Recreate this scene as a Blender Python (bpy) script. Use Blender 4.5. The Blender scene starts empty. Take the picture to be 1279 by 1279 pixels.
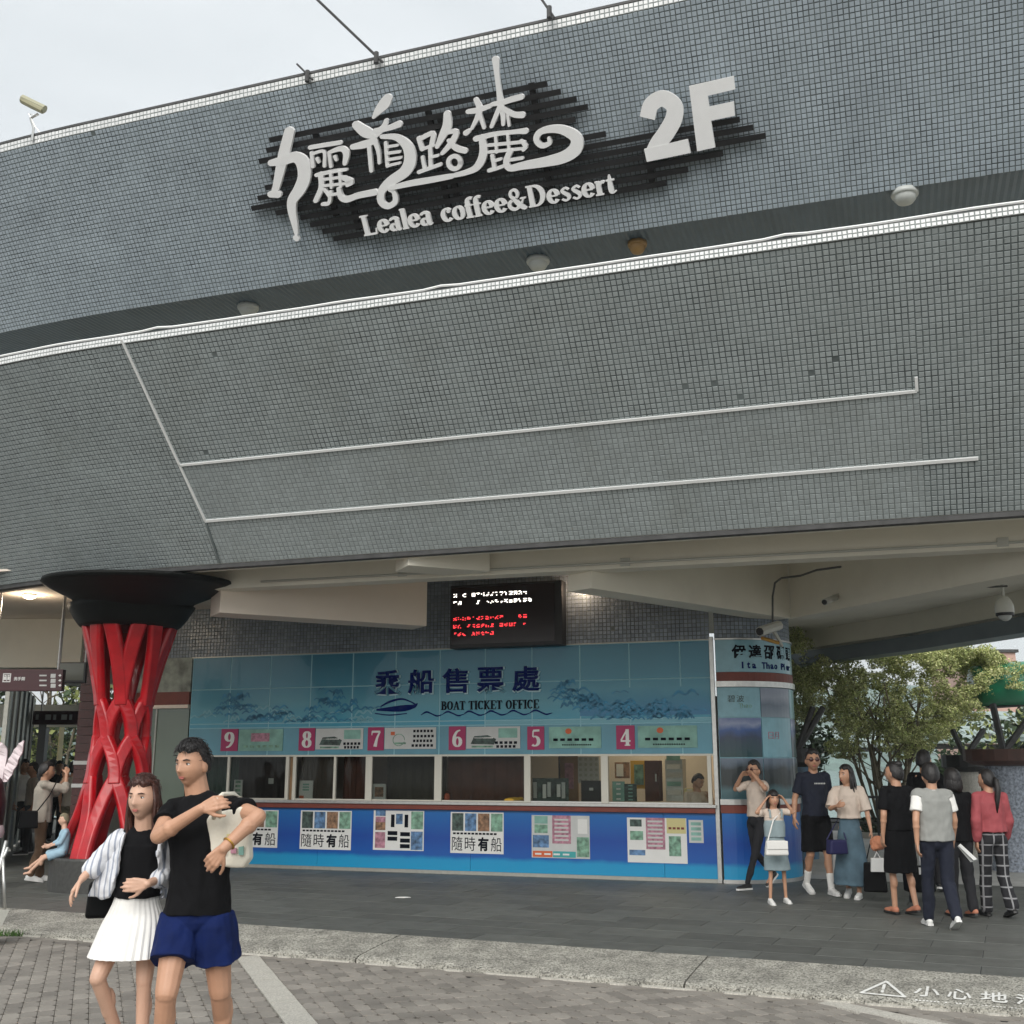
import bpy, bmesh, math, random
import numpy as np
from mathutils import Vector, Matrix, noise

random.seed(7); RNG = np.random.default_rng(7)
scene = bpy.context.scene
COL = scene.collection

# ------------------------------------------------------------------ camera
CAM_H = 1.62
FPX = 1386.0                                   # focal length in photo pixels (photo 1279 wide)
TH = math.atan((955 - 639.5) / FPX)
CAM = np.array([0, 0, CAM_H])
FW = np.array([0, math.cos(TH), math.sin(TH)]); UP = np.array([0, -math.sin(TH), math.cos(TH)]); RT = np.array([1.0, 0, 0])
cd = bpy.data.cameras.new("camera"); cam = bpy.data.objects.new("camera", cd); COL.objects.link(cam)
cam.location = (0, 0, CAM_H); cam.rotation_euler = (math.pi / 2 + TH, 0, 0)
cd.sensor_width = 36; cd.lens = 36 * FPX / 1279; cd.clip_end = 3000; cd.clip_start = 0.1
scene.camera = cam

# ------------------------------------------------------------------ world, sun, exposure
world = bpy.data.worlds.new("World"); scene.world = world; world.use_nodes = True
wn, wl = world.node_tree.nodes, world.node_tree.links
wn.clear()
wo = wn.new("ShaderNodeOutputWorld"); bg = wn.new("ShaderNodeBackground")
sky = wn.new("ShaderNodeTexSky"); sky.sky_type = 'NISHITA'; sky.sun_disc = False
SUN_EL, SUN_ROT = math.radians(38), math.radians(192)
sky.sun_elevation = SUN_EL; sky.sun_rotation = SUN_ROT; sky.air_density = 1.2; sky.dust_density = 3.0
tc = wn.new("ShaderNodeTexCoord"); mp = wn.new("ShaderNodeMapping"); mp.inputs['Scale'].default_value = (1.2, 1.2, 3.5)
nz = wn.new("ShaderNodeTexNoise"); nz.inputs['Scale'].default_value = 1.6; nz.inputs['Detail'].default_value = 6; nz.inputs['Roughness'].default_value = .55
cr = wn.new("ShaderNodeValToRGB"); cr.color_ramp.elements[0].position = .32; cr.color_ramp.elements[1].position = .68
cr.color_ramp.elements[0].color = (4.35, 4.6, 4.72, 1); cr.color_ramp.elements[1].color = (5.5, 5.7, 5.8, 1)
mx = wn.new("ShaderNodeMixRGB"); mx.inputs[0].default_value = .9     # thick cloud over most of the blue
wl.new(tc.outputs['Generated'], mp.inputs[0]); wl.new(mp.outputs[0], nz.inputs['Vector']); wl.new(nz.outputs['Fac'], cr.inputs[0])
wl.new(sky.outputs[0], mx.inputs[1]); wl.new(cr.outputs[0], mx.inputs[2]); wl.new(mx.outputs[0], bg.inputs[0])
bg.inputs[1].default_value = .1
wl.new(bg.outputs[0], wo.inputs[0])
sd = bpy.data.lights.new("sun", 'SUN'); sun = bpy.data.objects.new("sun", sd); COL.objects.link(sun)
sd.energy = 1.5; sd.angle = math.radians(50); sd.color = (1, .97, .92)
_a = SUN_ROT
sdir = Vector((math.sin(_a) * math.cos(SUN_EL), math.cos(_a) * math.cos(SUN_EL), math.sin(SUN_EL)))
sun.rotation_euler = (-sdir).to_track_quat('-Z', 'Y').to_euler()
scene.view_settings.view_transform = 'Standard'; scene.view_settings.look = 'None'
scene.view_settings.exposure = .88; scene.view_settings.gamma = 1; scene.view_settings.use_curve_mapping = False
scene.cycles.max_bounces = 7; scene.cycles.diffuse_bounces = 4; scene.cycles.glossy_bounces = 3
scene.cycles.transparent_max_bounces = 12; scene.cycles.transmission_bounces = 4
scene.cycles.use_denoising = True; scene.cycles.caustics_reflective = False; scene.cycles.caustics_refractive = False
scene.cycles.sample_clamp_indirect = 6

# ------------------------------------------------------------------ measuring helpers
def ray(x, y):
    d = FW * FPX + RT * (x - 639.5) + UP * (639.5 - y); return d / np.linalg.norm(d)
def at_z(x, y, z):
    d = ray(x, y); return CAM + d * ((z - CAM_H) / d[2])
def at_y(x, y, Y):
    d = ray(x, y); return CAM + d * (Y / d[1])
PHI = math.radians(19)
u_ = np.array([math.cos(PHI), -math.sin(PHI), 0]); m_ = np.array([-math.sin(PHI), -math.cos(PHI), 0]); z_ = np.array([0, 0, 1.0])
def W(s, t, z): return s * u_ + t * m_ + z * z_          # building frame: s along the front, t towards the street, z up
def on_wall(x, y, t, k=0, z0=0):
    d = ray(x, y); n = m_ - np.array([0, 0, k]); q = (t - k * z0 - CAM @ n) / (d @ n); return CAM + d * q
def sz(p): return float(p @ u_), float(p[2])

# ------------------------------------------------------------------ object helpers
def tag(o, label=None, cat=None, group=None, kind=None):
    if label: o['label'] = label
    if cat: o['category'] = cat
    if group: o['group'] = group
    if kind: o['kind'] = kind
    return o
WM = {}
def empty(name, loc, label=None, cat=None, group=None, rz=0):
    o = bpy.data.objects.new(name, None); COL.objects.link(o); o.location = tuple(loc); o.rotation_euler = (0, 0, rz)
    o.empty_display_size = .1
    WM[o.name] = Matrix.Translation(o.location) @ o.rotation_euler.to_matrix().to_4x4()
    return tag(o, label, cat, group)
def link(name, me, parent=None, kind=None):
    o = bpy.data.objects.new(name, me); COL.objects.link(o)
    if parent is not None:
        o.parent = parent
        # geometry is written in world coordinates; undo the parent's placement
        o.matrix_parent_inverse = WM.get(parent.name, Matrix.Identity(4)).inverted()
    if kind: o['kind'] = kind
    return o
class MB:
    """collects simple solids, builds ONE mesh"""
    def __init__(s): s.v = []; s.f = []; s.n = 0
    def add(s, V, Fc):
        V = np.asarray(V, float); s.v.append(V); s.f += [tuple(i + s.n for i in f) for f in Fc]; s.n += len(V); return s
    def hexa(s, P):       # 8 points: bottom 4, top 4
        return s.add(P, [(3, 2, 1, 0), (4, 5, 6, 7), (0, 1, 5, 4), (1, 2, 6, 5), (2, 3, 7, 6), (3, 0, 4, 7)])
    def box(s, s0, s1, t0, t1, z0, z1):     # in building frame
        return s.hexa([W(a, b, c) for c in (z0, z1) for a, b in ((s0, t0), (s1, t0), (s1, t1), (s0, t1))])
    def boxw(s, x0, x1, y0, y1, z0, z1):
        return s.hexa([(a, b, c) for c in (z0, z1) for a, b in ((x0, y0), (x1, y0), (x1, y1), (x0, y1))])
    def prism(s, pts, vec):     # planar polygon (world) extruded by vec
        n = len(pts); P = np.array(pts, float); Q = P + np.array(vec, float)
        return s.add(np.vstack([P, Q]), [tuple(range(n))[::-1], tuple(range(n, 2 * n))] + [(i, (i + 1) % n, n + (i + 1) % n, n + i) for i in range(n)])
    def tube(s, pts, r, n=8, caps=True):
        pts = [np.array(p, float) for p in pts]; R = r if hasattr(r, '__len__') else [r] * len(pts)
        rings = []; prev = None
        for i, p in enumerate(pts):
            d = (pts[min(i + 1, len(pts) - 1)] - pts[max(i - 1, 0)]); d = d / (np.linalg.norm(d) + 1e-9)
            if prev is None:
                a = np.cross(d, z_) if abs(d[2]) < .9 else np.cross(d, RT)
            else: a = prev - d * (prev @ d)
            a = a / np.linalg.norm(a); prev = a; b = np.cross(d, a)
            q = np.linspace(0, 2 * math.pi, n, endpoint=False)
            rings.append(p + R[i] * (np.outer(np.cos(q), a) + np.outer(np.sin(q), b)))
        V = np.vstack(rings); Fc = []
        for i in range(len(pts) - 1):
            for j in range(n): Fc.append((i * n + j, i * n + (j + 1) % n, (i + 1) * n + (j + 1) % n, (i + 1) * n + j))
        if caps: Fc += [tuple(range(n))[::-1], tuple(range((len(pts) - 1) * n, len(pts) * n))]
        return s.add(V, Fc)
    def revolve(s, c, prof, n=32, a0=0, a1=2 * math.pi, wob=None):   # prof [(r,z)]
        full = abs(a1 - a0 - 2 * math.pi) < 1e-6; k = n if full else n + 1
        A = a0 + (a1 - a0) * np.arange(k) / n; V = []
        for r, z in prof:
            for a in A:
                rr = r * (wob(a, z) if wob else 1); V.append((c[0] + rr * math.cos(a), c[1] + rr * math.sin(a), c[2] + z))
        Fc = []
        for i in range(len(prof) - 1):
            for j in range(n):
                j2 = (j + 1) % k; Fc.append((i * k + j, i * k + j2, (i + 1) * k + j2, (i + 1) * k + j))
        return s.add(V, Fc)
    def ball(s, c, r, n=12):
        r = r if hasattr(r, '__len__') else (r, r, r); V = []; Fc = []; k = n // 2
        for i in range(1, k):
            a = math.pi * i / k
            for j in range(n):
                b = 2 * math.pi * j / n; V.append((c[0] + r[0] * math.sin(a) * math.cos(b), c[1] + r[1] * math.sin(a) * math.sin(b), c[2] + r[2] * math.cos(a)))
        for i in range(k - 2):
            for j in range(n): Fc.append((i * n + j, (i + 1) * n + j, (i + 1) * n + (j + 1) % n, i * n + (j + 1) % n))
        a = len(V); V += [(c[0], c[1], c[2] + r[2]), (c[0], c[1], c[2] - r[2])]
        for j in range(n): Fc += [(a, j, (j + 1) % n), (a + 1, (k - 2) * n + (j + 1) % n, (k - 2) * n + j)]
        return s.add(V, Fc)
    def mesh(s, name, mat, smooth=False):
        me = bpy.data.meshes.new(name); me.from_pydata(np.vstack(s.v).tolist(), [], s.f); me.materials.append(mat)
        if smooth: me.polygons.foreach_set('use_smooth', [True] * len(me.polygons))
        me.update(); return me
    def build(s, name, mat, parent=None, smooth=False, kind=None, bevel=0):
        me = s.mesh(name, mat, smooth); o = link(name, me, parent, kind)
        if bevel:
            b = o.modifiers.new('b', 'BEVEL'); b.width = bevel; b.segments = 2; b.limit_method = 'ANGLE'
        return o

# ------------------------------------------------------------------ materials
MATS = {}
def mat(name, col, rough=.6, var=0, scale=8, bump=0, bscale=40, metal=0, spec=.5, island=0, emit=0, dirt=0, dscale=1.2, dcol=(.05, .045, .04), coat=0):
    m = bpy.data.materials.new(name); m.use_nodes = True; n, l = m.node_tree.nodes, m.node_tree.links
    b = n['Principled BSDF']; b.inputs['Roughness'].default_value = rough; b.inputs['Metallic'].default_value = metal
    b.inputs['Specular IOR Level'].default_value = spec; b.inputs['Coat Weight'].default_value = coat
    t = n.new('ShaderNodeTexCoord'); src = None
    c = n.new('ShaderNodeRGB'); c.outputs[0].default_value = (*col, 1); src = c.outputs[0]
    def mult(src, fac_out, lo, hi):
        r = n.new('ShaderNodeMapRange'); r.inputs['To Min'].default_value = lo; r.inputs['To Max'].default_value = hi; l.new(fac_out, r.inputs[0])
        x = n.new('ShaderNodeMixRGB'); x.blend_type = 'MULTIPLY'; x.inputs[0].default_value = 1; l.new(src, x.inputs[1]); l.new(r.outputs[0], x.inputs[2]); return x.outputs[0]
    if var:
        z = n.new('ShaderNodeTexNoise'); z.inputs['Scale'].default_value = scale; z.inputs['Detail'].default_value = 5; l.new(t.outputs['Object'], z.inputs['Vector'])
        r0 = n.new('ShaderNodeMapRange'); r0.inputs['From Min'].default_value = .3; r0.inputs['From Max'].default_value = .7; l.new(z.outputs['Fac'], r0.inputs[0])
        src = mult(src, r0.outputs[0], 1 - var, 1 + var)
    if island:
        g = n.new('ShaderNodeNewGeometry'); src = mult(src, g.outputs['Random Per Island'], 1 - island, 1 + island)
    if dirt:
        z = n.new('ShaderNodeTexNoise'); z.inputs['Scale'].default_value = dscale; z.inputs['Detail'].default_value = 9; z.inputs['Roughness'].default_value = .65; mq = n.new('ShaderNodeMapping'); mq.inputs['Scale'].default_value = (1, 1, .35 if 'mosaic' in name else 1); l.new(t.outputs['Object'], mq.inputs[0]); l.new(mq.outputs[0], z.inputs['Vector'])
        r = n.new('ShaderNodeMapRange'); r.inputs['From Min'].default_value = .5; r.inputs['From Max'].default_value = .75; r.inputs['To Max'].default_value = dirt; l.new(z.outputs['Fac'], r.inputs[0])
        x = n.new('ShaderNodeMixRGB'); l.new(r.outputs[0], x.inputs[0]); l.new(src, x.inputs[1]); x.inputs[2].default_value = (*dcol, 1); src = x.outputs[0]
    l.new(src, b.inputs['Base Color'])
    if bump:
        z = n.new('ShaderNodeTexNoise'); z.inputs['Scale'].default_value = bscale; z.inputs['Detail'].default_value = 4; l.new(t.outputs['Object'], z.inputs['Vector'])
        q = n.new('ShaderNodeBump'); q.inputs['Strength'].default_value = bump; q.inputs['Distance'].default_value = .01; l.new(z.outputs['Fac'], q.inputs['Height']); l.new(q.outputs[0], b.inputs['Normal'])
    if emit:
        l.new(src, b.inputs['Emission Color']); b.inputs['Emission Strength'].default_value = emit
    m.diffuse_color = (*col, 1); MATS[name] = m; return m
def glass(name, tint=(.8, .85, .85), refl=.12):
    m = bpy.data.materials.new(name); m.use_nodes = True; n, l = m.node_tree.nodes, m.node_tree.links; n.clear()
    o = n.new('ShaderNodeOutputMaterial'); t = n.new('ShaderNodeBsdfTransparent'); t.inputs[0].default_value = (*tint, 1)
    g = n.new('ShaderNodeBsdfGlossy'); g.inputs['Roughness'].default_value = .03; x = n.new('ShaderNodeMixShader')
    f = n.new('ShaderNodeFresnel'); f.inputs[0].default_value = 1.5 if refl > .06 else 1.25
    a = n.new('ShaderNodeMath'); a.operation = 'ADD'; a.inputs[1].default_value = max(0, refl - .045); l.new(f.outputs[0], a.inputs[0])
    l.new(a.outputs[0], x.inputs[0]); l.new(t.outputs[0], x.inputs[1]); l.new(g.outputs[0], x.inputs[2]); l.new(x.outputs[0], o.inputs[0]); return m
def ramp_mat(name, axis_scale, stops, wave=0, rough=.35, noise_amt=.1, nscale=3, coat=0):
    """printed vertical picture: colour by world height, z shifted by noise"""
    m = bpy.data.materials.new(name); m.use_nodes = True; n, l = m.node_tree.nodes, m.node_tree.links
    b = n['Principled BSDF']; b.inputs['Roughness'].default_value = rough; b.inputs['Coat Weight'].default_value = coat
    t = n.new('ShaderNodeNewGeometry'); s = n.new('ShaderNodeSeparateXYZ'); l.new(t.outputs['Position'], s.inputs[0])
    z = n.new('ShaderNodeTexNoise'); z.inputs['Scale'].default_value = nscale; z.inputs['Detail'].default_value = 8; l.new(t.outputs['Position'], z.inputs['Vector'])
    a = n.new('ShaderNodeMath'); a.operation = 'MULTIPLY_ADD'; a.inputs[1].default_value = noise_amt; l.new(z.outputs['Fac'], a.inputs[0]); l.new(s.outputs['Z'], a.inputs[2])
    r = n.new('ShaderNodeMapRange'); r.inputs['From Min'].default_value = axis_scale[0] + noise_amt / 2; r.inputs['From Max'].default_value = axis_scale[1] + noise_amt / 2; l.new(a.outputs[0], r.inputs[0])
    c = n.new('ShaderNodeValToRGB'); e = c.color_ramp.elements
    e[0].position, e[0].color = stops[0][0], (*stops[0][1], 1); e[1].position, e[1].color = stops[-1][0], (*stops[-1][1], 1)
    for p, k in stops[1:-1]: q = e.new(p); q.color = (*k, 1)
    l.new(r.outputs[0], c.inputs[0]); l.new(c.outputs[0], b.inputs['Base Color']); return m

M = dict(
    tile=mat('mosaic_tile', (.365, .405, .41), .34, var=.07, scale=1.3, island=.07, dirt=.5, dscale=.9, dcol=(.26, .275, .25)),
    tile_up=mat('mosaic_tile_upper', (.40, .46, .51), .32, var=.08, scale=1.0, island=.07, dirt=.35, dscale=1.1, dcol=(.19, .22, .25)),  # same tile as the parapet; its different light is put into the colour
    tile_white=mat('white_mosaic', (.72, .73, .73), .3, island=.08),
    tile_wall=mat('wall_mosaic', (.22, .26, .31), .3, island=.2),
    grout=mat('dark_grout', (.145, .17, .17), .9, var=.4, scale=3),
    grout_pale=mat('pale_grout', (.24, .265, .26), .9, var=.15, scale=3),
    cream=mat('cream_paint', (.86, .82, .71), .8, var=.06, scale=.8, bump=.15, dirt=.25, dscale=.5, dcol=(.38, .34, .28)),
    cream2=mat('warm_cream_paint_and_light', (.86, .76, .66), .8, var=.05, scale=.8),  # tint also carries the pinkish light on one beam
    bluegrey=mat('blue_grey_metal', (.17, .21, .24), .5, var=.1, scale=2),
    soffit=mat('ribbed_soffit', (.075, .115, .155), .45, var=.12, scale=2),
    black=mat('black_metal', (.012, .012, .013), .45, var=.2, scale=3),
    capblack=mat('black_cap_paint', (.005, .006, .0055), .6, var=.3, scale=5, bump=.1, spec=.2),
    white=mat('white_acrylic', (.93, .93, .93), .35, var=.02),
    steel=mat('brushed_steel', (.55, .55, .53), .35, metal=.8, var=.08, scale=20),
    alu=mat('aluminium_frame', (.42, .42, .38), .4, metal=.5, var=.08, scale=20),
    red=mat('red_enamel', (.42, .003, .009), .30, var=.2, scale=5, coat=.15, dirt=.25, dscale=6, dcol=(.16, .004, .006), bump=.05, bscale=12),
    redbrown=mat('red_brown_band', (.18, .035, .02), .5, var=.15, scale=6),
    maroon=mat('maroon_panel', (.05, .008, .012), .4, var=.1),
    magenta=mat('magenta_plate', (.36, .012, .10), .45),
    navytext=mat('navy_letter', (.003, .014, .12), .9, spec=.05), blacktext=mat('black_print', (.006, .008, .014), .9, spec=.05),
    palerim=mat('pale_letter_rim', (.50, .72, .78), .5),
    paper=mat('white_paper', (.74, .74, .72), .7, var=.03, scale=5), paper2=mat('grey_paper', (.55, .56, .55), .7, var=.05),
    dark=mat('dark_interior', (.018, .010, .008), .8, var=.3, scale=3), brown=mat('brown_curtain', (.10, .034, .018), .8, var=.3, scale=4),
    wood=mat('warm_wood', (.30, .18, .09), .6, var=.2, scale=6),
    slab=mat('dark_slate_slab', (.10, .105, .097), .55, var=.22, scale=5, bump=.5, bscale=60, dirt=.3, dscale=2.5, dcol=(.055, .055, .052)),
    slabj=mat('slab_joint', (.03, .03, .03), .9),
    granite=None, wframe=mat('cream_window_frame', (.66, .64, .56), .45), brick=None, brickj=mat('paver_joint', (.022, .020, .018), .95, var=.3),
    granite_pale=mat('pale_granite_strip', (.48, .46, .41), .75, var=.3, scale=90, bump=.4, bscale=120, dirt=.3, dscale=8, dcol=(.2, .18, .15)),
    skin=mat('skin', (.50, .275, .175), .48, var=.09, scale=9, bump=.12, bscale=160), skin_tan=mat('tan_skin', (.47, .255, .16), .5, var=.06, scale=12), skin_pale=mat('pale_skin', (.60, .37, .265), .48, var=.07, scale=9, bump=.1, bscale=160),
    hair=mat('black_hair', (.012, .010, .010), .45, var=.3, scale=60, bump=.4, bscale=150), hair_brown=mat('brown_hair', (.055, .020, .014), .42, var=.35, scale=50, bump=.5, bscale=120),
    c_black=mat('black_cotton', (.0045, .0045, .0055), .9, var=.2, bump=.3, bscale=25, spec=.2), c_navy=mat('navy_cotton', (.006, .009, .022), .85, var=.15, bump=.2, bscale=25),
    c_blue=mat('royal_blue_cotton', (.0045, .014, .080), .85, var=.2, scale=6, bump=.5, bscale=22, spec=.2), c_white=mat('white_cotton', (.78, .77, .74), .8, var=.04, bump=.25, bscale=22),
    c_cream=mat('cream_cotton', (.62, .52, .44), .85, var=.06, bump=.25, bscale=22), c_grey=mat('grey_vest', (.27, .275, .26), .8, var=.08, bump=.3, bscale=18),
    c_greyblue=mat('grey_blue_pinafore', (.27, .34, .36), .85, var=.07, bump=.2), c_denim=mat('washed_denim', (.075, .13, .17), .85, var=.3, scale=5, bump=.25),
    c_coral=mat('coral_shirt', (.33, .065, .075), .8, var=.1, bump=.25, bscale=18), c_brown=mat('brown_trousers', (.12, .070, .038), .85, var=.2, bump=.25),
    c_khaki=mat('khaki_cloth', (.19, .17, .11), .85, var=.15, bump=.2), c_beige=mat('beige_shirt', (.42, .38, .32), .85, var=.08, bump=.2),
    c_lblue=mat('light_blue_cotton', (.30, .45, .55), .85, var=.08, bump=.2), c_dark=mat('charcoal_cloth', (.010, .010, .013), .85, var=.2),
    c_pattern=mat('rust_floral_cloth', (.13, .035, .025), .85, var=.7, scale=22), leather=mat('black_leather', (.002, .002, .0025), .6, spec=.15, bump=.1),
    sole=mat('white_rubber', (.72, .72, .70), .5), shoe=mat('white_canvas', (.75, .75, .73), .6), shoe_black=mat('black_shoe', (.015, .015, .015), .5), sandal=mat('orange_sandal', (.5, .2, .12), .6),
    orange=mat('orange_plush', (.55, .23, .13), .95, bump=.5, bscale=60), canvas=mat('natural_canvas', (.70, .66, .56), .85, var=.05, bump=.2, bscale=60),
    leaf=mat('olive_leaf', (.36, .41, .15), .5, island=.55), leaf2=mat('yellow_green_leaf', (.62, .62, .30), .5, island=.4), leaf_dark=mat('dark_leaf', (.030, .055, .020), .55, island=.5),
    bark=mat('pale_bark', (.17, .145, .10), .9, var=.3, bump=.5), 
    grass=mat('grass_blade', (.05, .12, .015), .6, island=.4),
    teal_roof=mat('teal_grey_shingle', (.33, .40, .38), .6, island=.3, var=.2, scale=6), slate=mat('dark_slate', (.05, .05, .05), .6, var=.3),
    stone_col=mat('pebbled_column', (.25, .28, .33), .7, var=.55, scale=26, bump=.6, bscale=40), bluecol=mat('blue_mural_column', (.06, .13, .20), .4, var=.5, scale=6),
    browncap=mat('brown_cap', (.07, .03, .022), .6, var=.2), greentube=mat('green_vinyl', (.012, .19, .095), .35, var=.1, coat=.3), pink=mat('pink_render', (.55, .36, .30), .8, var=.05),
    pave=mat('skylit_pavement', (.40, .40, .385), .8, var=.12, scale=3, bump=.2), land=mat('lake_shore_ground', (.24, .23, .21), .9, var=.3, scale=.05),
    forest=mat('forest_hillside', (.12, .19, .16), .95, var=.5, scale=.12, bump=1, bscale=.3), water=mat('lake_water', (.20, .30, .29), .12, bump=.3, bscale=.6),
    cctv=mat('white_plastic', (.55, .55, .50), .4), cable=mat('grey_cable', (.09, .09, .085), .7), lamp=mat('lamp_opal', (.52, .54, .52), .35), lamp_amber=mat('amber_lamp', (.34, .20, .07), .4, var=.1),
    lamp_lit=mat('lit_lamp', (1, .86, .62), .4, emit=2.2), glassy=glass('window_glass', (.74, .76, .74), .045), glassdark=glass('shop_glass', (.55, .62, .62), .22),
    mural_low=ramp_mat('blue_sea_print', (.02, .95), [(0, (.008, .30, .56)), (.20, (.008, .28, .54)), (.27, (.003, .09, .38)), (.55, (.003, .06, .33)), (1, (.004, .14, .44))], noise_amt=.07, nscale=4, coat=.2),
    mural_top=ramp_mat('teal_sky_print', (2.2, 3.45), [(0, (.035, .30, .44)), (.3, (.075, .31, .40)), (.5, (.04, .25, .36)), (1, (.02, .18, .28))], noise_amt=.5, nscale=1.1, coat=.3),
    mural_band=mat('pale_teal_band', (.09, .28, .37), .35, var=.15, scale=1.5, coat=.3), wave=mat('blue_wave_print', (.015, .19, .34), .4, var=.4, scale=9), wave_l=mat('pale_wave_print', (.18, .42, .50), .4),
    aqua=mat('aqua_panel', (.20, .42, .50), .3, var=.08, coat=.3), photo_a=ramp_mat('lake_photo_day', (1.75, 2.35), [(0, (.005, .05, .06)), (.3, (.008, .04, .07)), (.42, (.01, .03, .08)), (.6, (.02, .08, .28)), (.75, (.25, .3, .45)), (1, (.015, .05, .25))], noise_amt=.18, nscale=5, coat=.3),
    photo_b=ramp_mat('lake_photo_misty', (1.1, 1.75), [(0, (.03, .10, .12)), (.25, (.06, .14, .16)), (.4, (.012, .02, .02)), (.7, (.015, .025, .03)), (.85, (.10, .14, .19)), (1, (.16, .2, .27))], noise_amt=.2, nscale=4, coat=.3),
    photo_c=ramp_mat('lake_photo_dawn', (2.3, 2.85), [(0, (.20, .26, .32)), (.3, (.10, .14, .2)), (.5, (.25, .29, .37)), (1, (.17, .20, .30))], noise_amt=.15, nscale=5, coat=.3),
    palegreen=mat('pale_green_glass', (.13, .17, .13), .2, var=.1, scale=1, coat=.4), led=mat('led_off', (.010, .002, .003), .25), led_white=mat('led_white', (1, .95, .85), .5, emit=1.6), led_red=mat('led_red', (1, .05, .06), .5, emit=.8),
    pic_green=mat('picture_green', (.18, .33, .24), .6, var=.6, scale=14), pic_blue=mat('picture_blue', (.10, .20, .36), .6, var=.7, scale=14), pic_brown=mat('picture_brown', (.25, .14, .08), .6, var=.7, scale=18), pic_dark=mat('picture_dark', (.05, .08, .07), .6, var=.8, scale=16),
    pic_pink=mat('picture_pink', (.42, .20, .26), .6, var=.45, scale=18), pic_aqua=mat('picture_aqua', (.22, .42, .36), .6, var=.25, scale=6), pic_yellow=mat('yellow_paper', (.60, .54, .26), .7), pic_orange=mat('orange_strip', (.60, .12, .04), .6), pic_teal=mat('teal_strip', (.05, .35, .36), .6),
    eye=mat('eye_white', (.7, .7, .68), .3), iris=mat('iris', (.02, .012, .01), .2), lip=mat('lip', (.42, .13, .11), .5), shades=mat('sunglass_lens', (.05, .012, .010), .1),
    petal=mat('pink_white_petal', (.72, .62, .64), .5, var=.08, scale=5), gold=mat('gold_band', (.5, .28, .06), .3, metal=.8), pinkcloth=mat('pink_trim', (.5, .2, .25), .7),
    tableware=mat('green_cover', (.02, .07, .05), .6), yellow=mat('yellow_cloth', (.65, .38, .03), .7),
)
def granite(name, pal, scale):
    m = mat(name, pal[1], .75, bump=.5, bscale=140); n, l = m.node_tree.nodes, m.node_tree.links; b = n['Principled BSDF']
    t = n.new('ShaderNodeTexCoord'); v = n.new('ShaderNodeTexVoronoi'); v.inputs['Scale'].default_value = scale; l.new(t.outputs['Object'], v.inputs['Vector'])
    z = n.new('ShaderNodeTexNoise'); z.inputs['Scale'].default_value = 5; z.inputs['Detail'].default_value = 6; l.new(t.outputs['Object'], z.inputs['Vector'])
    c = n.new('ShaderNodeValToRGB'); e = c.color_ramp.elements; e[0].position = .0; e[0].color = (*pal[0], 1); e[1].position = 1; e[1].color = (*pal[2], 1)
    q = e.new(.35); q.color = (*pal[1], 1); q = e.new(.55); q.color = (*[x * 1.15 for x in pal[1]], 1)
    s = n.new('ShaderNodeSeparateColor'); l.new(v.outputs['Color'], s.inputs[0]); l.new(s.outputs[0], c.inputs[0])
    r = n.new('ShaderNodeMapRange'); r.inputs['From Min'].default_value = .3; r.inputs['From Max'].default_value = .7; r.inputs['To Min'].default_value = .65; r.inputs['To Max'].default_value = 1.2; l.new(z.outputs['Fac'], r.inputs[0])
    x = n.new('ShaderNodeMixRGB'); x.blend_type = 'MULTIPLY'; x.inputs[0].default_value = 1; l.new(c.outputs[0], x.inputs[1]); l.new(r.outputs[0], x.inputs[2]); l.new(x.outputs[0], b.inputs['Base Color'])
    return m
M['granite'] = granite('speckled_granite', [(.07, .067, .058), (.275, .265, .23), (.50, .485, .43)], 95)
M['brick'] = mat('grey_paver', (.235, .215, .19), .85, var=.22, scale=3, bump=.6, bscale=50, dirt=.35, dscale=6, dcol=(.12, .12, .10))
def obj_random(m, lo, hi):       # alike pieces differ a little in tone
    n, l = m.node_tree.nodes, m.node_tree.links; b = n['Principled BSDF']; src = b.inputs['Base Color'].links[0].from_socket
    i = n.new('ShaderNodeObjectInfo'); r = n.new('ShaderNodeMapRange'); r.inputs['To Min'].default_value = lo; r.inputs['To Max'].default_value = hi; l.new(i.outputs['Random'], r.inputs[0])
    x = n.new('ShaderNodeMixRGB'); x.blend_type = 'MULTIPLY'; x.inputs[0].default_value = 1; l.new(src, x.inputs[1]); l.new(r.outputs[0], x.inputs[2]); l.new(x.outputs[0], b.inputs['Base Color'])
obj_random(M['brick'], .8, 1.2); obj_random(M['slab'], .8, 1.2)
def stripes(name, c1, c2, per, axis=0, plaid=False):
    m = mat(name, c1, .85, bump=.2, bscale=25); n, l = m.node_tree.nodes, m.node_tree.links; b = n['Principled BSDF']
    t = n.new('ShaderNodeNewGeometry'); s = n.new('ShaderNodeSeparateXYZ'); l.new(t.outputs['Position'], s.inputs[0])
    def band(o, p, th):
        a = n.new('ShaderNodeMath'); a.operation = 'MULTIPLY'; a.inputs[1].default_value = 1 / p; l.new(o, a.inputs[0])
        f = n.new('ShaderNodeMath'); f.operation = 'FRACT'; l.new(a.outputs[0], f.inputs[0]); g = n.new('ShaderNodeMath'); g.operation = 'GREATER_THAN'; g.inputs[1].default_value = th; l.new(f.outputs[0], g.inputs[0]); return g.outputs[0]
    th0 = .86 if plaid else .72
    o = band(s.outputs[axis], per, th0)
    if plaid:
        o2 = band(s.outputs[2], per, th0); q = n.new('ShaderNodeMath'); q.operation = 'MAXIMUM'; l.new(o, q.inputs[0]); l.new(o2, q.inputs[1]); o = q.outputs[0]
    x = n.new('ShaderNodeMixRGB'); l.new(o, x.inputs[0]); x.inputs[1].default_value = (*c1, 1); x.inputs[2].default_value = (*c2, 1); l.new(x.outputs[0], b.inputs['Base Color']); return m
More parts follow.
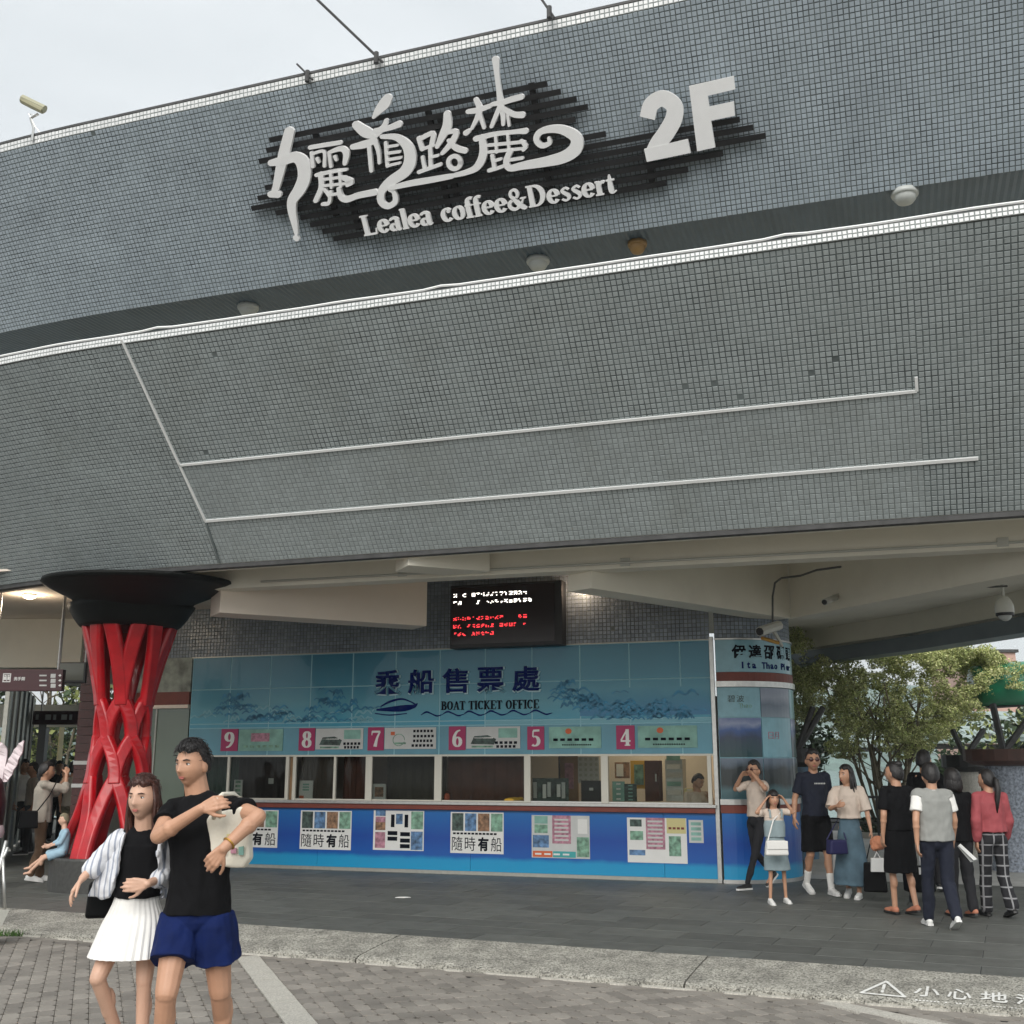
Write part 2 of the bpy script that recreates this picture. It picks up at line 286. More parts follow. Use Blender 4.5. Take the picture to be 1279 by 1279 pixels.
M['c_plaid'] = stripes('black_white_plaid', (.012, .012, .015), (.25, .25, .26), .11, 0, True)
M['c_stripe'] = stripes('pale_striped_cotton', (.66, .67, .70), (.30, .33, .40), .035, 0)

# ------------------------------------------------------------------ mosaic on a ruled surface
def mosaic(name, f, L, Hh, pitch, mtile, mgrout, parent, lift=.006, gap=.010, label=None):
    """f(a, b) -> (point arrays), a in metres along, b in 0..1 up; tiles are little bevelled blocks standing on the grout"""
    nu = max(1, int(round(L / pitch))); nv = max(1, int(round(Hh / pitch)))
    I, J = np.meshgrid(np.arange(nu), np.arange(nv), indexing='ij'); I = I.ravel(); J = J.ravel()
    def P(a, b): return f(a, b)
    A = np.linspace(0, L, nu + 1); B = np.linspace(0, 1, nv + 1)
    # grout skin
    ga, gb = np.meshgrid(np.linspace(0, L, min(nu, 160) + 1), np.linspace(0, 1, 9), indexing='ij'); V = P(ga.ravel(), gb.ravel()); k = 9
    n1 = min(nu, 160); Fc = [(i * k + j, (i + 1) * k + j, (i + 1) * k + j + 1, i * k + j + 1) for i in range(n1) for j in range(8)]
    MB().add(V, Fc).build(name + '_grout', mgrout, parent)
    if len(I) > 2500 and gap > .008:
        kp = RNG.random(len(I)) > .0008; I = I[kp]; J = J[kp]
    g = gap / 2 / pitch; e = .0025 / pitch
    jit = RNG.uniform(-.03, .03, (len(I), 2))
    def corner(di, dj, inset):
        di2 = (inset if di == 0 else 1 - inset); dj2 = (inset if dj == 0 else 1 - inset)
        a = (I + di2 + jit[:, 0]) * (L / nu); b = np.clip((J + dj2 + jit[:, 1]) / nv, 0, 1); return P(a, b)
    base = [corner(x, y, g) for x, y in ((0, 0), (1, 0), (1, 1), (0, 1))]
    top = [corner(x, y, g + e) for x, y in ((0, 0), (1, 0), (1, 1), (0, 1))]
    nrm = np.cross(base[1] - base[0], base[3] - base[0]); nrm /= np.linalg.norm(nrm, axis=1)[:, None] + 1e-12
    tilt = RNG.normal(0, .0007, (len(I), 4))
    top = [t + nrm * (lift + tilt[:, q:q + 1]) for q, t in enumerate(top)]
    n = len(I); V = np.stack(base + top, 1).reshape(-1, 3); o = np.arange(n)[:, None] * 8
    quads = np.array([[4, 5, 6, 7], [0, 1, 5, 4], [1, 2, 6, 5], [2, 3, 7, 6], [3, 0, 4, 7]])
    Fq = (o[:, :, None] + quads[None]).reshape(-1, 4)
    me = bpy.data.meshes.new(name); me.from_pydata(V.tolist(), [], Fq.tolist()); me.materials.append(mtile); me.update()
    return link(name, me, parent, 'stuff')

# ------------------------------------------------------------------ lettering
def text_mesh(body, bold=0, extrude=.5):
    c = bpy.data.curves.new('t', 'FONT'); c.body = body; c.size = 1; c.extrude = extrude; c.offset = bold; c.resolution_u = 3
    o = bpy.data.objects.new('t', c); COL.objects.link(o); bpy.context.view_layer.update()
    me = bpy.data.meshes.new_from_object(o.evaluated_get(bpy.context.evaluated_depsgraph_get()))
    bpy.data.objects.remove(o); bpy.data.curves.remove(c); return me
_tm = {}
def letters(name, body, origin, ex, ey, en, depth, material, parent, bold=0, width=None, height=None):
    """text laid in the frame ex (right), ey (up), en (out); scaled to width and height in metres"""
    key = (body, bold); me = (_tm.get(key) or text_mesh(body, bold)); _tm[key] = me; me = me.copy(); me.name = name
    V = np.empty(len(me.vertices) * 3); me.vertices.foreach_get('co', V); V = V.reshape(-1, 3)
    lo, hi = V.min(0), V.max(0); q = (V - lo) / np.maximum(hi - lo, 1e-6)
    w = width; h = height if height else width * (hi[1] - lo[1]) / (hi[0] - lo[0])
    if w is None: w = h * (hi[0] - lo[0]) / (hi[1] - lo[1])
    ex, ey, en = map(np.array, (ex, ey, en))
    Wd = np.array(origin) + np.outer(q[:, 0] * w, ex) + np.outer(q[:, 1] * h, ey) + np.outer(q[:, 2] * depth, en)
    me.vertices.foreach_set('co', Wd.ravel()); me.materials.clear(); me.materials.append(material); me.update()
    return link(name, me, parent)

def ribbon(pts, sm=4):
    """[(x,y,w)..] -> smooth outline polygon"""
    P = np.array([(p[0], p[1], p[2] if len(p) > 2 else np.nan) for p in pts], float)
    w = P[:, 2]; 
    for i in range(len(w)):
        if np.isnan(w[i]): w[i] = w[i - 1]
    if len(P) > 2 and sm > 1:
        Q = []; E = np.vstack([2 * P[0] - P[1], P, 2 * P[-1] - P[-2]])
        for i in range(1, len(E) - 2):
            for t in np.arange(sm) / sm:
                a, b, c, d = E[i - 1], E[i], E[i + 1], E[i + 2]
                Q.append(.5 * ((2 * b) + (c - a) * t + (2 * a - 5 * b + 4 * c - d) * t * t + (3 * b - a - 3 * c + d) * t ** 3))
        Q.append(P[-1]); P = np.array(Q)
    return P
def stroke_mesh(mb, strokes, mapf, depth_vec, sm=4, round_ends=True, lift=.0006):
    """each stroke becomes its own thin solid, a hair prouder than the last so faces never share a plane"""
    for k, st in enumerate(strokes):
        P = ribbon(st, sm); xy = P[:, :2]; d = np.gradient(xy, axis=0); d /= np.linalg.norm(d, axis=1)[:, None] + 1e-9
        nn = np.stack([-d[:, 1], d[:, 0]], 1); h = np.maximum(P[:, 2], .5 if P[:, 2].max() > 3 else .005)[:, None] / 2
        Lf = xy + nn * h; Rt = xy - nn * h
        if round_ends:
            e = [(xy[-1] + nn[-1] * h[-1] * math.cos(a) + d[-1] * h[-1] * math.sin(a)) for a in np.linspace(.5, math.pi - .5, 4)]
            s0 = [(xy[0] - nn[0] * h[0] * math.cos(a) - d[0] * h[0] * math.sin(a)) for a in np.linspace(.5, math.pi - .5, 4)]
        else: e = []; s0 = []
        nL = len(P)
        A = np.array([mapf(*p) for p in np.vstack([Lf, Rt])]); dv = np.array(depth_vec) * (1 + lift * k / np.linalg.norm(depth_vec))
        B = A + dv; Fc = []
        N = 2 * nL
        for i in range(nL - 1):
            Fc += [(N + i, N + i + 1, N + nL + i + 1, N + nL + i), (i, nL + i, nL + i + 1, i + 1), (i, i + 1, N + i + 1, N + i), (nL + i + 1, nL + i, N + nL + i, N + nL + i + 1)]
        Fc += [(0, N, N + nL, nL), (nL - 1, 2 * nL - 1, N + 2 * nL - 1, N + nL - 1)]
        mb.add(np.vstack([A, B]), Fc)
        for cap, (i0, i1) in ((e, (nL - 1, 2 * nL - 1)), (s0, (nL, 0))):
            if cap:
                pc = [A[i0]] + [np.array(mapf(*p)) for p in cap] + [A[i1]]
                mb.prism(pc, dv)
    return mb

# serif glyphs: unit height 1, strokes (x, y, w); returns advance
def _arc(cx, cy, rx, ry, a0, a1, w0, w1=None, n=9, wfun=None):
    A = np.radians(np.linspace(a0, a1, n)); return [(cx + rx * math.cos(a), cy + ry * math.sin(a), (wfun(a) if wfun else w0 + ((w1 or w0) - w0) * i / (n - 1))) for i, a in enumerate(A)]
T, t_ = .19, .08
def thick(a): return t_ + (T - t_) * abs(math.cos(a))
def ser(x, y, w=.34): return [(x - w / 2, y, .07), (x + w / 2, y, .07)]
def bowl(cx, cy, rx, ry, a0=0, a1=360): return _arc(cx, cy, rx, ry, a0, a1, 0, n=17, wfun=thick)
GL = {
 'L': (.66, [[(.17, .03, T), (.17, .97, T)], ser(.17, .965), [(.02, .04, .08), (.58, .04, .08)], [(.56, .02, .08), (.60, .30, .05)]]),
 'e': (.50, [bowl(.25, .33, .165, .29, 5, 325), [(.08, .35, .07), (.42, .35, .07)]]),
 'a': (.52, [_arc(.22, .50, .15, .13, 170, 0, .10, T - .02), [(.36, .5, T), (.36, .10, T), (.48, .05, .07)], bowl(.20, .19, .12, .15, 60, 300)]),
 'l': (.28, [[(.14, .03, T), (.14, .97, T)], ser(.14, .035, .26), [(.02, .965, .07), (.2, .965, .07)]]),
 'c': (.46, [bowl(.25, .33, .165, .29, 40, 320), _arc(.33, .49, .04, .04, 0, 360, .08)]),
 'o': (.53, [bowl(.26, .33, .17, .29)]),
 'f': (.34, [[(.15, .03, T), (.15, .75, T), (.22, .93, .12), (.36, .90, .12)], ser(.15, .035, .30), [(.02, .60, .07), (.32, .60, .07)]]),
 '&': (.80, [_arc(.33, .74, .14, .2, -60, 240, .12), [(.25, .62, .1), (.40, .35, T), (.62, .06, T), (.74, .04, .08)], _arc(.28, .26, .19, .22, 110, 330, .14), [(.44, .1, .1), (.60, .34, .08), (.66, .5, .07)], [(.54, .5, .07), (.76, .5, .07)]]),
 'D': (.76, [[(.17, .03, T), (.17, .97, T)], [(.02, .965, .07), (.36, .965, .07)], [(.02, .035, .07), (.36, .035, .07)], _arc(.30, .5, .32, .455, 90, -90, 0, n=11, wfun=thick)]),
 's': (.42, [[(.36, .52, .08), (.24, .62, .09), (.11, .52, .13), (.18, .40, .15), (.30, .28, .15), (.33, .14, .13), (.2, .04, .09), (.06, .13, .08)]]),
 'r': (.42, [[(.15, .03, T), (.15, .62, T)], ser(.15, .035, .30), [(.02, .62, .07), (.18, .62, .07)], [(.18, .45, .1), (.28, .6, .12), (.38, .56, .13)]]),
 't': (.35, [[(.16, .86, .05), (.16, .5, T - .02), (.17, .12, T), (.24, .04, .1), (.34, .1, .06)], [(.02, .61, .07), (.33, .61, .07)]]),
 'B': (.66, [[(.17, .03, T), (.17, .97, T)], [(.02, .965, .07), (.34, .965, .07)], [(.02, .035, .07), (.36, .035, .07)], [(.17, .51, .07), (.34, .51, .07)], _arc(.30, .735, .18, .225, 90, -90, 0, n=9, wfun=thick), _arc(.33, .275, .21, .235, 90, -90, 0, n=9, wfun=thick)]),
 'O': (.74, [bowl(.36, .5, .245, .455)]),
 'A': (.70, [[(.10, .03, .08), (.34, .96, .10)], [(.36, .97, .12), (.56, .03, T)], [(.17, .33, .07), (.48, .33, .07)], ser(.10, .035, .24), ser(.56, .035, .28)]),
 'T': (.66, [[(.33, .03, T), (.33, .97, T)], ser(.33, .035, .32), [(.05, .95, .08), (.61, .95, .08)], [(.06, .96, .07), (.03, .72, .05)], [(.60, .96, .07), (.63, .72, .05)]]),
 'I': (.36, [[(.18, .03, T), (.18, .97, T)], ser(.18, .965, .32), ser(.18, .035, .32)]),
 'C': (.68, [bowl(.36, .5, .25, .455, 45, 318), [(.58, .95, .06), (.57, .68, .06)]]),
 'K': (.74, [[(.17, .03, T), (.17, .97, T)], ser(.17, .965, .30), ser(.17, .035, .30), [(.20, .42, .07), (.56, .95, .08)], [(.30, .55, .1), (.58, .03, T)], ser(.56, .965, .22), ser(.60, .035, .24)]),
 'E': (.66, [[(.17, .03, T), (.17, .97, T)], [(.02, .96, .08), (.56, .96, .08)], [(.02, .04, .08), (.58, .04, .08)], [(.17, .5, .07), (.42, .5, .07)], [(.56, .97, .06), (.58, .72, .05)], [(.58, .03, .06), (.61, .28, .05)], [(.42, .62, .05), (.42, .38, .05)]]),
 'F': (.62, [[(.17, .03, T), (.17, .97, T)], [(.02, .96, .08), (.56, .96, .08)], ser(.17, .035, .32), [(.17, .5, .07), (.42, .5, .07)], [(.56, .97, .06), (.58, .72, .05)], [(.42, .62, .05), (.42, .38, .05)]]),
 ' ': (.36, []),
 '9': (.56, [bowl(.27, .70, .17, .26), [(.45, .70, T), (.44, .4, .16), (.3, .12, .12), (.12, .03, .08)]]),
 '8': (.56, [bowl(.28, .74, .145, .22), bowl(.28, .27, .18, .235)]),
 '7': (.54, [[(.06, .93, .13), (.5, .93, .12)], [(.49, .93, .08), (.34, .55, .12), (.24, .03, T)], [(.07, .95, .06), (.05, .72, .05)]]),
 '6': (.56, [bowl(.29, .29, .17, .26), [(.11, .30, T), (.13, .6, .16), (.26, .88, .12), (.44, .97, .07)]]),
 '5': (.54, [[(.14, .93, .13), (.46, .95, .13)], [(.14, .93, .07), (.12, .56, .07)], _arc(.22, .31, .20, .28, 115, -130, 0, n=12, wfun=lambda a: .08 + .1 * abs(math.cos(a)))]),
 '4': (.58, [[(.38, .03, T - .02), (.38, .97, T - .02)], [(.37, .95, .08), (.06, .32, .08)], [(.04, .28, .10), (.54, .28, .10)], ser(.38, .035, .28)]),
}
def serif(name, body, origin, ex, ey, en, h, depth, material, parent, width=None, per_letter=False):
    tot = sum(GL[c][0] for c in body); sx = (width / tot) if width else h; x = 0; ex, ey, en = map(np.array, (ex, ey, en)); o = np.array(origin, float)
    mb = MB(); out = []
    for c in body:
        if GL[c][1]:
            q = mb if not per_letter else MB(); x0 = x
            stroke_mesh(q, GL[c][1], lambda a, b: o + ex * (x0 + a) * sx + ey * b * h, en * depth, sm=3, round_ends=False)
            if per_letter: out.append(q.build(name, material, parent))
        x += GL[c][0]
    return out if per_letter else mb.build(name, material, parent)

# ================================================================== THE SETTING
GZ = -.12
o = MB().add([(-415, -55, -.6), (415, -55, -.6), (415, 790, -.6), (-415, 790, -.6)], [(0, 1, 2, 3)]).build('ground', M['land']); tag(o, kind='structure')
# lake and far hills seen beyond the trees
o = MB().add([(-400, 45, -.4), (400, 45, -.4), (400, 420, -.4), (-400, 420, -.4)], [(0, 1, 2, 3)]).build('lake_water', M['water']); tag(o, kind='structure')
def hills():
    V = []; Fc = []; nx, ny = 120, 14
    for j in range(ny):
        for i in range(nx):
            x = -410 + 820 * i / (nx - 1); y = 400 + 300 * j / (ny - 1)
            h = .5 * (j / (ny - 1)) ** .7 * (75 + 45 * noise.noise(Vector((x * .006, y * .004, 3))) + 14 * noise.noise(Vector((x * .03, y * .03, 8))))
            V.append((x, y, h - 1))
    for j in range(ny - 1):
        for i in range(nx - 1): Fc.append((j * nx + i, j * nx + i + 1, (j + 1) * nx + i + 1, (j + 1) * nx + i))
    o = MB().add(V, Fc).build('hills', M['forest'], smooth=True); tag(o, kind='structure')
hills()

# kerb frame, slightly turned from the building
KS = .0807
ku = u_ + KS * m_; ku = ku / np.linalg.norm(ku); kn = m_ - KS * u_; kn = kn / np.linalg.norm(kn)
K0 = W(0, -10.07, 0)
def Kp(a, n, z): return K0 + ku * a + kn * n + z_ * z
plaza = MB().add([Kp(-26, 0.02, -.006), Kp(14, 0.02, -.006), Kp(14, -26, -.006), Kp(-26, -26, -.006)], [(0, 1, 2, 3)]).build('plaza_floor', M['slabj']); tag(plaza, kind='structure')
def inview(p, mx=60):
    v = p - CAM; d = v @ FW
    if d <= .3: return None
    x = 639.5 + FPX * (v @ RT) / d; y = 639.5 - FPX * (v @ UP) / d
    return (x, y, d) if -mx < x < 1279 + mx and -mx < y < 1279 + mx else None
# slate slabs .6 x .6 in running bond
cells = []
SW, SD = .90, .45
for j in range(0, 36):
    for i in range(-30, 16):
        a = (i + .5 * (j % 2)) * SW; n = -(j + .5) * SD; c = Kp(a, n, 0); q = inview(c, 120)
        cells.append((q[2] if q else 1e3 + np.linalg.norm(c), a, n, q is not None))
cells.sort()
def slab_mesh(name, w, d, h, g, e):
    P = []
    for (k, z) in ((g, -h), (g, -e), (g + e, 0)):
        P += [(-w / 2 + k, -d / 2 + k, z), (w / 2 - k, -d / 2 + k, z), (w / 2 - k, d / 2 - k, z), (-w / 2 + k, d / 2 - k, z)]
    return P, [(8, 9, 10, 11)] + [(r * 4 + i, r * 4 + (i + 1) % 4, r * 4 + 4 + (i + 1) % 4, r * 4 + 4 + i) for r in (0, 1) for i in range(4)]
P, Fc = slab_mesh('slab', SW, SD, .03, .003, .003)
sm = MB().add(P, Fc).mesh('slab', M['slab'])
ang = math.atan2(ku[1], ku[0])
for k, (d, a, n, vis) in enumerate(cells[:290]):
    c = Kp(a, n, random.uniform(-.001, .001)); o = bpy.data.objects.new('slab', sm); COL.objects.link(o); o.parent = plaza; o.location = c; o.rotation_euler = (random.uniform(-.001, .001), random.uniform(-.001, .001), ang)
R2 = np.array([[math.cos(ang), -math.sin(ang), 0], [math.sin(ang), math.cos(ang), 0], [0, 0, 1]])
mb = MB()
for (d, a, n, vis) in cells[290:]: mb.add(np.array(P) @ R2.T + Kp(a, n, 0), Fc)
mb.build('slabs_beyond', M['slab'], plaza, kind='stuff')

# granite kerb: long stones with a rounded, sloping face
kerb = MB().add([Kp(-26, .0, -.14), Kp(14, .0, -.14), Kp(14, .95, -.14), Kp(-26, .95, -.14)], [(0, 1, 2, 3)]).build('kerb', M['slabj']); tag(kerb, kind='structure')
KW = .84
prof = [(-.0, -.10), (-.0, .004), (.02, .010), (.10, .002), (.30, -.016), (.55, -.042), (.70, -.058), (.79, -.070), (KW, -.090), (KW + .005, -.16)]
joints = [-25.5, -21.5, -17.5, -13.4, -10.6, -7.55, -4.75, -1.72, 1.7, 5.0, 9, 13]
for a0, a1 in zip(joints[:-1], joints[1:]):
    mb = MB(); N = 14; V = []
    for i in range(N + 1):
        a = a0 + .008 + (a1 - a0 - .016) * i / N
        for (n, z) in prof: V.append(Kp(a, n + .008 * noise.noise(Vector((a * 3, n * 9, 0))), z + (.004 * noise.noise(Vector((a * 5, n * 5, 1))) if n > .1 else 0)))
    k = len(prof); Fc = [(i * k + j, i * k + j + 1, (i + 1) * k + j + 1, (i + 1) * k + j) for i in range(N) for j in range(k - 1)]
    Fc += [tuple(range(k)), tuple(range(N * k, N * k + k))[::-1]]
    mb.add(V, Fc).build('kerb_stone', M['granite'], kerb, smooth=False)
# pale mortar line at the kerb foot
mb = MB()
a = -12
while a < 5:
    l = random.uniform(.15, .5); w = random.uniform(.018, .04)
    mb.prism([Kp(a, KW + .006, GZ + .010), Kp(a + l, KW + .006, GZ + .010), Kp(a + l - .02, KW + w, GZ + .008), Kp(a + .03, KW + w + .006, GZ + .008)], (0, 0, -.02)); a += l + random.uniform(.0, .25)
mb.build('mortar_line', M['granite_pale'], kerb)
# warning lettering painted on the kerb
def kz(n): return float(np.interp(n, [p[0] for p in prof[1:]], [p[1] for p in prof[1:]]))
def kerb_pt(a, n): return Kp(a, n, kz(n) + .007)
def on_kerb_px(x, y):
    best = None
    for n in np.arange(.02, KW - .02, .004):
        a = 0.
        for _ in range(6):
            v = kerb_pt(a, n) - CAM; px_ = 639.5 + FPX * (v @ RT) / (v @ FW); a += (x - px_) * (v @ FW) / FPX / ku[0]
        v = kerb_pt(a, n) - CAM; e = abs(639.5 - FPX * (v @ UP) / (v @ FW) - y)
        if best is None or e < best[0]: best = (e, a, n)
    return best[1], best[2]
M['paint'] = mat('worn_white_paint', (.72, .72, .69), .8, dirt=.75, dscale=22, dcol=(.34, .32, .28))
paint = empty('kerb_warning', Kp(0, .5, 0), 'white warning triangle and caution lettering painted on the granite kerb', 'road marking')
mb = MB()
A0, N0 = on_kerb_px(1076, 1240); A1, N1 = on_kerb_px(1130, 1245); A2, N2 = on_kerb_px(1107, 1226)
stroke_mesh(mb, [[(x0 + (x1 - x0) * f, y0 + (y1 - y0) * f, .024) for f in np.linspace(0, 1, 9)] for x0, y0, x1, y1 in ((A0, N0, A1, N1), (A1, N1, A2, N2), (A2, N2, A0, N0))] + [[((A0 + A1) / 2 - .01, N2 + (N0 - N2) * .28, .022), ((A0 + A1) / 2 - .01, N2 + (N0 - N2) * .62, .022)], [((A0 + A1) / 2 - .01, N2 + (N0 - N2) * .75, .022), ((A0 + A1) / 2 - .01, N2 + (N0 - N2) * .85, .022)]], lambda a, n: kerb_pt(a, n), (0, 0, .0015), sm=1)
mb.build('triangle', M['paint'], paint)
for k, (ch, xa, xb) in enumerate((('小', 1143, 1173), ('心', 1184, 1213), ('地', 1225, 1259), ('滑', 1268, 1304))):
    yy = 1231 + (xa - 1143) * .085; aL, nT = on_kerb_px(xa, yy); aR, nB = on_kerb_px(xb, yy + 15)
    me = text_mesh(ch, bold=.012, extrude=.01); V = np.empty(len(me.vertices) * 3); me.vertices.foreach_get('co', V); V = V.reshape(-1, 3); lo, hi = V.min(0), V.max(0); q = (V - lo) / (hi - lo)
    Wd = np.array([kerb_pt(aL + x * (aR - aL), nB - y * (nB - nT)) + z_ * (.0015 * z) for x, y, z in q]); me.vertices.foreach_set('co', Wd.ravel()); me.materials.clear(); me.materials.append(M['paint']); me.name = 'character'; link('character', me, paint)
mb = MB()
for k in range(34):
    x = 1143 + k * 4.6; aL, nT = on_kerb_px(x, 1248.5 + (x - 1143) * .085); aR, nB = on_kerb_px(x + 2.6, 1252.5 + (x - 1143) * .085)
    if random.random() < .85: mb.prism([kerb_pt(aL, nT), kerb_pt(aR, nT), kerb_pt(aR + .004, nB), kerb_pt(aL + .002, nB)], (0, 0, .0015))
mb.build('small_lettering', M['paint'], paint, kind='stuff')

# pavers in the building grid
pavement = MB().add([W(-22, -10.6, GZ - .02), W(16, -8.6, GZ - .02), W(16, 6, GZ - .02), W(-22, 6, GZ - .02)], [(0, 1, 2, 3)]).build('brick_pavement', M['brickj']); tag(pavement, kind='structure')
BW, BD = .115, .19
cut = .029; gp = .0014
def paver():
    w, d = BW / 2 - gp, BD / 2 - gp; o8 = [(-w + cut, -d), (w - cut, -d), (w, -d + cut), (w, d - cut), (w - cut, d), (-w + cut, d), (-w, d - cut), (-w, -d + cut)]
    P = [(x, y, -.03) for x, y in o8] + [(x, y, -.003) for x, y in o8] + [(x * .96, y * .975, 0) for x, y in o8]
    return P, [tuple(range(16, 24))] + [(r * 8 + i, r * 8 + (i + 1) % 8, r * 8 + 8 + (i + 1) % 8, r * 8 + 8 + i) for r in (0, 1) for i in range(8)]
PB, FB = paver(); bm_ = MB().add(PB, FB).mesh('brick', M['brick'])
PA = math.atan(.367); pa = np.array([math.cos(PA), math.sin(PA), 0]); pn = np.array([math.sin(PA), -math.cos(PA), 0])   # across, towards the street
Rb = np.array([[math.cos(PA), -math.sin(PA), 0], [math.sin(PA), math.cos(PA), 0], [0, 0, 1]])
B0 = at_z(294, 1195, GZ); B0[2] = 0
sw = float((at_z(325, 1195, GZ) - B0) @ pa)
def Pp(a, n, z): return B0 + pa * a + pn * n + z_ * z
DG0, DG1 = at_z(1044, 1254, GZ), at_z(1165, 1279, GZ); DG0[2] = DG1[2] = 0     # diagonal pale strip on the right
dg = (DG1 - DG0) / np.linalg.norm(DG1 - DG0); dgn = np.array([-dg[1], dg[0], 0])
cells = []
for i in range(-90, 110):
    for j in range(-25, 85):
        a = -.003 + (i + .5) * BW if i < 0 else sw + .003 + (i + .5) * BW
        n = (j + .5) * BD; c = Pp(a, n, GZ); kk = (c - K0)
        if kk @ kn < KW + .10 + .02: continue
        r = (c - DG0) @ dgn
        if abs(r) < .105 and (c - DG0) @ dg > -.1: continue
        q = inview(c, 90)
        if q is None and (np.linalg.norm(c[:2] - np.array([0, 6])) > 9): continue
        cells.append((q[2] if q else 100 + np.linalg.norm(c), a, n))
cells.sort()
mb = MB(); tiltz = lambda: random.uniform(-.0035, .001)
for k, (d, a, n) in enumerate(cells):
    if k < 295:
        o = bpy.data.objects.new('brick', bm_); COL.objects.link(o); o.parent = pavement; o.location = Pp(a, n, GZ + tiltz()); o.rotation_euler = (random.uniform(-.012, .012), random.uniform(-.012, .012), PA + random.uniform(-.008, .008))
    else: mb.add(np.array(PB) @ Rb.T + Pp(a, n, GZ + tiltz()), FB)
M['brick2'] = mat('grey_paver_mass', (.235, .215, .19), .85, var=.2, scale=3, bump=.6, bscale=50, dirt=.35, dscale=6, dcol=(.12, .12, .10), island=.2)
mb.build('bricks_beyond', M['brick2'], pavement, kind='stuff')
# mortar bed filling the cut pavers along the kerb
MB().prism([Kp(-24, KW - .02, GZ - .03), Kp(12, KW - .02, GZ - .03), Kp(12, KW + .10, GZ - .03), Kp(-24, KW + .10, GZ - .03)], (0, 0, .026)).build('paver_edging', M['brick2'], pavement)
# pale granite strips
t = .02
while t < 7:
    l = random.uniform(.28, .34); q = MB()
    q.prism([Pp(.004, t, GZ - .03), Pp(sw - .004, t, GZ - .03), Pp(sw - .004, t + l - .006, GZ - .03), Pp(.004, t + l - .006, GZ - .03)], (0, 0, .032 + random.uniform(-.002, .002))).build('strip_stone', M['granite_pale'], pavement); t += l
a = -.1
while a < 2.4:
    q = MB(); A = DG0 + dg * (a + .003); B = DG0 + dg * (a + .297); w = dgn * .085
    q.prism([p + z_ * (GZ - .028) for p in (A - w, A + w, B + w, B - w)], z_ * .03)
    q.build('strip_stone', M['granite_pale'], pavement); a += .3
# paving beyond the canopy, towards the lake; open sky light put into paler colour
far = MB().add([W(-2.4, -30, .004), W(20, -30, .004), W(14, -16.4, .004), W(-1.4, -17.4, .004)], [(0, 1, 2, 3)]).build('outer_pavement', M['pave']); tag(far, kind='structure')
grass = MB()
for k in range(900):
    a = random.uniform(-9.9, -8.75); n = random.uniform(.72, 1.35 - (a + 9.9) * .4); c = Kp(a, n, GZ); h = random.uniform(.02, .07); d = np.array([random.uniform(-.03, .03), random.uniform(-.03, .03), h]); q = np.array([.004, .003, 0])
    grass.add([c - q, c + q, c + d], [(0, 1, 2)])
tag(grass.build('grass', M['grass']), 'green grass tuft between railing foot and kerb at far left', 'grass', kind='stuff')

# ================================================================== THE PIER BUILDING
bld = empty('pier_building', W(-4, -14, 0), 'grey mosaic tiled building with flared parapet and overhanging upper fascia', 'building')
S1 = 3.6
def curve(s0, R, tc, extra):
    """returns f(a, t): point at distance a along from the right end; beyond s0 the line bends away from the street"""
    L0 = S1 - s0
    def f(a, t):
        a = np.atleast_1d(np.asarray(a, float)); t = np.broadcast_to(np.asarray(t, float), a.shape)
        st = np.where(a <= L0, S1 - a, s0); th = np.where(a > L0, (a - L0) / R, 0.0); r = t - tc
        s = st - np.where(a > L0, r * np.sin(th), 0); tt = np.where(a > L0, tc + r * np.cos(th), t)
        return np.outer(s, u_) + np.outer(tt, m_)
    return f, L0 + extra
fp, LP = curve(-8.1, 17., -9.78 - 17., 6.5)
def surf(fc, t0, z0, t1, z1, LL):
    # a measured from the left end so that edges run left to right
    def f(a, b):
        b = np.broadcast_to(np.asarray(b, float), np.shape(a)); t = t0 + (t1 - t0) * b; return fc(LL - np.asarray(a), t) + np.outer(z0 + (z1 - z0) * b, z_)
    return f
PZ = 6.305
KP = (11.88 - 9.80) / (6.36 - 4.1)
def tpar(z): return -11.88 + KP * (z - 4.1)
PITCH = .0595
aC0, aC1 = LP - (S1 + 8.02), LP - (S1 - .40)
for nm, za, zb, gr, A0_, A1_ in (('parapet_mosaic', 4.1, PZ, 'grout', 0, aC0), ('parapet_mosaic', 4.1, PZ, 'grout', aC1, LP), ('parapet_mosaic_low', 4.1, 4.55, 'grout_pale', aC0, aC1), ('parapet_mosaic_middle', 4.55, 5.13, 'grout_pale', aC0, aC1), ('parapet_mosaic_high', 5.13, PZ, 'grout', aC0, aC1)):
    L3 = math.hypot(zb - za, tpar(zb) - tpar(za)); g_ = .011 if gr == 'grout' else .008
    fs = surf(fp, tpar(za), za, tpar(zb), zb, LP)
    mosaic(nm, (lambda a, b, fs=fs, o=A0_: fs(np.asarray(a) + o, b)), A1_ - A0_, L3, PITCH, M['tile'], M[gr], bld, gap=g_)
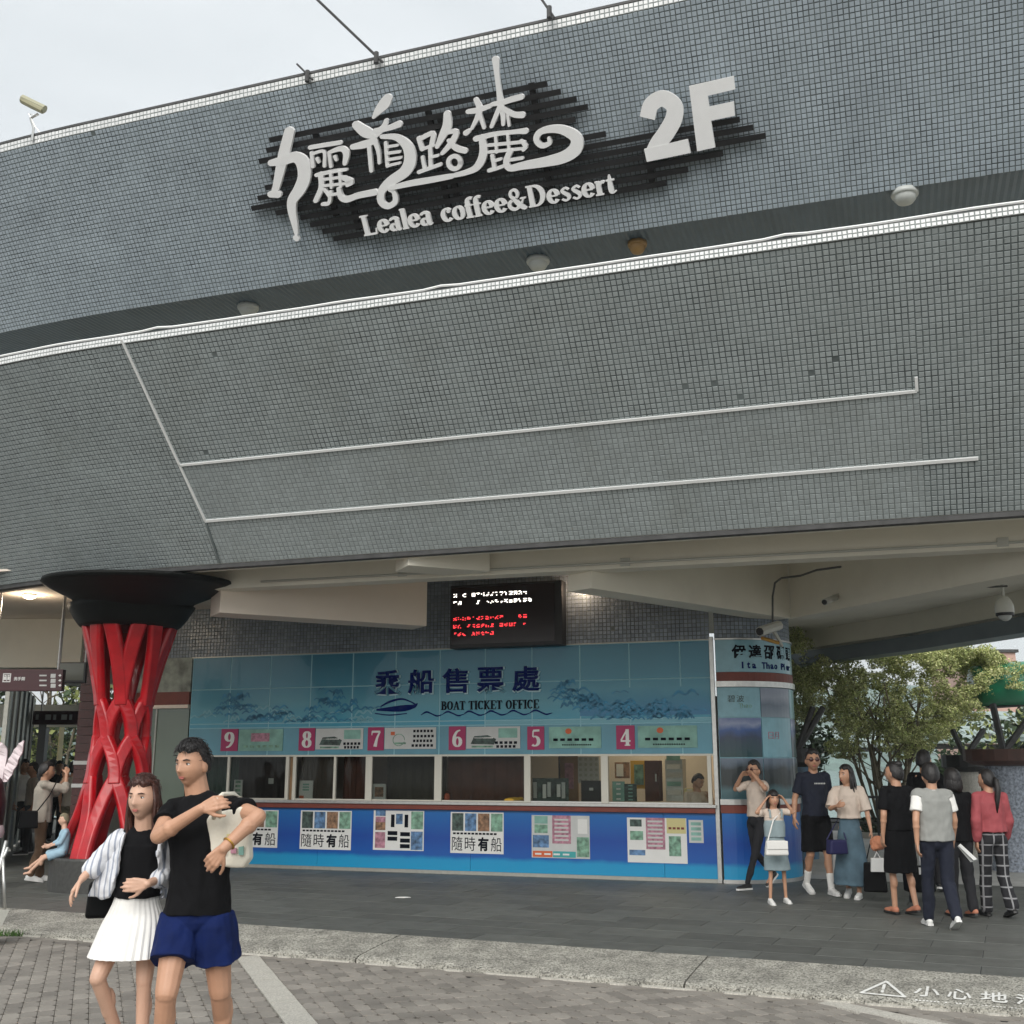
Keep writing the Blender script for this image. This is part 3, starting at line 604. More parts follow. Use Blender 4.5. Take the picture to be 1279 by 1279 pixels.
# white tile band and coping along the parapet top
mosaic('parapet_band', surf(fp, tpar(PZ) + .02, PZ + .002, tpar(PZ) + .02, PZ + .090, LP), LP, .090, .045, M['tile_white'], M['grout_pale'], bld, gap=.009)
def rail_along(fc, LL, t, z, r, name, material, a0=0, a1=None, n=60, seg=6, parent=bld):
    A = np.linspace(LL if a1 is None else a1, a0, n); P = fc(A, t) + z_ * z; return MB().tube(list(P), r, seg).build(name, material, parent, smooth=True)
def ledge(fc, LL, t0, t1, z0, z1, name, material, parent=bld, n=60):
    A = np.linspace(LL, 0, n); V = []
    for t, z in ((t0, z0), (t1, z0), (t1, z1), (t0, z1)): V.append(fc(A, t) + z_ * z)
    V = np.stack(V, 1).reshape(-1, 3); Fc = [(i * 4 + j, i * 4 + (j + 1) % 4, i * 4 + 4 + (j + 1) % 4, i * 4 + 4 + j) for i in range(n - 1) for j in range(4)] + [(0, 1, 2, 3), (n * 4 - 1, n * 4 - 2, n * 4 - 3, n * 4 - 4)]
    return MB().add(V, Fc).build(name, material, parent)
ledge(fp, LP, tpar(PZ) + .01, -10.3, PZ + .01, PZ + .105, 'parapet_coping', M['slate'])
M['coping'] = mat('white_coping', (.88, .89, .88), .5)
# loose white cable lying along the coping
P = []
for k in range(90):
    a = LP * (1 - k / 89); P.append(fp(a, tpar(PZ))[0] + z_ * (PZ + .125 + .012 * noise.noise(Vector((a * 1.3, 0, 0))) + (.018 if k % 17 == 0 else 0)))
MB().tube(P, .014, 5).build('coping_cable', M['coping'], bld)
# white edging lines on the parapet
def pline(p0, p1, name, r=.016):   # (s, z) on the parapet face
    a, b = [W(s, tpar(z) + .03, z) for s, z in (p0, p1)]
    d = b - a; n = np.array([0, 0, 0]) + m_ * 1 - z_ * KP; n = n / np.linalg.norm(n); L = np.linalg.norm(d); d = d / L; w = np.cross(n, d)
    q = MB(); q.hexa([a + w * r - n * .03, b + w * r - n * .03, b - w * r - n * .03, a - w * r - n * .03, a + w * r, b + w * r, b - w * r, a - w * r]); return q.build(name, M['coping'], bld)
pline((-8.08, 6.34), (-7.95, 4.55), 'edging_line', .014); pline((-8.0, 5.13), (.38, 5.13), 'edging_line', .014); pline((-7.96, 4.55), (.91, 4.55), 'edging_line', .017)
_cp = M['coping']; M['coping'] = M['grout']; pline((-7.95, 4.53), (-7.99, 4.1), 'crease_line', .012); M['coping'] = _cp
pline((.38, 5.13), (.38, 5.24), 'edging_line', .014)
# bottom edge moulding, underside return
ledge(fp, LP, -11.885, -12.0, 4.045, 4.098, 'parapet_foot', M['slate'])
ledge(fp, LP, -12.0, -12.1, 4.05, 6.3, 'parapet_back', M['cream'])
# upper fascia
ff, LF = curve(-9.9, 26, -12.3 - 26, 6.5)
FZ0, FT0, FK = 8.0, -12.3, .75
def tf(z): return FT0 + FK * (z - FZ0)
FZ1 = 9.93
mosaic('fascia_mosaic', surf(ff, FT0, FZ0, tf(FZ1), FZ1, LF), LF, 2.42, PITCH, M['tile_up'], M['grout'], bld, gap=.011)
mosaic('fascia_band', surf(ff, tf(FZ1) + .004, FZ1 + .003, tf(FZ1) + .02, FZ1 + .115, LF), LF, .113, .0565, M['tile_white'], M['grout_pale'], bld, gap=.010)
ledge(ff, LF, tf(FZ1) + .03, tf(FZ1) - .35, FZ1 + .118, FZ1 + .15, 'fascia_coping', M['slate'])
ledge(ff, LF, -12.33, -12.45, 8.03, 9.95, 'fascia_back', M['cream'])
# terrace ceiling, finely ribbed
A = np.arange(0, LF, .04)[::-1]; V = []; Fc = []
for i, a in enumerate(A):
    zz = 8.012 + (.012 if i % 2 else 0)
    q0 = ff(a, -12.302)[0]; q1 = ff(a, -16.2)[0]; V += [q0 + z_ * zz, q1 + z_ * zz]
    if i: Fc.append((2 * i - 2, 2 * i, 2 * i + 1, 2 * i - 1))
MB().add(V, Fc).build('terrace_ceiling', M['soffit'], bld)
MB().add([W(-20, -20, 8.3), W(S1, -20, 8.3), W(S1, -12.5, 8.3), W(-9.9, -12.5, 8.3), W(-14, -17, 8.3)], [(0, 1, 2, 3, 4)]).build('roof_slab', M['cream'], bld)
MB().box(-12, S1, -16.5, -16.3, 5.0, 8.3).build('terrace_back_wall', M['cream'], bld)
# stains running down from joints
# floor slab of the terrace = ceiling over the plaza
ceil = MB().add([W(-16, -12.05, 4.72), W(4.2, -12.05, 4.72), W(5.5, -22, 4.72), W(-2.2, -27.5, 4.72), W(-16, -24, 4.72)], [(0, 1, 2, 3, 4)])
ceil.build('canopy_ceiling', M['cream'], bld)
MB().add([W(-16, -12.05, 4.95), W(4.2, -12.05, 4.95), W(5.5, -22, 4.95), W(-2.2, -27.5, 4.95), W(-16, -24, 4.95)], [(4, 3, 2, 1, 0)]).build('terrace_floor', M['cream'], bld)
def beam(p0, p1, w, z0, z1, material=M['cream'], name='beam', side=1):
    p0 = np.array(p0, float); p1 = np.array(p1, float); d = p1 - p0; d[2] = 0; d /= np.linalg.norm(d); n = np.array([-d[1], d[0], 0]) * w * side
    P = [(p0[0], p0[1], z0), (p1[0], p1[1], z0), (p1[0] + n[0], p1[1] + n[1], z0), (p0[0] + n[0], p0[1] + n[1], z0)]
    q = MB(); q.hexa([tuple(p) for p in P] + [(p[0], p[1], z1) for p in P]); return q.build(name, material, bld, bevel=.008)
beam(W(-9.3, -12.72, 0), W(3.6, -13.12, 0), .28, 3.93, 4.715)                      # edge beam behind the parapet
beam(W(-8.62, -12.86, 0), W(-6.57, -15.18, 0), .5, 3.63, 4.715, M['cream2'])        # beam from column to wall, pinkish light on it put into the cream
beam(W(-5.45, -12.0, 0), W(-4.67, -12.72, 0), .5, 3.95, 4.714)
beam(W(-3.45, -13.0, 0), W(-1.42, -16.75, 0), .4, 3.72, 4.714)                      # beam to the corner column
beam(W(-1.42, -16.76, 0), W(2.0, -12.95, 0), .38, 3.72, 4.713)
# outer fascia of the canopy on the lake side
A = [at_z(x, y, 3.95) for x, y in ((940, 840), (983, 832), (1140, 812), (1279, 790), (1420, 765))]
V = []; 
for p in A:
    n = np.array([-.9, -.35, 0]) * .0; V += [p, p + z_ * .36, p + np.array([.5, .25, .36]), p + np.array([.5, .25, 0])]
MB().add(V, [(i * 4 + j, i * 4 + (j + 1) % 4, i * 4 + 4 + (j + 1) % 4, i * 4 + 4 + j) for i in range(len(A) - 1) for j in range(4)]).build('lakeside_fascia', M['bluegrey'], bld)
V = []
for p in A: V += [p + z_ * .3, p + z_ * .78]
MB().add(V, [(i * 2, i * 2 + 2, i * 2 + 3, i * 2 + 1) for i in range(len(A) - 1)]).build('lakeside_soffit_edge', M['cream'], bld)

# terrace ceiling lamps
def dome(name, x, y, label, material, r=.15, rim=M['lamp']):
    p = at_z(x, y, 7.99); L = empty(name, p, label, 'ceiling lamp')
    MB().revolve(p, [(0, .03), (r, .03), (r * 1.02, -.01), (r * .97, -.03), (r * .8, -.035)], 28).build('lamp_rim', rim, L, smooth=True)
    MB().revolve(p, [(r * .84, -.03), (r * .8, -.07), (r * .6, -.11), (r * .3, -.13), (0, -.137)], 28).build('lamp_shade', material, L, smooth=True); return L
for (x, y, l) in ((310, 384, 'round white ceiling lamp over the terrace, leftmost of the row of four'), (672, 326, 'round white ceiling lamp over the terrace, directly left of the amber lamp'), (1130, 242, 'round white ceiling lamp over the terrace, right of the 2F sign near the frame edge')): dome('terrace_lamp', x, y, l, M['lamp'])
dome('terrace_lamp', 796, 305, 'amber yellow ceiling lamp, smallest of the four over the terrace', M['lamp_amber'], .12, M['lamp_amber'])

# roof edge: camera and antenna rods
def on_f(x, y, off=0): return on_wall(x, y, FT0 + off, FK, FZ0)
rp = ff(LF - 4.6, tf(FZ1) - .1)[0] + z_ * (FZ1 + .15)
p = at_y(42, 172, float(at_y(42, 172, 10)[1]) * 0 + rp[1]); c0 = on_f(42, 176, .0)
rc = empty('roof_camera', c0, 'tan security camera on a thin bracket standing on the left roof edge', 'security camera')
def rpt(x, y): return at_y(x, y, c0[1])
MB().tube([rpt(40, 176), rpt(42, 160), rpt(38, 148), rpt(48, 142)], .018, 6).tube([rpt(48, 178), rpt(52, 168), rpt(44, 158), rpt(36, 142), rpt(46, 145)], .009, 5).build('bracket', M['steel'], rc)
d = rpt(54, 138) - rpt(29, 125); MB().tube([rpt(29, 125), rpt(29, 125) + d * .5, rpt(54, 138)], [.055, .055, .05], 10).build('camera_housing', M['gold'] if 0 else mat('tan_plastic', (.42, .40, .26), .5), rc)
MB().tube([rpt(28, 123.5), rpt(56, 136.5)], [.062, .055], 8).build('sun_shield', mat('tan_shield', (.38, .37, .25), .5), rc)
for (x0, y0, x1, y1, r, l) in ((355, -40, 470, 70, .017, 'long thin dark rod leaning up from the roof edge above the sign'), (371, 80, 384, 93, .014, 'short thin rod stub on the roof edge left of the long rod'), (660, -25, 686, 13, .015, 'thin dark rod rising from the roof edge left of the frame top middle')):
    b = on_f(x1, y1); q = at_y(x0, y0, b[1] + .05); o = MB().tube([b - (q - b) / np.linalg.norm(q - b) * .12, q], r, 6); e = empty('roof_rod', b, l, 'antenna rod'); o.build('rod', M['slate'], e); MB().tube([b - z_ * .1, b + z_ * .05], .03, 8).build('rod_socket', M['slate'], e)
    if x0 == 355: MB().tube([at_y(362, -4, b[1]), at_y(385, -3, b[1])], .02, 6).build('cross_arm', M['slate'], e)

# ================================================================== SHOP SIGN ON THE FASCIA
nf = m_ - z_ * FK; nf = nf / np.linalg.norm(nf)
sign = empty('shop_sign', on_f(640, 190, .1), 'white script shop sign reading 2F and Lealea coffee&Dessert on black slats', 'sign')
def Z2(x, y): return 300 + x / 3.762, 50 + y / 3.762
def Z3(x, y): return 620 + x / 3.553, 50 + y / 3.553
def sgn(off):
    return lambda x, y: on_wall(x, y, FT0 + off, FK, FZ0)
z_top = sz(sgn(.09)(337, 174)); z_bot = sz(sgn(.09)(417, 297)); dz = (z_top[1] - z_bot[1]) / 12
lefts = [140, 125, 90, 150, 148, 120, 85, 55, 170, 285, 330, 390, 440]; rights = [225, 285, 355, 405, 350, 320, 485, 1080, 1140, 1195, 1005, 850, 755]
tf2 = lambda z, off: FT0 + off + FK * (z - FZ0)
for k in range(13):
    z = z_top[1] - dz * k
    # left end: find s from px x along this row
    def s_at(px, z):
        lo, hi = -12., 4.
        for _ in range(40):
            mid = (lo + hi) / 2; v = W(mid, tf2(z, .09), z) - CAM; x = 639.5 + FPX * (v @ RT) / (v @ FW)
            if x < px: lo = mid
            else: hi = mid
        return mid
    s0 = s_at(Z2(lefts[k], 0)[0], z); s1 = s_at(Z3(rights[k], 0)[0], z)
    A = W(s0, tf2(z, .07), z); B = W(s1, tf2(z, .07), z); w = (z_ + m_ * FK) / math.hypot(1, FK) * .032
    MB().hexa([A - w - nf * .0, B - w, B - w + nf * .04, A - w + nf * .04, A + w, B + w, B + w + nf * .04, A + w + nf * .04]).build('slat', M['black'], sign)
for (x, y0, y1) in ((406, 160, 270), (434, 170, 287), (547, 132, 262), (676, 98, 250), (560, 140, 250), (812, 195, 225)):
    a = sgn(.05)(x, (y0 + y1) / 2); s = sz(a)[0]; zt = sz(sgn(.05)(x, y0))[1]; zb = sz(sgn(.05)(x, y1))[1]
    A = W(s, tf2(zb, .012), zb); B = W(s, tf2(zt, .012), zt)
    MB().hexa([A - u_ * .035, A + u_ * .035, A + u_ * .035 + nf * .05, A - u_ * .035 + nf * .05, B - u_ * .035, B + u_ * .035, B + u_ * .035 + nf * .05, B - u_ * .035 + nf * .05]).build('post', M['black'], sign)
def C2(ss): return [[(*Z2(p[0], p[1]), p[2] / 3.762) for p in s] for s in ss]
def C3(ss): return [[(*Z3(p[0], p[1]), p[2] / 3.553) for p in s] for s in ss]
def W_(s, w): return [(p[0], p[1], p[2] if len(p) > 2 else w) for p in s]
ch = []
ch.append(C2([[(238, 428, 46), (215, 520, 50), (196, 600, 44), (178, 680, 34), (170, 700, 30)], [(150, 722, 30), (185, 722, 34)], [(152, 575, 30), (205, 565, 44), (262, 548, 50), (300, 575, 62), (308, 640, 60), (285, 700, 55), (252, 750, 45), (250, 800, 38), (262, 860, 28), (270, 905, 18)], [(268, 925, 26), (274, 932, 22)]]))
ch.append(C2([W_([(335, 503), (400, 492), (475, 480)], 20), W_([(342, 528), (348, 592)], 17), W_([(345, 532), (400, 522), (402, 590)], 15), [(368, 555, 16), (375, 572, 12)], W_([(425, 528), (432, 592)], 15), [(425, 525, 15), (480, 508, 26), (505, 530, 30), (498, 578, 20)], [(452, 545, 16), (458, 562, 12)],
  [(365, 632, 18), (440, 615, 18), (505, 606, 14)], [(385, 628, 24), (388, 690, 24), (362, 752, 22)], W_([(400, 652), (500, 640)], 13), [(480, 640, 16), (525, 662, 30), (510, 680, 16)], W_([(402, 682), (500, 672)], 13), W_([(432, 620), (436, 690)], 13), W_([(474, 615), (480, 685)], 13), W_([(405, 700), (430, 735)], 15), W_([(432, 710), (425, 762), (395, 768)], 16), W_([(430, 725), (465, 720)], 13), [(470, 695, 18), (482, 735, 26), (510, 745, 30), (560, 728, 28), (640, 712, 30)]]))
ch.append(C2([[(700, 270, 40), (685, 295, 50), (655, 330, 36), (632, 362, 14)], [(552, 398, 40), (595, 430, 52), (640, 440, 36), (680, 405, 24), (692, 375, 18)], [(640, 425, 24), (700, 412, 26), (752, 393, 32)], [(535, 500, 26), (590, 488, 36), (640, 470, 26)], [(612, 495, 20), (622, 612, 18)], [(632, 450, 26), (655, 520, 18), (660, 575, 14)],
  [(672, 452, 20), (740, 455, 30), (792, 498, 48), (805, 560, 56), (780, 615, 52), (715, 660, 46), (672, 705, 36), (668, 755, 32), (700, 778, 28), (735, 755, 26), (728, 712, 20), (708, 702, 14)], W_([(690, 480), (698, 590)], 16), W_([(695, 500), (745, 492)], 13), W_([(697, 530), (755, 522)], 14), W_([(700, 560), (760, 550)], 14), W_([(700, 588), (755, 575)], 13), [(715, 692, 22), (800, 672, 28), (900, 655, 28), (1000, 637, 24)]]))
ch.append(C2([W_([(845, 460), (860, 510)], 22), W_([(850, 462), (910, 436), (905, 490)], 22), W_([(868, 508), (912, 492)], 16), W_([(898, 505), (900, 590)], 18), W_([(862, 548), (872, 604)], 16), W_([(845, 618), (900, 598), (945, 582)], 18), W_([(900, 548), (935, 540)], 14), [(978, 345, 32), (978, 400, 42), (955, 450, 34), (930, 500, 18)], [(965, 435, 18), (1020, 428, 24), (1000, 478, 28), (955, 530, 18)], [(985, 470, 18), (1020, 505, 28), (1062, 518, 26)], W_(_arc(1012, 573, 28, 30, 0, 360, 0, n=13, wfun=lambda a: 20), 20)]))
ch.append(C2([[(1112, 278, 22), (1130, 320, 28), (1120, 360, 24), (1092, 415, 14)], [(1075, 335, 22), (1120, 328, 26), (1178, 308, 22)], [(1130, 345, 20), (1150, 410, 16)], [(1065, 435, 26), (1078, 425, 22)], [(1205, 90, 34), (1210, 150, 24), (1218, 220, 22), (1228, 290, 28), (1240, 350, 24), (1240, 395, 16)], [(1190, 300, 20), (1240, 290, 26), (1270, 280, 28), (1325, 265, 28)], [(1225, 310, 22), (1200, 370, 20), (1185, 405, 16)], [(1240, 320, 24), (1290, 348, 26), (1330, 350, 30)], [(1262, 350, 14), (1268, 400, 12)],
  [(1112, 462, 26), (1200, 440, 22), (1290, 430, 20), (1345, 425, 28)], [(1142, 455, 30), (1148, 530, 38), (1120, 592, 34), (1070, 618, 26), (1015, 632, 22)], W_([(1170, 492), (1340, 476)], 15), W_([(1172, 524), (1345, 506)], 14), W_([(1205, 450), (1210, 525)], 13), W_([(1262, 445), (1268, 515)], 13), [(1325, 470, 14), (1345, 495, 22), (1335, 515, 14)], W_([(1190, 540), (1198, 598), (1175, 610)], 18), W_([(1198, 565), (1230, 556)], 14), W_([(1198, 605), (1240, 590)], 16), W_([(1262, 530), (1258, 560), (1330, 552)], 15),
  ]) + C3([[(70, 488, 20), (50, 530, 26), (62, 565, 28), (120, 555, 34), (210, 540, 42), (300, 518, 52), (355, 480, 58), (358, 432, 52), (310, 400, 42), (255, 392, 34), (200, 405, 28), (182, 438, 26), (205, 466, 24), (240, 455, 20), (238, 432, 14)]]))
for k, c in enumerate(ch):
    mb = MB(); stroke_mesh(mb, c, sgn(.15), nf * .05, sm=4, lift=.0009); mb.build('character', M['white'], sign)
mb = MB(); stroke_mesh(mb, C3([[(672, 345, 68), (690, 285, 70), (740, 258, 72), (790, 290, 74), (790, 345, 76), (755, 410, 76), (718, 460, 72), (690, 510, 62)]]), sgn(.15), nf * .05, sm=5, round_ends=False)
stroke_mesh(mb, C3([[(664, 510, 58), (858, 468, 62)]]), sgn(.152), nf * .051, sm=1, round_ends=False); mb.build('numeral', M['white'], sign)
mb = MB(); mb.prism([sgn(.15)(*Z3(*p)) for p in [(857, 203), (1055, 158), (1061, 217), (940, 246), (947, 294), (1055, 271), (1060, 334), (955, 356), (973, 474), (893, 492)]], nf * .05); mb.build('letter', M['white'], sign)
# latin line: baseline from px (455,296) to (772,240)
b0 = sgn(.15)(456, 294.5); b1 = sgn(.15)(771, 240); ex = (b1 - b0); Lw = np.linalg.norm(ex); ex /= Lw; ey = np.cross(nf, ex); ey = ey / np.linalg.norm(ey) 
hh = np.linalg.norm(sgn(.15)(452, 272) - sgn(.15)(457, 297))
serif('letter', 'Lealea coffee&Dessert', b0, ex, ey, nf, hh, .045, M['white'], sign, width=Lw, per_letter=True)

# ================================================================== TICKET OFFICE
TW = -16.36
off = empty('ticket_office', W(-7, TW, 0), 'blue boat ticket office counter with six numbered windows under the canopy', 'ticket office')
SL, SR = -11.43, -2.57
# grey-blue mosaic above the panels
def fw(a, b): b = np.broadcast_to(np.asarray(b, float), np.shape(a)); return np.outer(-12.6 + np.asarray(a), u_) + np.outer(np.full(np.shape(a), TW - .02), m_) + np.outer(3.42 + b * 1.29, z_)
mosaic('upper_wall_mosaic', fw, 10.03, 1.29, .062, M['tile_wall'], M['grout'], off, gap=.010)
MB().box(SL - .02, SR + .02, TW - .10, TW - .03, 1.76, 3.42).build('wall_backing', M['bluegrey'], off)
# mural glass panels
def panel(s0, s1, z0, z1, material, name='wall_panel', t=TW):
    return MB().box(s0 + .010, s1 - .010, t - .028, t, z0 + .009, z1 - .009).build(name, material, off, bevel=.003)
SJ = [SL] + [SL + .765 * k for k in range(1, 12)] + [SR]
for a, b in zip(SJ[:-1], SJ[1:]):
    panel(a, b, 2.86, 3.40, M['mural_top']); panel(a, b, 2.285, 2.86, M['mural_top']); 
    panel(a, b, 2.215, 2.285, M['mural_top'] if a < -6.2 else M['wave_l']); panel(a, b, 1.765, 2.215, M['mural_band'], t=TW + .004)
MB().box(SL, SR, TW - .03, TW - .0025, 1.76, 3.41).build('panel_joint', mat('pale_joint', (.27, .52, .60), .6), off)
# printed waves and reef on the mural
mb = MB(); mb2 = MB()
def wave_blob(s, z, w, h, q, sm=3):
    stroke_mesh(q, [[(s - w / 2, z, .02), (s - w / 4, z + h * .8, h * .5), (s, z + h * .3, h * .35), (s + w / 4, z + h, h * .45), (s + w / 2, z + h * .2, .02)]], lambda a, b: W(a, TW + .002, b), m_ * .0015, sm=sm, lift=.0003)
for k in range(64):
    s = random.uniform(SL + .15, -7.9); z = random.uniform(2.27, 2.52); wave_blob(s, z, random.uniform(.12, .35), random.uniform(.03, .09), mb if k % 3 else mb2)
for c in (-10.55, -8.75):
    for k in range(15): s = c + random.gauss(0, .17); z = 2.52 + abs(random.gauss(.12, .1)); wave_blob(s, z, random.uniform(.1, .28), random.uniform(.03, .1), mb)
for k in range(52):
    s = random.uniform(-4.95, SR - .2); z = 2.26 + abs(random.gauss(0, .14)) + (.12 if s < -4.4 else 0); wave_blob(s, z, random.uniform(.15, .4), random.uniform(.03, .11), mb)
for k in range(9): s = -4.75 + random.gauss(0, .1); wave_blob(s, random.uniform(2.5, 2.8), random.uniform(.08, .2), random.uniform(.04, .1), mb)
mb.build('reef_print', M['wave'], off, kind='stuff'); mb2.build('foam_print', M['wave_l'], off, kind='stuff')
MB().box(-4.55, SR - .02, TW + .0005, TW + .0018, 2.33, 2.74).build('sea_print', ramp_mat('sea_print', (2.3, 2.74), [(0, (.01, .17, .36)), (.6, (.015, .21, .34)), (1, (.05, .27, .38))], noise_amt=.25, nscale=2.5, coat=.3), off)
# boat drawing and small waves under the title
mb = MB()
def wp(a, b): return W(a, TW + .004, b)
stroke_mesh(mb, [[(-7.92, 2.475, .03), (-7.5, 2.49, .10), (-7.28, 2.52, .06), (-7.22, 2.56, .02)], [(-7.85, 2.53, .02), (-7.7, 2.60, .035), (-7.5, 2.64, .03), (-7.35, 2.60, .02), (-7.25, 2.55, .02)], [(-7.95, 2.42, .015), (-7.7, 2.39, .02), (-7.4, 2.41, .015)]], wp, m_ * .002, lift=.0003)
mb.build('boat_drawing', M['navytext'], off)
mb = MB()
for k in range(6):
    s = -7.15 + k * .36; stroke_mesh(mb, [[(s, 2.385, .01), (s + .09, 2.43, .028), (s + .18, 2.40, .02), (s + .27, 2.365, .024), (s + .36, 2.385, .01)]], wp, m_ * .002)
mb.build('wave_line', M['navytext'], off)
# title characters with a pale rim
for k, c in enumerate('乘船售票處'):
    s = -7.955 + k * .585; z = 2.715
    letters('character_rim', c, W(s - .018 + .01, TW + .004, z - .022), u_, z_, m_, .018, M['palerim'], off, bold=.016, width=.47, height=.41)
    letters('character', c, W(s, TW + .026, z), u_, z_, m_, .02, M['navytext'], off, bold=.018, width=.44, height=.385)
serif('letter', 'BOAT TICKET OFFICE', W(-6.81, TW + .006, 2.455), u_, z_, m_, .135, .006, M['blacktext'], off, width=1.62, per_letter=True)
# number plates and little company boards: (number, s0, board width)
def wall_s(px, y=920): return sz(on_wall(px, y, TW))[0]
NUM = [('9', 277, 298, 299, 354), ('8', 374, 394, 395, 454), ('7', 460, 480, 481, 545), ('6', 561, 582, 583, 650), ('5', 659, 680, 686, 751), ('4', 770, 793, 797, 871)]
for k, (c, x0, x1, x2, x3) in enumerate(NUM):
    a, b, d, e = [wall_s(x) for x in (x0, x1, x2, x3)]
    zt = 2.20 if k < 4 else 2.185; zb = 1.84
    MB().box(a, b, TW + .006, TW + .018, zb, zt).build('number_plate', M['magenta'], off)
    w = (b - a) * .62; serif('numeral', c, W(a + (b - a) * .2, TW + .019, zb + .05), u_, z_, m_, (zt - zb) * .72, .004, M['paper'], off, width=w)
    base = M['pic_aqua'] if c in '954' else M['paper2']
    bo = MB().box(d, e, TW + .006, TW + .016, zb + (.02 if c != '9' else 0), zt - .01).build('company_board', base, off)
    def fl(x0, x1, y0, y1, mt, nm='print'):   # print on the board in 0..1 coordinates
        MB().box(d + (e - d) * x0, d + (e - d) * x1, TW + .0165, TW + .018, zb + (zt - zb) * y0, zb + (zt - zb) * y1).build(nm, mt, bo)
    if c == '9': fl(.28, .7, .42, .8, M['pic_pink']); 
    if c in '86':
        q = MB(); y = lambda f: zb + (zt - zb) * f; x = lambda f: d + (e - d) * f
        q.prism([W(x(.08), TW + .0165, y(.25)), W(x(.52), TW + .0165, y(.22)), W(x(.56), TW + .0165, y(.45)), W(x(.4), TW + .0165, y(.62)), W(x(.15), TW + .0165, y(.58))], m_ * .0015); q.build('boat_picture', M['pic_dark'], bo)
        fl(.60, .95, .5, .9, M['pic_aqua']); fl(.1, .5, .10, .18, M['pic_green']); fl(.15, .5, .48, .53, M['paper'], 'cabin_stripe')
    if c == '7':
        q = MB(); stroke_mesh(q, [_arc(d + (e - d) * .28, zb + .16, .10, .09, 0, 340, .012, n=14)], lambda a_, b_: W(a_, TW + .0165, b_), m_ * .002); q.build('round_emblem', M['pic_green'], bo)
        fl(.12, .2, .65, .8, M['pic_orange']); fl(.2, .42, .26, .34, M['pic_green'])
    if c in '54':
        q = MB(); q.prism([W(d + (e - d) * .38 + .05 * math.cos(t), TW + .0165, zb + (zt - zb) * .78 + .042 * math.sin(t)) for t in np.linspace(0, 6.28, 14)[:-1]], m_ * .002); q.build('red_emblem', M['pic_orange'], bo)
    # lines of small characters, too small to read
    rows = {'9': [(.1, .95, .2)], '8': [(.58, .96, .30), (.6, .93, .14)], '6': [(.52, .96, .30), (.55, .93, .14)], '7': [(.55, .95, .82), (.55, .97, .6), (.55, .94, .4), (.52, .96, .2)], '5': [(.06, .88, .42), (.25, .82, .2)], '4': [(.1, .9, .42), (.25, .8, .2)]}[c]
    q = MB()
    for r_, (x0_, x1_, y_) in enumerate(rows):
        n = 6 if c in '9754' and r_ == 0 or c == '7' else 5; n = 14 if (c in '54' and r_ == 1) else n; hh_ = .11 if n < 10 else .06
        for i in range(n):
            cx = x0_ + (x1_ - x0_) * (i + .5) / n; w2 = (x1_ - x0_) / n * .33
            q.box(d + (e - d) * (cx - w2), d + (e - d) * (cx + w2), TW + .0182, TW + .0192, zb + (zt - zb) * (y_ - hh_ / 2), zb + (zt - zb) * (y_ + hh_ / 2))
    q.build('small_print', M['blacktext'] if c not in '9' else M['pic_green'], bo, kind='stuff')
# window band: frames, sliding panes, sill
ZS, ZT = 1.065, 1.745
MB().box(SL, SR, TW - .02, TW + .03, ZT, ZT + .028).build('window_head', M['wframe'], off)
MB().box(SL - .1, SR + .02, TW - .03, TW + .10, ZS - .045, ZS).build('window_sill', M['steel'], off, bevel=.005)
MB().box(SL - .1, SR + .0, TW - .04, TW + .07, .945, ZS - .047).build('counter_edge', M['redbrown'], off, bevel=.006)
MB().box(SL, SR - .01, TW - .6, TW - .03, .98, 1.03).build('inner_counter', M['paper2'], off)
fr = [(240, 244), (284, 287), (357, 361), (366, 370), (417, 420), (457, 465), (543, 552), (655, 663), (751, 760), (884, 889)]
fs = [(wall_s(a, 970), wall_s(b, 970)) for a, b in fr]
for a, b in fs: MB().box(a, b, TW - .025, TW + .022, ZS, ZT).build('window_frame', M['wframe'], off, bevel=.003)
for (a, b), (c, d) in zip(fs[:-1], fs[1:]):
    if c - b < .2: MB().box(b, c, TW - .05, TW - .03, ZS, ZT).build('narrow_panel', M['wood'], off); continue
    w = MB().box(b + .001, c - .001, TW - .018, TW - .012, ZS + .02, ZT - .001).build('window_pane', M['glassy'], off)
    MB().box(b, c, TW - .03, TW + .002, ZS + .001, ZS + .022).build('pane_rail', M['wframe'] if b < -5.7 else M['paper'], w)
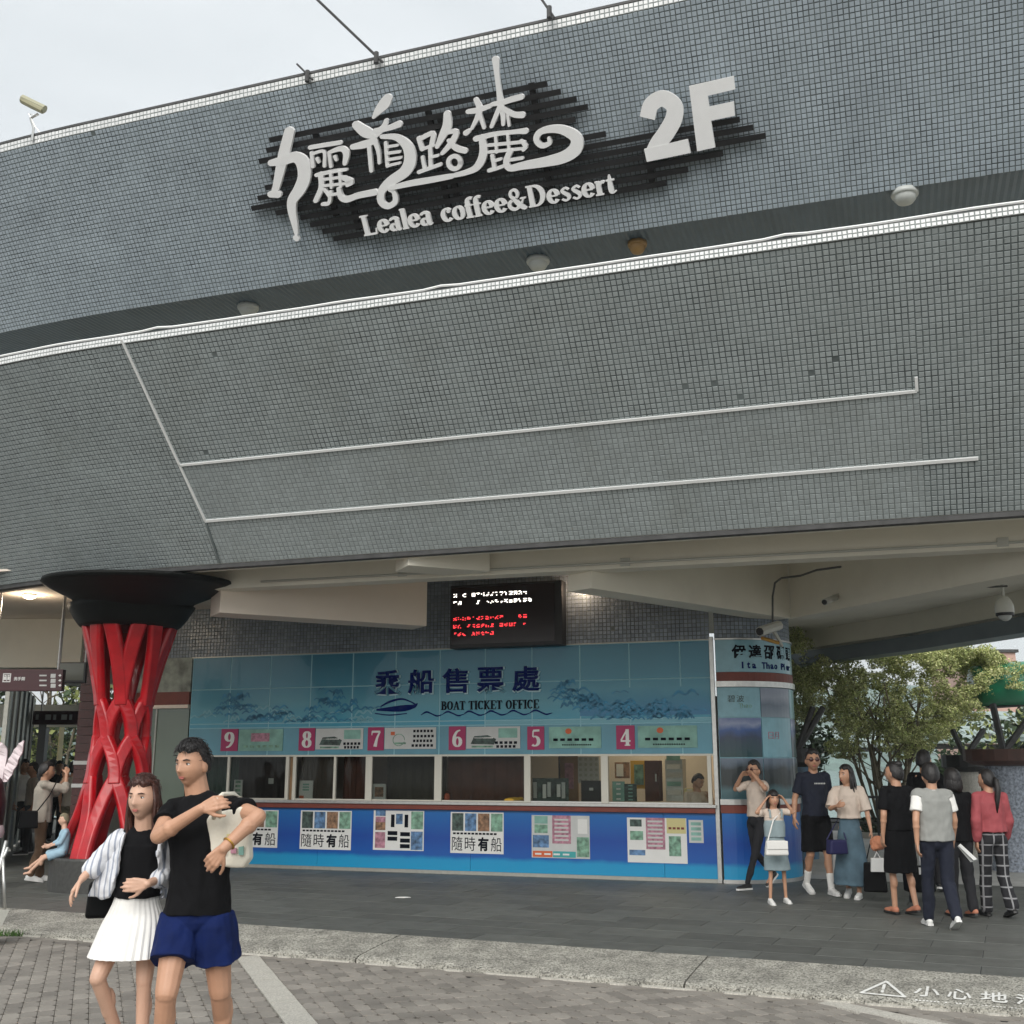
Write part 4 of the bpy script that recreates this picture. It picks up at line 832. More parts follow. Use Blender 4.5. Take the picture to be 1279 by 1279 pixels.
# dark room behind, brighter towards window 4
room = MB(); room.box(SL, SR, TW - 2.3, TW - 2.25, 0.02, 2.6); room.build('room_wall', M['cream2'], off)
MB().box(SL, SR, TW - 2.25, TW - .12, 2.55, 2.6).build('room_ceiling', M['cream'], off)
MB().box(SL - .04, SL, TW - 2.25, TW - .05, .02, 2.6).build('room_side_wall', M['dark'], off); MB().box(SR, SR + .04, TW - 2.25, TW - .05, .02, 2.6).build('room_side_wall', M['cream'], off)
MB().box(SL, SR, TW - 2.25, TW - .04, 0.005, .02).build('room_floor', M['slate'], off)
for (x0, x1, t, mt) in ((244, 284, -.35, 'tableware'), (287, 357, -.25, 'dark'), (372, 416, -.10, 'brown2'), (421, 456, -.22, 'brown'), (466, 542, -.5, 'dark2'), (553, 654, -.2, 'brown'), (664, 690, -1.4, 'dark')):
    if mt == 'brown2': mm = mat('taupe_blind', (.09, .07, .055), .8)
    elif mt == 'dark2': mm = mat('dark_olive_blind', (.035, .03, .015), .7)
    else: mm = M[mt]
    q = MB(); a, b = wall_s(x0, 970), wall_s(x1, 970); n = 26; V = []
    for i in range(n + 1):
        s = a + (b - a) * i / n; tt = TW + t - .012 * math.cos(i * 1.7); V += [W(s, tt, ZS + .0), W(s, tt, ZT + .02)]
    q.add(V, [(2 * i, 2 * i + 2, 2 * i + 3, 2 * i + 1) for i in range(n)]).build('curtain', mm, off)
# the room's own lamp near window 4
li = bpy.data.lights.new('office_lamp', 'AREA'); li.energy = 9; li.size = 1.2; li.color = (1, .82, .6); lo = bpy.data.objects.new('office_lamp', li); COL.objects.link(lo); lo.location = W(-3.9, TW - 1.2, 2.5)
fx = empty('office_ceiling_lamp', W(-3.9, TW - 1.2, 2.53), 'flat ceiling lamp inside the ticket room over window 4', 'ceiling lamp'); MB().box(-4.5, -3.3, TW - 1.3, TW - 1.1, 2.515, 2.545).build('lamp_shade', M['lamp_lit'], fx)
# things in the bright rooms
def board(x0, x1, y0, y1, t, mt, name, label, cat, thick=.02):
    a = on_wall(x0, y1, TW + t); b = on_wall(x1, y0, TW + t); (s0, z0), (s1, z1) = sz(a), sz(b)
    e = empty(name, W((s0 + s1) / 2, TW + t, z0), label, cat); MB().box(s0, s1, TW + t - thick, TW + t, z0, z1).build('panel', mt, e, bevel=.003); return e, s0, s1, z0, z1
def marks(e, s0, s1, z0, z1, t, mt, rows, cols=1, nm='print', fill=.6):
    q = MB()
    for i in range(rows):
        for j in range(cols):
            cz = z0 + (z1 - z0) * (i + .5) / rows; cs = s0 + (s1 - s0) * (j + .5) / cols; hz = (z1 - z0) / rows * fill / 2; hs = (s1 - s0) / cols * fill / 2
            q.box(cs - hs, cs + hs, TW + t + .0005, TW + t + .002, cz - hz, cz + hz)
    q.build(nm, mt, e, kind='stuff')
e, a, b, c, d = board(291, 303, 974, 1000, -.12, M['paper'], 'price_card', 'white price card standing inside window 9', 'price card'); marks(e, a, b, c, d, -.12, M['pic_green'], 5, 1)
e, a, b, c, d = board(335, 342, 972, 979, -.24, M['paper'], 'note_card', 'tiny white note pinned on the dark curtain of window 9', 'note')
e, a, b, c, d = board(373, 391, 975, 1000, -.08, M['paper'], 'price_card', 'white card with an orange corner standing inside window 8', 'price card'); MB().box(a + .01, a + .09, TW - .079, TW - .077, c + .01, c + .08).build('print', M['pic_orange'], e); marks(e, a + .03, b - .03, c + .15, d - .04, -.078, M['pic_aqua'], 3)
e, a, b, c, d = board(465, 482, 979, 1000, -.06, M['paper2'], 'price_card', 'grey framed card standing at the left of window 7', 'price card'); MB().box(a + .04, b - .04, TW - .059, TW - .057, c + .06, d - .05).build('print', M['pic_brown'], e)
e, a, b, c, d = board(665, 710, 972, 1001, -.2, M['pic_dark'], 'leaflet_rack', 'rack of dark and white leaflets inside window 5', 'leaflet rack')
for k in range(7): MB().box(a + .02 + k * .075, a + .075 + k * .075, TW - .199, TW - .18, c + .05 + .02 * (k % 2), d - .06 - .03 * ((k * 5) % 3)).build('leaflet', [M['paper2'], M['pic_dark'], M['paper']][k % 3], e)
e, a, b, c, d = board(726, 751, 975, 1001, -.25, M['black'], 'computer_monitor', 'black monitor back standing inside window 5', 'monitor', .05); MB().box((a + b) / 2 - .03, (a + b) / 2 + .03, TW - .249, TW - .246, c + .16, c + .2).build('logo_dot', M['steel'], e)
e, a, b, c, d = board(700, 722, 945, 1001, -1.2, M['wood'], 'door_panel', 'warm wooden door panel seen through window 5', 'door')
MB().box(a + .08, b - .08, TW - 1.2, TW - 1.19, c + .2, d - .1).build('door_inset', M['pic_pink'], e)
e, a, b, c, d = board(722, 748, 945, 978, -1.0, M['paper2'], 'wall_calendar', 'pale calendar on the wall inside window 5', 'calendar'); marks(e, a, b, c, d, -1.0, M['alu'], 5, 4, fill=.5)
e, a, b, c, d = board(765, 780, 976, 1001, -.16, M['pic_aqua'], 'price_card', 'green standing card at the left of window 4', 'price card'); marks(e, a, b, c, d, -.16, M['paper'], 4, fill=.35)
e, a, b, c, d = board(780, 795, 979, 1001, -.15, M['pic_dark'], 'price_card', 'dark blue standing card in window 4 beside the green one', 'price card'); marks(e, a, b, c, d, -.15, M['pic_aqua'], 5, fill=.35)
e, a, b, c, d = board(788, 808, 950, 985, -1.3, M['yellow'], 'picture_frame', 'yellow framed notice hanging inside window 4', 'picture'); MB().box(a + .06, b - .06, TW - 1.299, TW - 1.29, c + .06, d - .06).build('picture', M['pic_green'], e)
e, a, b, c, d = board(768, 786, 952, 972, -1.5, M['pic_brown'], 'wall_notice', 'brown and white notice hanging inside window 4 left of the yellow frame', 'notice'); MB().box(a + .03, b - .1, TW - 1.499, TW - 1.49, c + .03, d - .03).build('print', M['paper'], e)
e, a, b, c, d = board(806, 822, 950, 1001, -1.1, M['brown'], 'cupboard', 'dark brown cupboard standing inside window 4', 'cupboard', .3); MB().box(b - .05, b - .03, TW - 1.1, TW - 1.08, c + .3, d - .2).build('handle', M['steel'], e)
e, a, b, c, d = board(832, 852, 948, 1001, -1.2, M['steel'], 'metal_shelf', 'pale metal shelf of boxes inside window 4', 'shelf', .3)
for k in range(5): MB().box(a + .03, b - .03, TW - 1.2, TW - 1.17, c + .1 + k * .13, c + .17 + k * .13).build('box', [M['paper'], M['pic_aqua'], M['paper2']][k % 3], e)
e, a, b, c, d = board(855, 868, 985, 1001, -.5, M['pic_yellow'], 'paper_stack', 'tall stack of yellowish forms beside the clerk', 'paper stack', .15); marks(e, a, b, c, d, -.5, M['paper'], 5, 1, 'sheet', .5)
e = empty('yellow_bag', W(wall_s(640, 1000), TW - .1, ZS), 'small orange yellow cloth bundle on the sill of window 6', 'bundle'); p = W(wall_s(640, 1000), TW - .08, ZS + .03); MB().ball(p, (.16, .07, .045), 14).build('cloth', M['yellow'], e, smooth=True); MB().ball(p + u_ * .1 + z_ * .02, (.05, .04, .03), 10).build('knot', M['yellow'], e, smooth=True)
e = empty('red_bag', W(wall_s(557, 995), TW - .08, ZS), 'small red pouch at the left end of the sill of window 6', 'pouch'); p = W(wall_s(556, 995), TW - .08, ZS + .06); MB().ball(p, (.05, .05, .07), 12).build('pouch', M['pic_orange'], e, smooth=True); MB().ball(p + z_ * .07, (.025, .025, .03), 10).build('pouch_top', M['brown'], e, smooth=True)
# blue counter front
MB().box(SL, SR - .005, TW - .06, TW - .006, .0, .05).build('plinth', M['alu'], off)
SB = [SL, -8.9, -6.3, -3.33 - .0, SR]
for a, b in zip(SB[:-1], SB[1:]): MB().box(a + .002, b - .002, TW - .05, TW, .052, .943).build('counter_front', M['mural_low'], off, bevel=.002)
MB().box(SR - .005, SR + .055, TW - .02, TW + .03, 0, 3.45).build('corner_post', M['steel'], off, bevel=.005)
MB().box(SL - .03, SR + .05, TW - .02, TW + .012, 3.402, 3.42).build('top_trim', M['alu'], off)

# posters taped on the counter front
def poster(x0, y0, x1, y1, label, k, base=M['paper']):
    (s0, z1), (s1, z0) = sz(on_wall(x0, y0, TW + .004)), sz(on_wall(x1, y1, TW + .004))
    e = empty('poster', W((s0 + s1) / 2, TW + .004, z0), label, 'poster', group='posters taped on the counter front')
    MB().box(s0, s1, TW + .002, TW + .005, z0, z1).build('sheet', base, e)
    cnt = [0]
    def bx(x, X, y, Y, mt, nm='picture'):     # y measured down from the top
        cnt[0] += 1; d = .0003 * cnt[0]
        return MB().box(s0 + (s1 - s0) * x, s0 + (s1 - s0) * X, TW + .0055, TW + .0065 + d, z1 - (z1 - z0) * Y, z1 - (z1 - z0) * y).build(nm, mt, e)
    return e, s0, s1, z0, z1, bx
def sail_poster(x0, y0, x1, y1, label):
    e, s0, s1, z0, z1, bx = poster(x0, y0, x1, y1, label, 0)
    for i, mt in enumerate((M['pic_dark'], M['pic_blue'], M['pic_brown'], M['pic_green'])): bx(.03 + .245 * i, .245 + .245 * i, .03, .46, mt)
    for i in range(12): bx(.05 + .07 * i, .10 + .07 * i, .50, .545, M['blacktext'], 'small_print')
    for i, c in enumerate('隨時有船'):
        w = (s1 - s0) * .20; letters('character', c, W(s0 + (s1 - s0) * (.03 + .245 * i), TW + .0055, z0 + (z1 - z0) * .06), u_, z_, m_, .002, M['blacktext'], e, bold=.04 if c == '有' else 0, width=w, height=(z1 - z0) * .34)
sail_poster(283, 1011, 346, 1059, 'white schedule poster with black characters, partly hidden behind the man with the tote bag')
sail_poster(376, 1012, 438, 1062, 'second poster in the row, next to the arm of the man carrying the tote bag')
sail_poster(563, 1014, 629, 1067, 'poster with bold characters between the price block poster and the pink notice')
e, s0, s1, z0, z1, bx = poster(467, 1012, 529, 1063, 'white poster with photo columns and black price blocks below window 7', 1)
for y, Y, mt in ((.0, .14, 'pic_blue'), (.16, .3, 'pic_pink'), (.3, .5, 'pic_brown'), (.55, .95, 'pic_pink')): bx(.04, .24, y, Y, M[mt])
for y, Y, mt in ((.02, .46, 'pic_green'), (.52, .98, 'pic_blue')): bx(.75, .98, y, Y, M[mt])
for x in (.35, .62): bx(x, x + .07, .1, .42, M['blacktext'], 'print_column')
bx(.45, .58, .08, .34, M['pic_blue'])
for x, y in ((.29, .52), (.29, .66), (.54, .54), (.54, .70), (.54, .84)): bx(x, x + .19, y, y + .1, M['blacktext'], 'price_block')
e, s0, s1, z0, z1, bx = poster(664, 1018, 737, 1073, 'pale poster with red and teal footer strips below window 5', 2, M['paper2'])
for a in ((.05, .28, .02, .2, 'pic_aqua'), (.05, .28, .22, .42, 'pic_green'), (.02, .3, .47, .76, 'pic_blue'), (.36, .68, .0, .66, 'pic_pink'), (.02, .36, .84, .98, 'pic_orange'), (.37, .76, .84, .98, 'pic_teal'), (.78, .99, .5, .96, 'pic_green'), (.80, .96, .08, .42, 'paper')): bx(*a[:4], M[a[4]])
for k in range(6): bx(.40, .64, .08 + k * .095, .12 + k * .095, M['paper2'], 'print_line')
for k in range(4): bx(.06 + .16 * k, .17 + .16 * k, .89, .93, M['paper'], 'print_line')
e, s0, s1, z0, z1, bx = poster(783, 1021, 859, 1079, 'large white poster with pink notice and yellow sheet below window 4', 3)
for a in ((.05, .25, .04, .2, 'pic_dark'), (.05, .27, .3, .5, 'pic_green'), (.03, .3, .72, .84, 'pic_blue'), (.32, .64, .0, .70, 'pic_pink'), (.67, .99, .0, .34, 'pic_yellow'), (.70, .90, .4, .84, 'pic_green')): bx(*a[:4], M[a[4]])
for k in range(4): bx(.70 + .07 * k, .75 + .07 * k, .2, .25, M['redbrown'], 'print_line')
for k in range(7): bx(.35, .6, .06 + k * .09, .10 + k * .09, M['paper2'], 'print_line')
e, s0, s1, z0, z1, bx = poster(860, 1024, 879, 1053, 'small pale notice beside the large white poster below window 4', 4, M['paper2'])
for k in range(4): bx(.15, .85, .1 + k * .22, .24 + k * .22, M['pic_aqua'])

# ------------------------------------------------------------------ led board
led = empty('led_board', W(-5.67, TW + .05, 3.39), 'black led display board with white and red lines of text above the ticket windows', 'display board')
LS0, LS1, LZ0, LZ1 = -6.59, -4.75, 3.39, 4.38
MB().box(LS0, LS1, TW + .0, TW + .22, LZ0, LZ1).build('case', M['black'], led, bevel=.01); MB().box(LS0 + .03, LS1 - .12, TW + .221, TW + .228, LZ0 + .06, LZ1 - .04).build('screen', M['led'], led)
def ledrow(y, x0, x1, gaps, mt, seed):
    rr = random.Random(seed); q = MB(); n = int((x1 - x0) / .056); sx = LS0 + .06; hh2 = .056
    for i in range(n):
        if i in gaps: continue
        for a in range(3):
            for b in range(4):
                if rr.random() < .48:
                    s = sx + (x0 + (i + a / 4) * .056) * 1.38; z = LZ1 - y + b * hh2 / 4
                    q.box(s, s + .018, TW + .2285, TW + .231, z, z + .013)
    q.build('text_line', mt, led, kind='stuff')
ledrow(.19, .0, .95, (1, 3), M['led_white'], 1); ledrow(.31, .0, .98, (2, 3, 4, 6), M['led_white'], 2)
ledrow(.56, .0, .95, (11, 12, 13), M['led_red'], 3); ledrow(.68, .0, .9, (2, 9, 14), M['led_red'], 4); ledrow(.80, .0, .55, (3,), M['led_red'], 5)

# ------------------------------------------------------------------ curved corner column
R_C = 1.0; cs0 = -2.50; cc = W(cs0, TW - R_C, 0)
corner = empty('corner_column', cc, 'curved column with pier name panel and lake photographs at the right end of the ticket office', 'column')
a_m = math.atan2(m_[1], m_[0])          # direction of the front
def cyl(a0, a1, z0, z1, r, name, material, n=10, thick=.02):
    """a measured clockwise seen from above from the front normal, degrees"""
    q = MB(); A = [a_m + math.radians(a) for a in np.linspace(a0, a1, n + 1)]; V = []
    for a in A:
        for (rr, z) in ((r - thick, z0), (r, z0), (r, z1), (r - thick, z1)): V.append((cc[0] + rr * math.cos(a), cc[1] + rr * math.sin(a), z))
    Fc = [(i * 4 + j, i * 4 + (j + 1) % 4, i * 4 + 4 + (j + 1) % 4, i * 4 + 4 + j) for i in range(n) for j in range(4)] + [(0, 1, 2, 3), (n * 4 + 3, n * 4 + 2, n * 4 + 1, n * 4)]
    return q.add(V, Fc).build(name, material, corner)
AE = 130
def fcyl(a, b): 
    b = np.broadcast_to(np.asarray(b, float), np.shape(a)); th = a_m + np.asarray(a) / R_C; return np.stack([cc[0] + (R_C - .02) * np.cos(th), cc[1] + (R_C - .02) * np.sin(th), 3.43 + b * 1.28], 1)
mosaic('column_mosaic', fcyl, R_C * math.radians(AE), 1.28, .062, M['tile_wall'], M['grout'], corner, gap=.010)
cyl(0, AE, .0, 4.7, R_C - .05, 'column_core', M['bluegrey'], 24)
P1 = [0.6, 37, 74, 111, AE]
for a, b in zip(P1[:-1], P1[1:]): pass
cyl(.6, AE, 2.935, 3.40, R_C, 'name_panel', M['aqua'], 24); cyl(.6, AE, 2.80, 2.93, R_C + .004, 'red_band', M['redbrown'], 24); cyl(0, AE, 2.72, 2.80, R_C + .03, 'steel_band', M['steel'], 24, .05)
cyl(0, AE, 3.402, 3.425, R_C + .02, 'top_trim', M['steel'], 24, .05)
rowz = [(2.285, 2.715), (1.72, 2.28), (1.145, 1.715)]; mats_ = [[M['aqua'], M['photo_c'], M['aqua'], M['photo_c']], [M['photo_a'], M['aqua'], M['photo_a'], M['aqua']], [M['photo_b'], M['photo_b'], M['photo_b'], M['aqua']]]
for (z0, z1), mm in zip(rowz, mats_):
    for (a, b), mt in zip(zip(P1[:-1], P1[1:]), mm): cyl(a + .4, b - .4, z0 + .006, z1 - .006, R_C, 'photo_panel', mt, 8)
    cyl(.6, AE, z0 - .004, z1, R_C - .012, 'panel_joint', M['aqua'], 24)
cyl(0, AE, 1.065, 1.14, R_C + .03, 'steel_shelf', M['steel'], 24, .06); cyl(0, AE, .95, 1.06, R_C + .012, 'red_band', M['redbrown'], 24); cyl(.6, AE, .05, .945, R_C, 'column_front', M['mural_low'], 24); cyl(0, AE, 0, .05, R_C + .01, 'plinth', M['steel'], 24)
def cyl_text(body, a0, z0, h, wtot, material, bold, name='character', latin=False, r=R_C):
    for k, c in enumerate(body):
        if c == ' ': continue
        me = text_mesh(c, bold, .01); V = np.empty(len(me.vertices) * 3); me.vertices.foreach_get('co', V); V = V.reshape(-1, 3); lo, hi = V.min(0), V.max(0)
        w = wtot / len(body) * .84; hgt = h
        if latin: hgt = h if c.isupper() or c in 'hltdi' else h * .75; w = w * (.38 if c in 'Ii' else .75 if c == 't' else 1.1 if c.isupper() else .95)
        q = (V - lo) / np.maximum(hi - lo, 1e-6); arc = (wtot / len(body) * k + q[:, 0] * w) / r; th = a_m + math.radians(a0) + arc; rr = r + .001 + .003 * q[:, 2]
        Wd = np.stack([cc[0] + rr * np.cos(th), cc[1] + rr * np.sin(th), z0 + q[:, 1] * hgt], 1); me.vertices.foreach_set('co', Wd.ravel()); me.materials.clear(); me.materials.append(material); me.name = name; link(name, me, corner)
cyl_text('伊達邵碼頭', 14, 3.13, .20, 1.25, M['blacktext'], .03); cyl_text('Ita Thao Pier', 22, 2.985, .095, 1.02, M['navytext'], .035, 'letter', True)
cyl_text('碧波', 9, 2.50, .10, .26, M['pic_dark'], .0); cyl_text('Thao', 18, 2.42, .06, .2, M['pic_green'], .0, 'letter', True); cyl_text('日月', 43, 1.98, .10, .22, M['pic_pink'], 0)

# ------------------------------------------------------------------ conduits and boxes on the soffit
for (p0, p1) in ((W(-7.9, -12.70, 3.99), W(2.4, -13.08, 3.99)), (W(-5.2, -13.2, 4.70), W(-5.2, -16.2, 4.70)), (W(.2, -13.5, 4.70), W(.2, -19, 4.70))): MB().tube([p0, p1], .016, 6).build('conduit', M['cctv'], bld, smooth=True)
for p in (W(-3.0, -12.92, 4.0), W(1.2, -13.05, 4.0), W(-5.9, -12.83, 4.02)): q = MB(); q.hexa([p + u_ * a + m_ * b + z_ * c for c in (-.05, .05) for a, b in ((-.06, -.03), (.06, -.03), (.06, .03), (-.06, .03))]); q.build('junction_box', M['cctv'], bld, bevel=.006)

# ------------------------------------------------------------------ cameras and cables under the canopy
def bullet(name, pa_, pb_, r, label, mount):
    e = empty(name, pa_, label, 'security camera'); d = pb_ - pa_; d = d / np.linalg.norm(d)
    MB().tube([pa_, pb_], r, 12).build('camera_housing', M['cctv'], e, smooth=True); MB().tube([pa_ - d * .012, pa_ + d * .0], r * .8, 12).build('lens', M['black'], e)
    MB().tube([pb_ - d * .05, mount, mount + z_ * .03], r * .35, 8).build('bracket', M['cctv'], e); MB().ball(mount, r * .9, 10).build('mount', M['cctv'], e, smooth=True)
bullet('bullet_camera', at_y(1030, 752, 15.0), at_y(1044, 746, 15.25), .045, 'small white bullet camera on the cream beam right of the corner column', at_y(1052, 738, 15.4))
pc = at_y(965, 786, 15.6); e = empty('wall_camera', pc, 'cream box camera on a bracket at the top of the curved corner column', 'security camera')
MB().tube([at_y(949, 789, 15.3), at_y(973, 781, 15.6)], [.07, .07], 8).build('camera_housing', M['cctv'], e); MB().tube([at_y(948, 789, 15.28), at_y(950, 788.5, 15.3)], .055, 8).build('lens', M['black'], e)
MB().tube([at_y(966, 788, 15.6), at_y(972, 798, 15.7), at_y(976, 806, 15.9)], .03, 6).build('bracket', M['cctv'], e); MB().tube([at_y(952, 797, 15.5), at_y(972, 803, 15.7)], .028, 6).build('floodlight', M['gold'], e)
e = empty('dome_camera', at_y(1253, 760, 14.2), 'white dome camera hanging below a pipe at the right edge under the canopy', 'security camera')
p = at_y(1253, 745, 14.2)
MB().tube([p, p + z_ * .16], .022, 8).build('drop_pipe', M['cctv'], e)
MB().revolve(p, [(0, 0), (.05, 0), (.09, -.05), (.115, -.12), (.118, -.20), (.11, -.22)], 20).build('camera_housing', M['cctv'], e, smooth=True); MB().ball(p - z_ * .235, (.085, .085, .085), 16).build('glass_dome', M['lamp'], e, smooth=True); MB().revolve(p, [(.112, -.215), (.112, -.25), (.10, -.252)], 20).build('dark_ring', M['black'], e)
def cable(pts, Y, label, r=.014):
    P = [at_y(x, y, Y if not hasattr(Y, '__len__') else Y[i]) for i, (x, y) in enumerate(pts)]; o = MB().tube(P, r, 6).build('cable', M['cable']); tag(o, label, 'cable')
cable([(1206, 700), (1206, 722), (1208, 728), (1216, 731), (1238, 733), (1258, 732)], 14.1, 'dark cable bending along the beam to the dome camera')
cable([(965, 784), (965, 745), (968, 728), (976, 722), (1000, 719), (1020, 712), (1050, 708)], [15.6, 15.5, 15.2, 14.9, 14.5, 13.9, 13.4], 'pair of dark cables rising from the box camera to the edge beam')
# lamp on the wall right of the led board
def real_lamp(name, p, e_, col, r=.06):
    l_ = bpy.data.lights.new(name, 'POINT'); l_.energy = e_; l_.color = col; l_.shadow_soft_size = r; o_ = bpy.data.objects.new(name, l_); COL.objects.link(o_); o_.location = tuple(p)
wl_ = empty('wall_lamp', W(-4.48, TW + .04, 4.25), 'small lit warm lamp on the mosaic wall right of the led board', 'wall lamp')
MB().box(-4.53, -4.43, TW, TW + .05, 4.32, 4.38).build('lamp_base', M['slate'], wl_); MB().ball(W(-4.48, TW + .06, 4.30), .035, 12).build('bulb', M['lamp_lit'], wl_, smooth=True); real_lamp('wall_lamp_light', W(-4.48, TW + .16, 4.25), 5, (1, .72, .5))
# left ceiling lamp, lit
p = at_z(37, 744, 4.23); e = empty('lit_ceiling_lamp', p, 'lit round ceiling lamp at the far left under the canopy', 'ceiling lamp')
MB().revolve(p, [(0, .02), (.11, .02), (.115, 0)], 20).build('lamp_rim', M['cctv'], e); MB().revolve(p, [(.108, 0), (.09, -.03), (.05, -.05), (0, -.055)], 20).build('lamp_shade', M['lamp_lit'], e, smooth=True); real_lamp('ceiling_lamp_light', p - z_ * .15, 10, (1, .82, .6))

# ================================================================== LATTICE COLUMN
LC = np.array([-5.43, 15.75, 0])
def sweep(q, pts, nrm, wt, wr):
    ring = [(1, .45), (.75, 1), (-.75, 1), (-1, .45), (-1, -.6), (-.7, -1), (.7, -1), (1, -.6)]; V = []; n = len(pts)
    for i, p in enumerate(pts):
        d = _nz(pts[min(i + 1, n - 1)] - pts[max(i - 1, 0)]); r = nrm[i] - d * (nrm[i] @ d); r = _nz(r); b = np.cross(d, r)
        for a, e_ in ring: V.append(p + b * a * wt[i] + r * e_ * wr)
    q.add(V, [(i * 8 + j, i * 8 + (j + 1) % 8, i * 8 + 8 + (j + 1) % 8, i * 8 + 8 + j) for i in range(n - 1) for j in range(8)] + [tuple(range(8))[::-1], tuple(range((n - 1) * 8, n * 8))])
def _nz(v): return v / (np.linalg.norm(v) + 1e-9)
def lattice(c, label):
    e = empty('lattice_column', c, label, 'column', group='red lattice columns carrying the canopy')
    ZR = [.43, .72, .98, 1.46, 1.98, 2.5, 3.0, 3.58, 3.75]; RR = [.66, .57, .48, .37, .31, .33, .43, .58, .62]
    rad = lambda z: float(np.interp(z, ZR, RR))
    th0 = math.radians(-90 + 12)
    def P(a, z): r = rad(z); return np.array([c[0] + r * math.cos(a), c[1] + r * math.sin(a), z])
    peaks = [(1.46, 0), (1.98, .5), (2.5, 0), (3.62, .5)]; N = 6; st = 2 * math.pi / N
    for r_, (zp, offs) in enumerate(peaks):
        zb = .40 if r_ == 0 else peaks[r_ - 1][0] - .10 if r_ < 3 else 2.42
        for k in range(N):
            a0 = th0 + (k + offs) * st; q = MB()
            for sgn_ in (-1, 1):
                pts = []
                for t in np.linspace(0, 1, 9):
                    if r_ == 3: a = a0 + sgn_ * st * (.5 - .34 * t ** 1.2)
                    elif r_ == 0: a = a0 + sgn_ * st * .42 * (1 - t ** 3.0)
                    else: a = a0 + sgn_ * st * .50 * (1 - t ** 2.4)
                    pts.append(P(a, zb + (zp - zb) * t))
                nr = [_nz((p - c) * np.array([1, 1, 0])) for p in pts]; pr = .012 * (r_ % 2) + .004 * (sgn_ + 1); pts = [p + n_ * pr for p, n_ in zip(pts, nr)]
                w0 = .088; sweep(q, pts, nr, [w0 * (1.25 - .25 * t) if r_ == 3 else w0 for t in np.linspace(1, 0, 9)], .06)
            ob = q.build('arch', M['red'], e); bv = ob.modifiers.new('b', 'BEVEL'); bv.width = .014; bv.segments = 2; bv.limit_method = 'ANGLE'; bv.angle_limit = .35
    MB().revolve(c, [(.0, 0), (.80, 0), (.80, .40), (.79, .425), (0, .425)], 40).build('planter_base', mat('dark_granite_base', (.045, .045, .042), .5, var=.25, scale=25, bump=.1) if 'dark_granite_base' not in MATS else MATS['dark_granite_base'], e)
    au = math.atan2(u_[1], u_[0])
    MB().revolve(c, [(.50, 3.50), (.66, 3.50), (.72, 3.54), (.80, 3.64), (.86, 3.74), (.90, 3.80), (.80, 3.83), (.6, 3.86)], 48, wob=lambda a, z: 1 + .05 * math.cos(4 * (a - au))).build('cap_bowl', M['capblack'], e, smooth=True)
    q = MB(); q.revolve(c, [(.70, 3.66), (.74, 3.74), (.80, 3.84), (.92, 3.92), (1.00, 3.96), (1.04, 3.99), (1.03, 4.03), (.6, 4.035)], 64, wob=lambda a, z: 1 + (.26 * abs(math.cos(a - au - .35)) ** 2 - .04) * min(1, max(0, (z - 3.82) / .12)))
    V = q.v[0]; V += ((u_ * .66 + m_ * .72) * np.clip((V[:, 2:3] - 3.72) / .26, 0, 1) ** 1.1); q.build('cap_flare', M['capblack'], e, smooth=True)
    return e
lat = lattice(LC, 'red lattice column with black flared cap standing on a round granite base at left')
sec = lat.copy(); COL.objects.link(sec); sec.location = LC + (1.95 + 10.26) * u_; sec['label'] = 'second black capped lattice column just outside the right frame edge, cap tip in view'
for chd in [o for o in bpy.data.objects if o.parent == lat]:
    c = chd.copy(); c.parent = sec; COL.objects.link(c)

# ================================================================== LEFT SIDE
lw = empty('side_wall', W(-12, TW, 0), 'pale green glass wall with a notice panel left of the ticket office', 'wall')
MB().box(-12.6, SL - .03, TW - .06, TW - .005, 2.84, 3.42).build('notice_panel', mat('pale_mural', (.30, .33, .29), .6, var=.55, scale=5), lw)
MB().box(-12.3, -12.05, TW - .004, TW, 3.1, 3.3).build('notice', M['paper'], lw)
MB().box(-12.6, SL - .03, TW - .05, TW + .02, 2.62, 2.838).build('red_band', M['redbrown'], lw); MB().box(-12.6, SL - .03, TW - .05, TW + .035, 2.56, 2.618).build('trim', M['cream2'], lw)
for a, b in ((-12.6, -12.12), (-12.09, SL - .03)): MB().box(a, b, TW - .05, TW - .01, .04, 2.556).build('glass_panel', M['palegreen'], lw)
MB().box(-12.12, -12.09, TW - .05, TW + .01, .04, 2.556).build('mullion', M['alu'], lw)
MB().box(-12.6, SL - .03, TW - .05, TW - .0, 0, .038).build('plinth', M['alu'], lw)
MB().box(-12.62, -12.6, TW - 4, TW, 0, 4.7).build('return_wall', M['cream'], lw)
# low ceiling with joints
lc = empty('side_ceiling', W(-14, -17, 3.78), 'low cream ceiling of large panels at the far left behind the parapet', 'ceiling')
sj = [-9.6, -12.8, -16.4, -21.]; tj = [-12.12, -16.0, -20.5, -26.]
for a, b in zip(sj[1:], sj[:-1]):
    for c, d in zip(tj[1:], tj[:-1]):
        if a > -13.5 and d < -16.1: continue
        MB().box(a + .012, b - .012, c + .012, d - .012, 4.25, 4.28).build('ceiling_panel', M['cream2'], lc)
MB().box(-21, -12.8, -26, -12.13, 4.286, 4.3).build('ceiling_back', M['slate'], lc)
MB().boxw(-17, -7.9, 20.4, 20.8, 3.35, 4.245).build('cross_beam', M['cream'], lc)
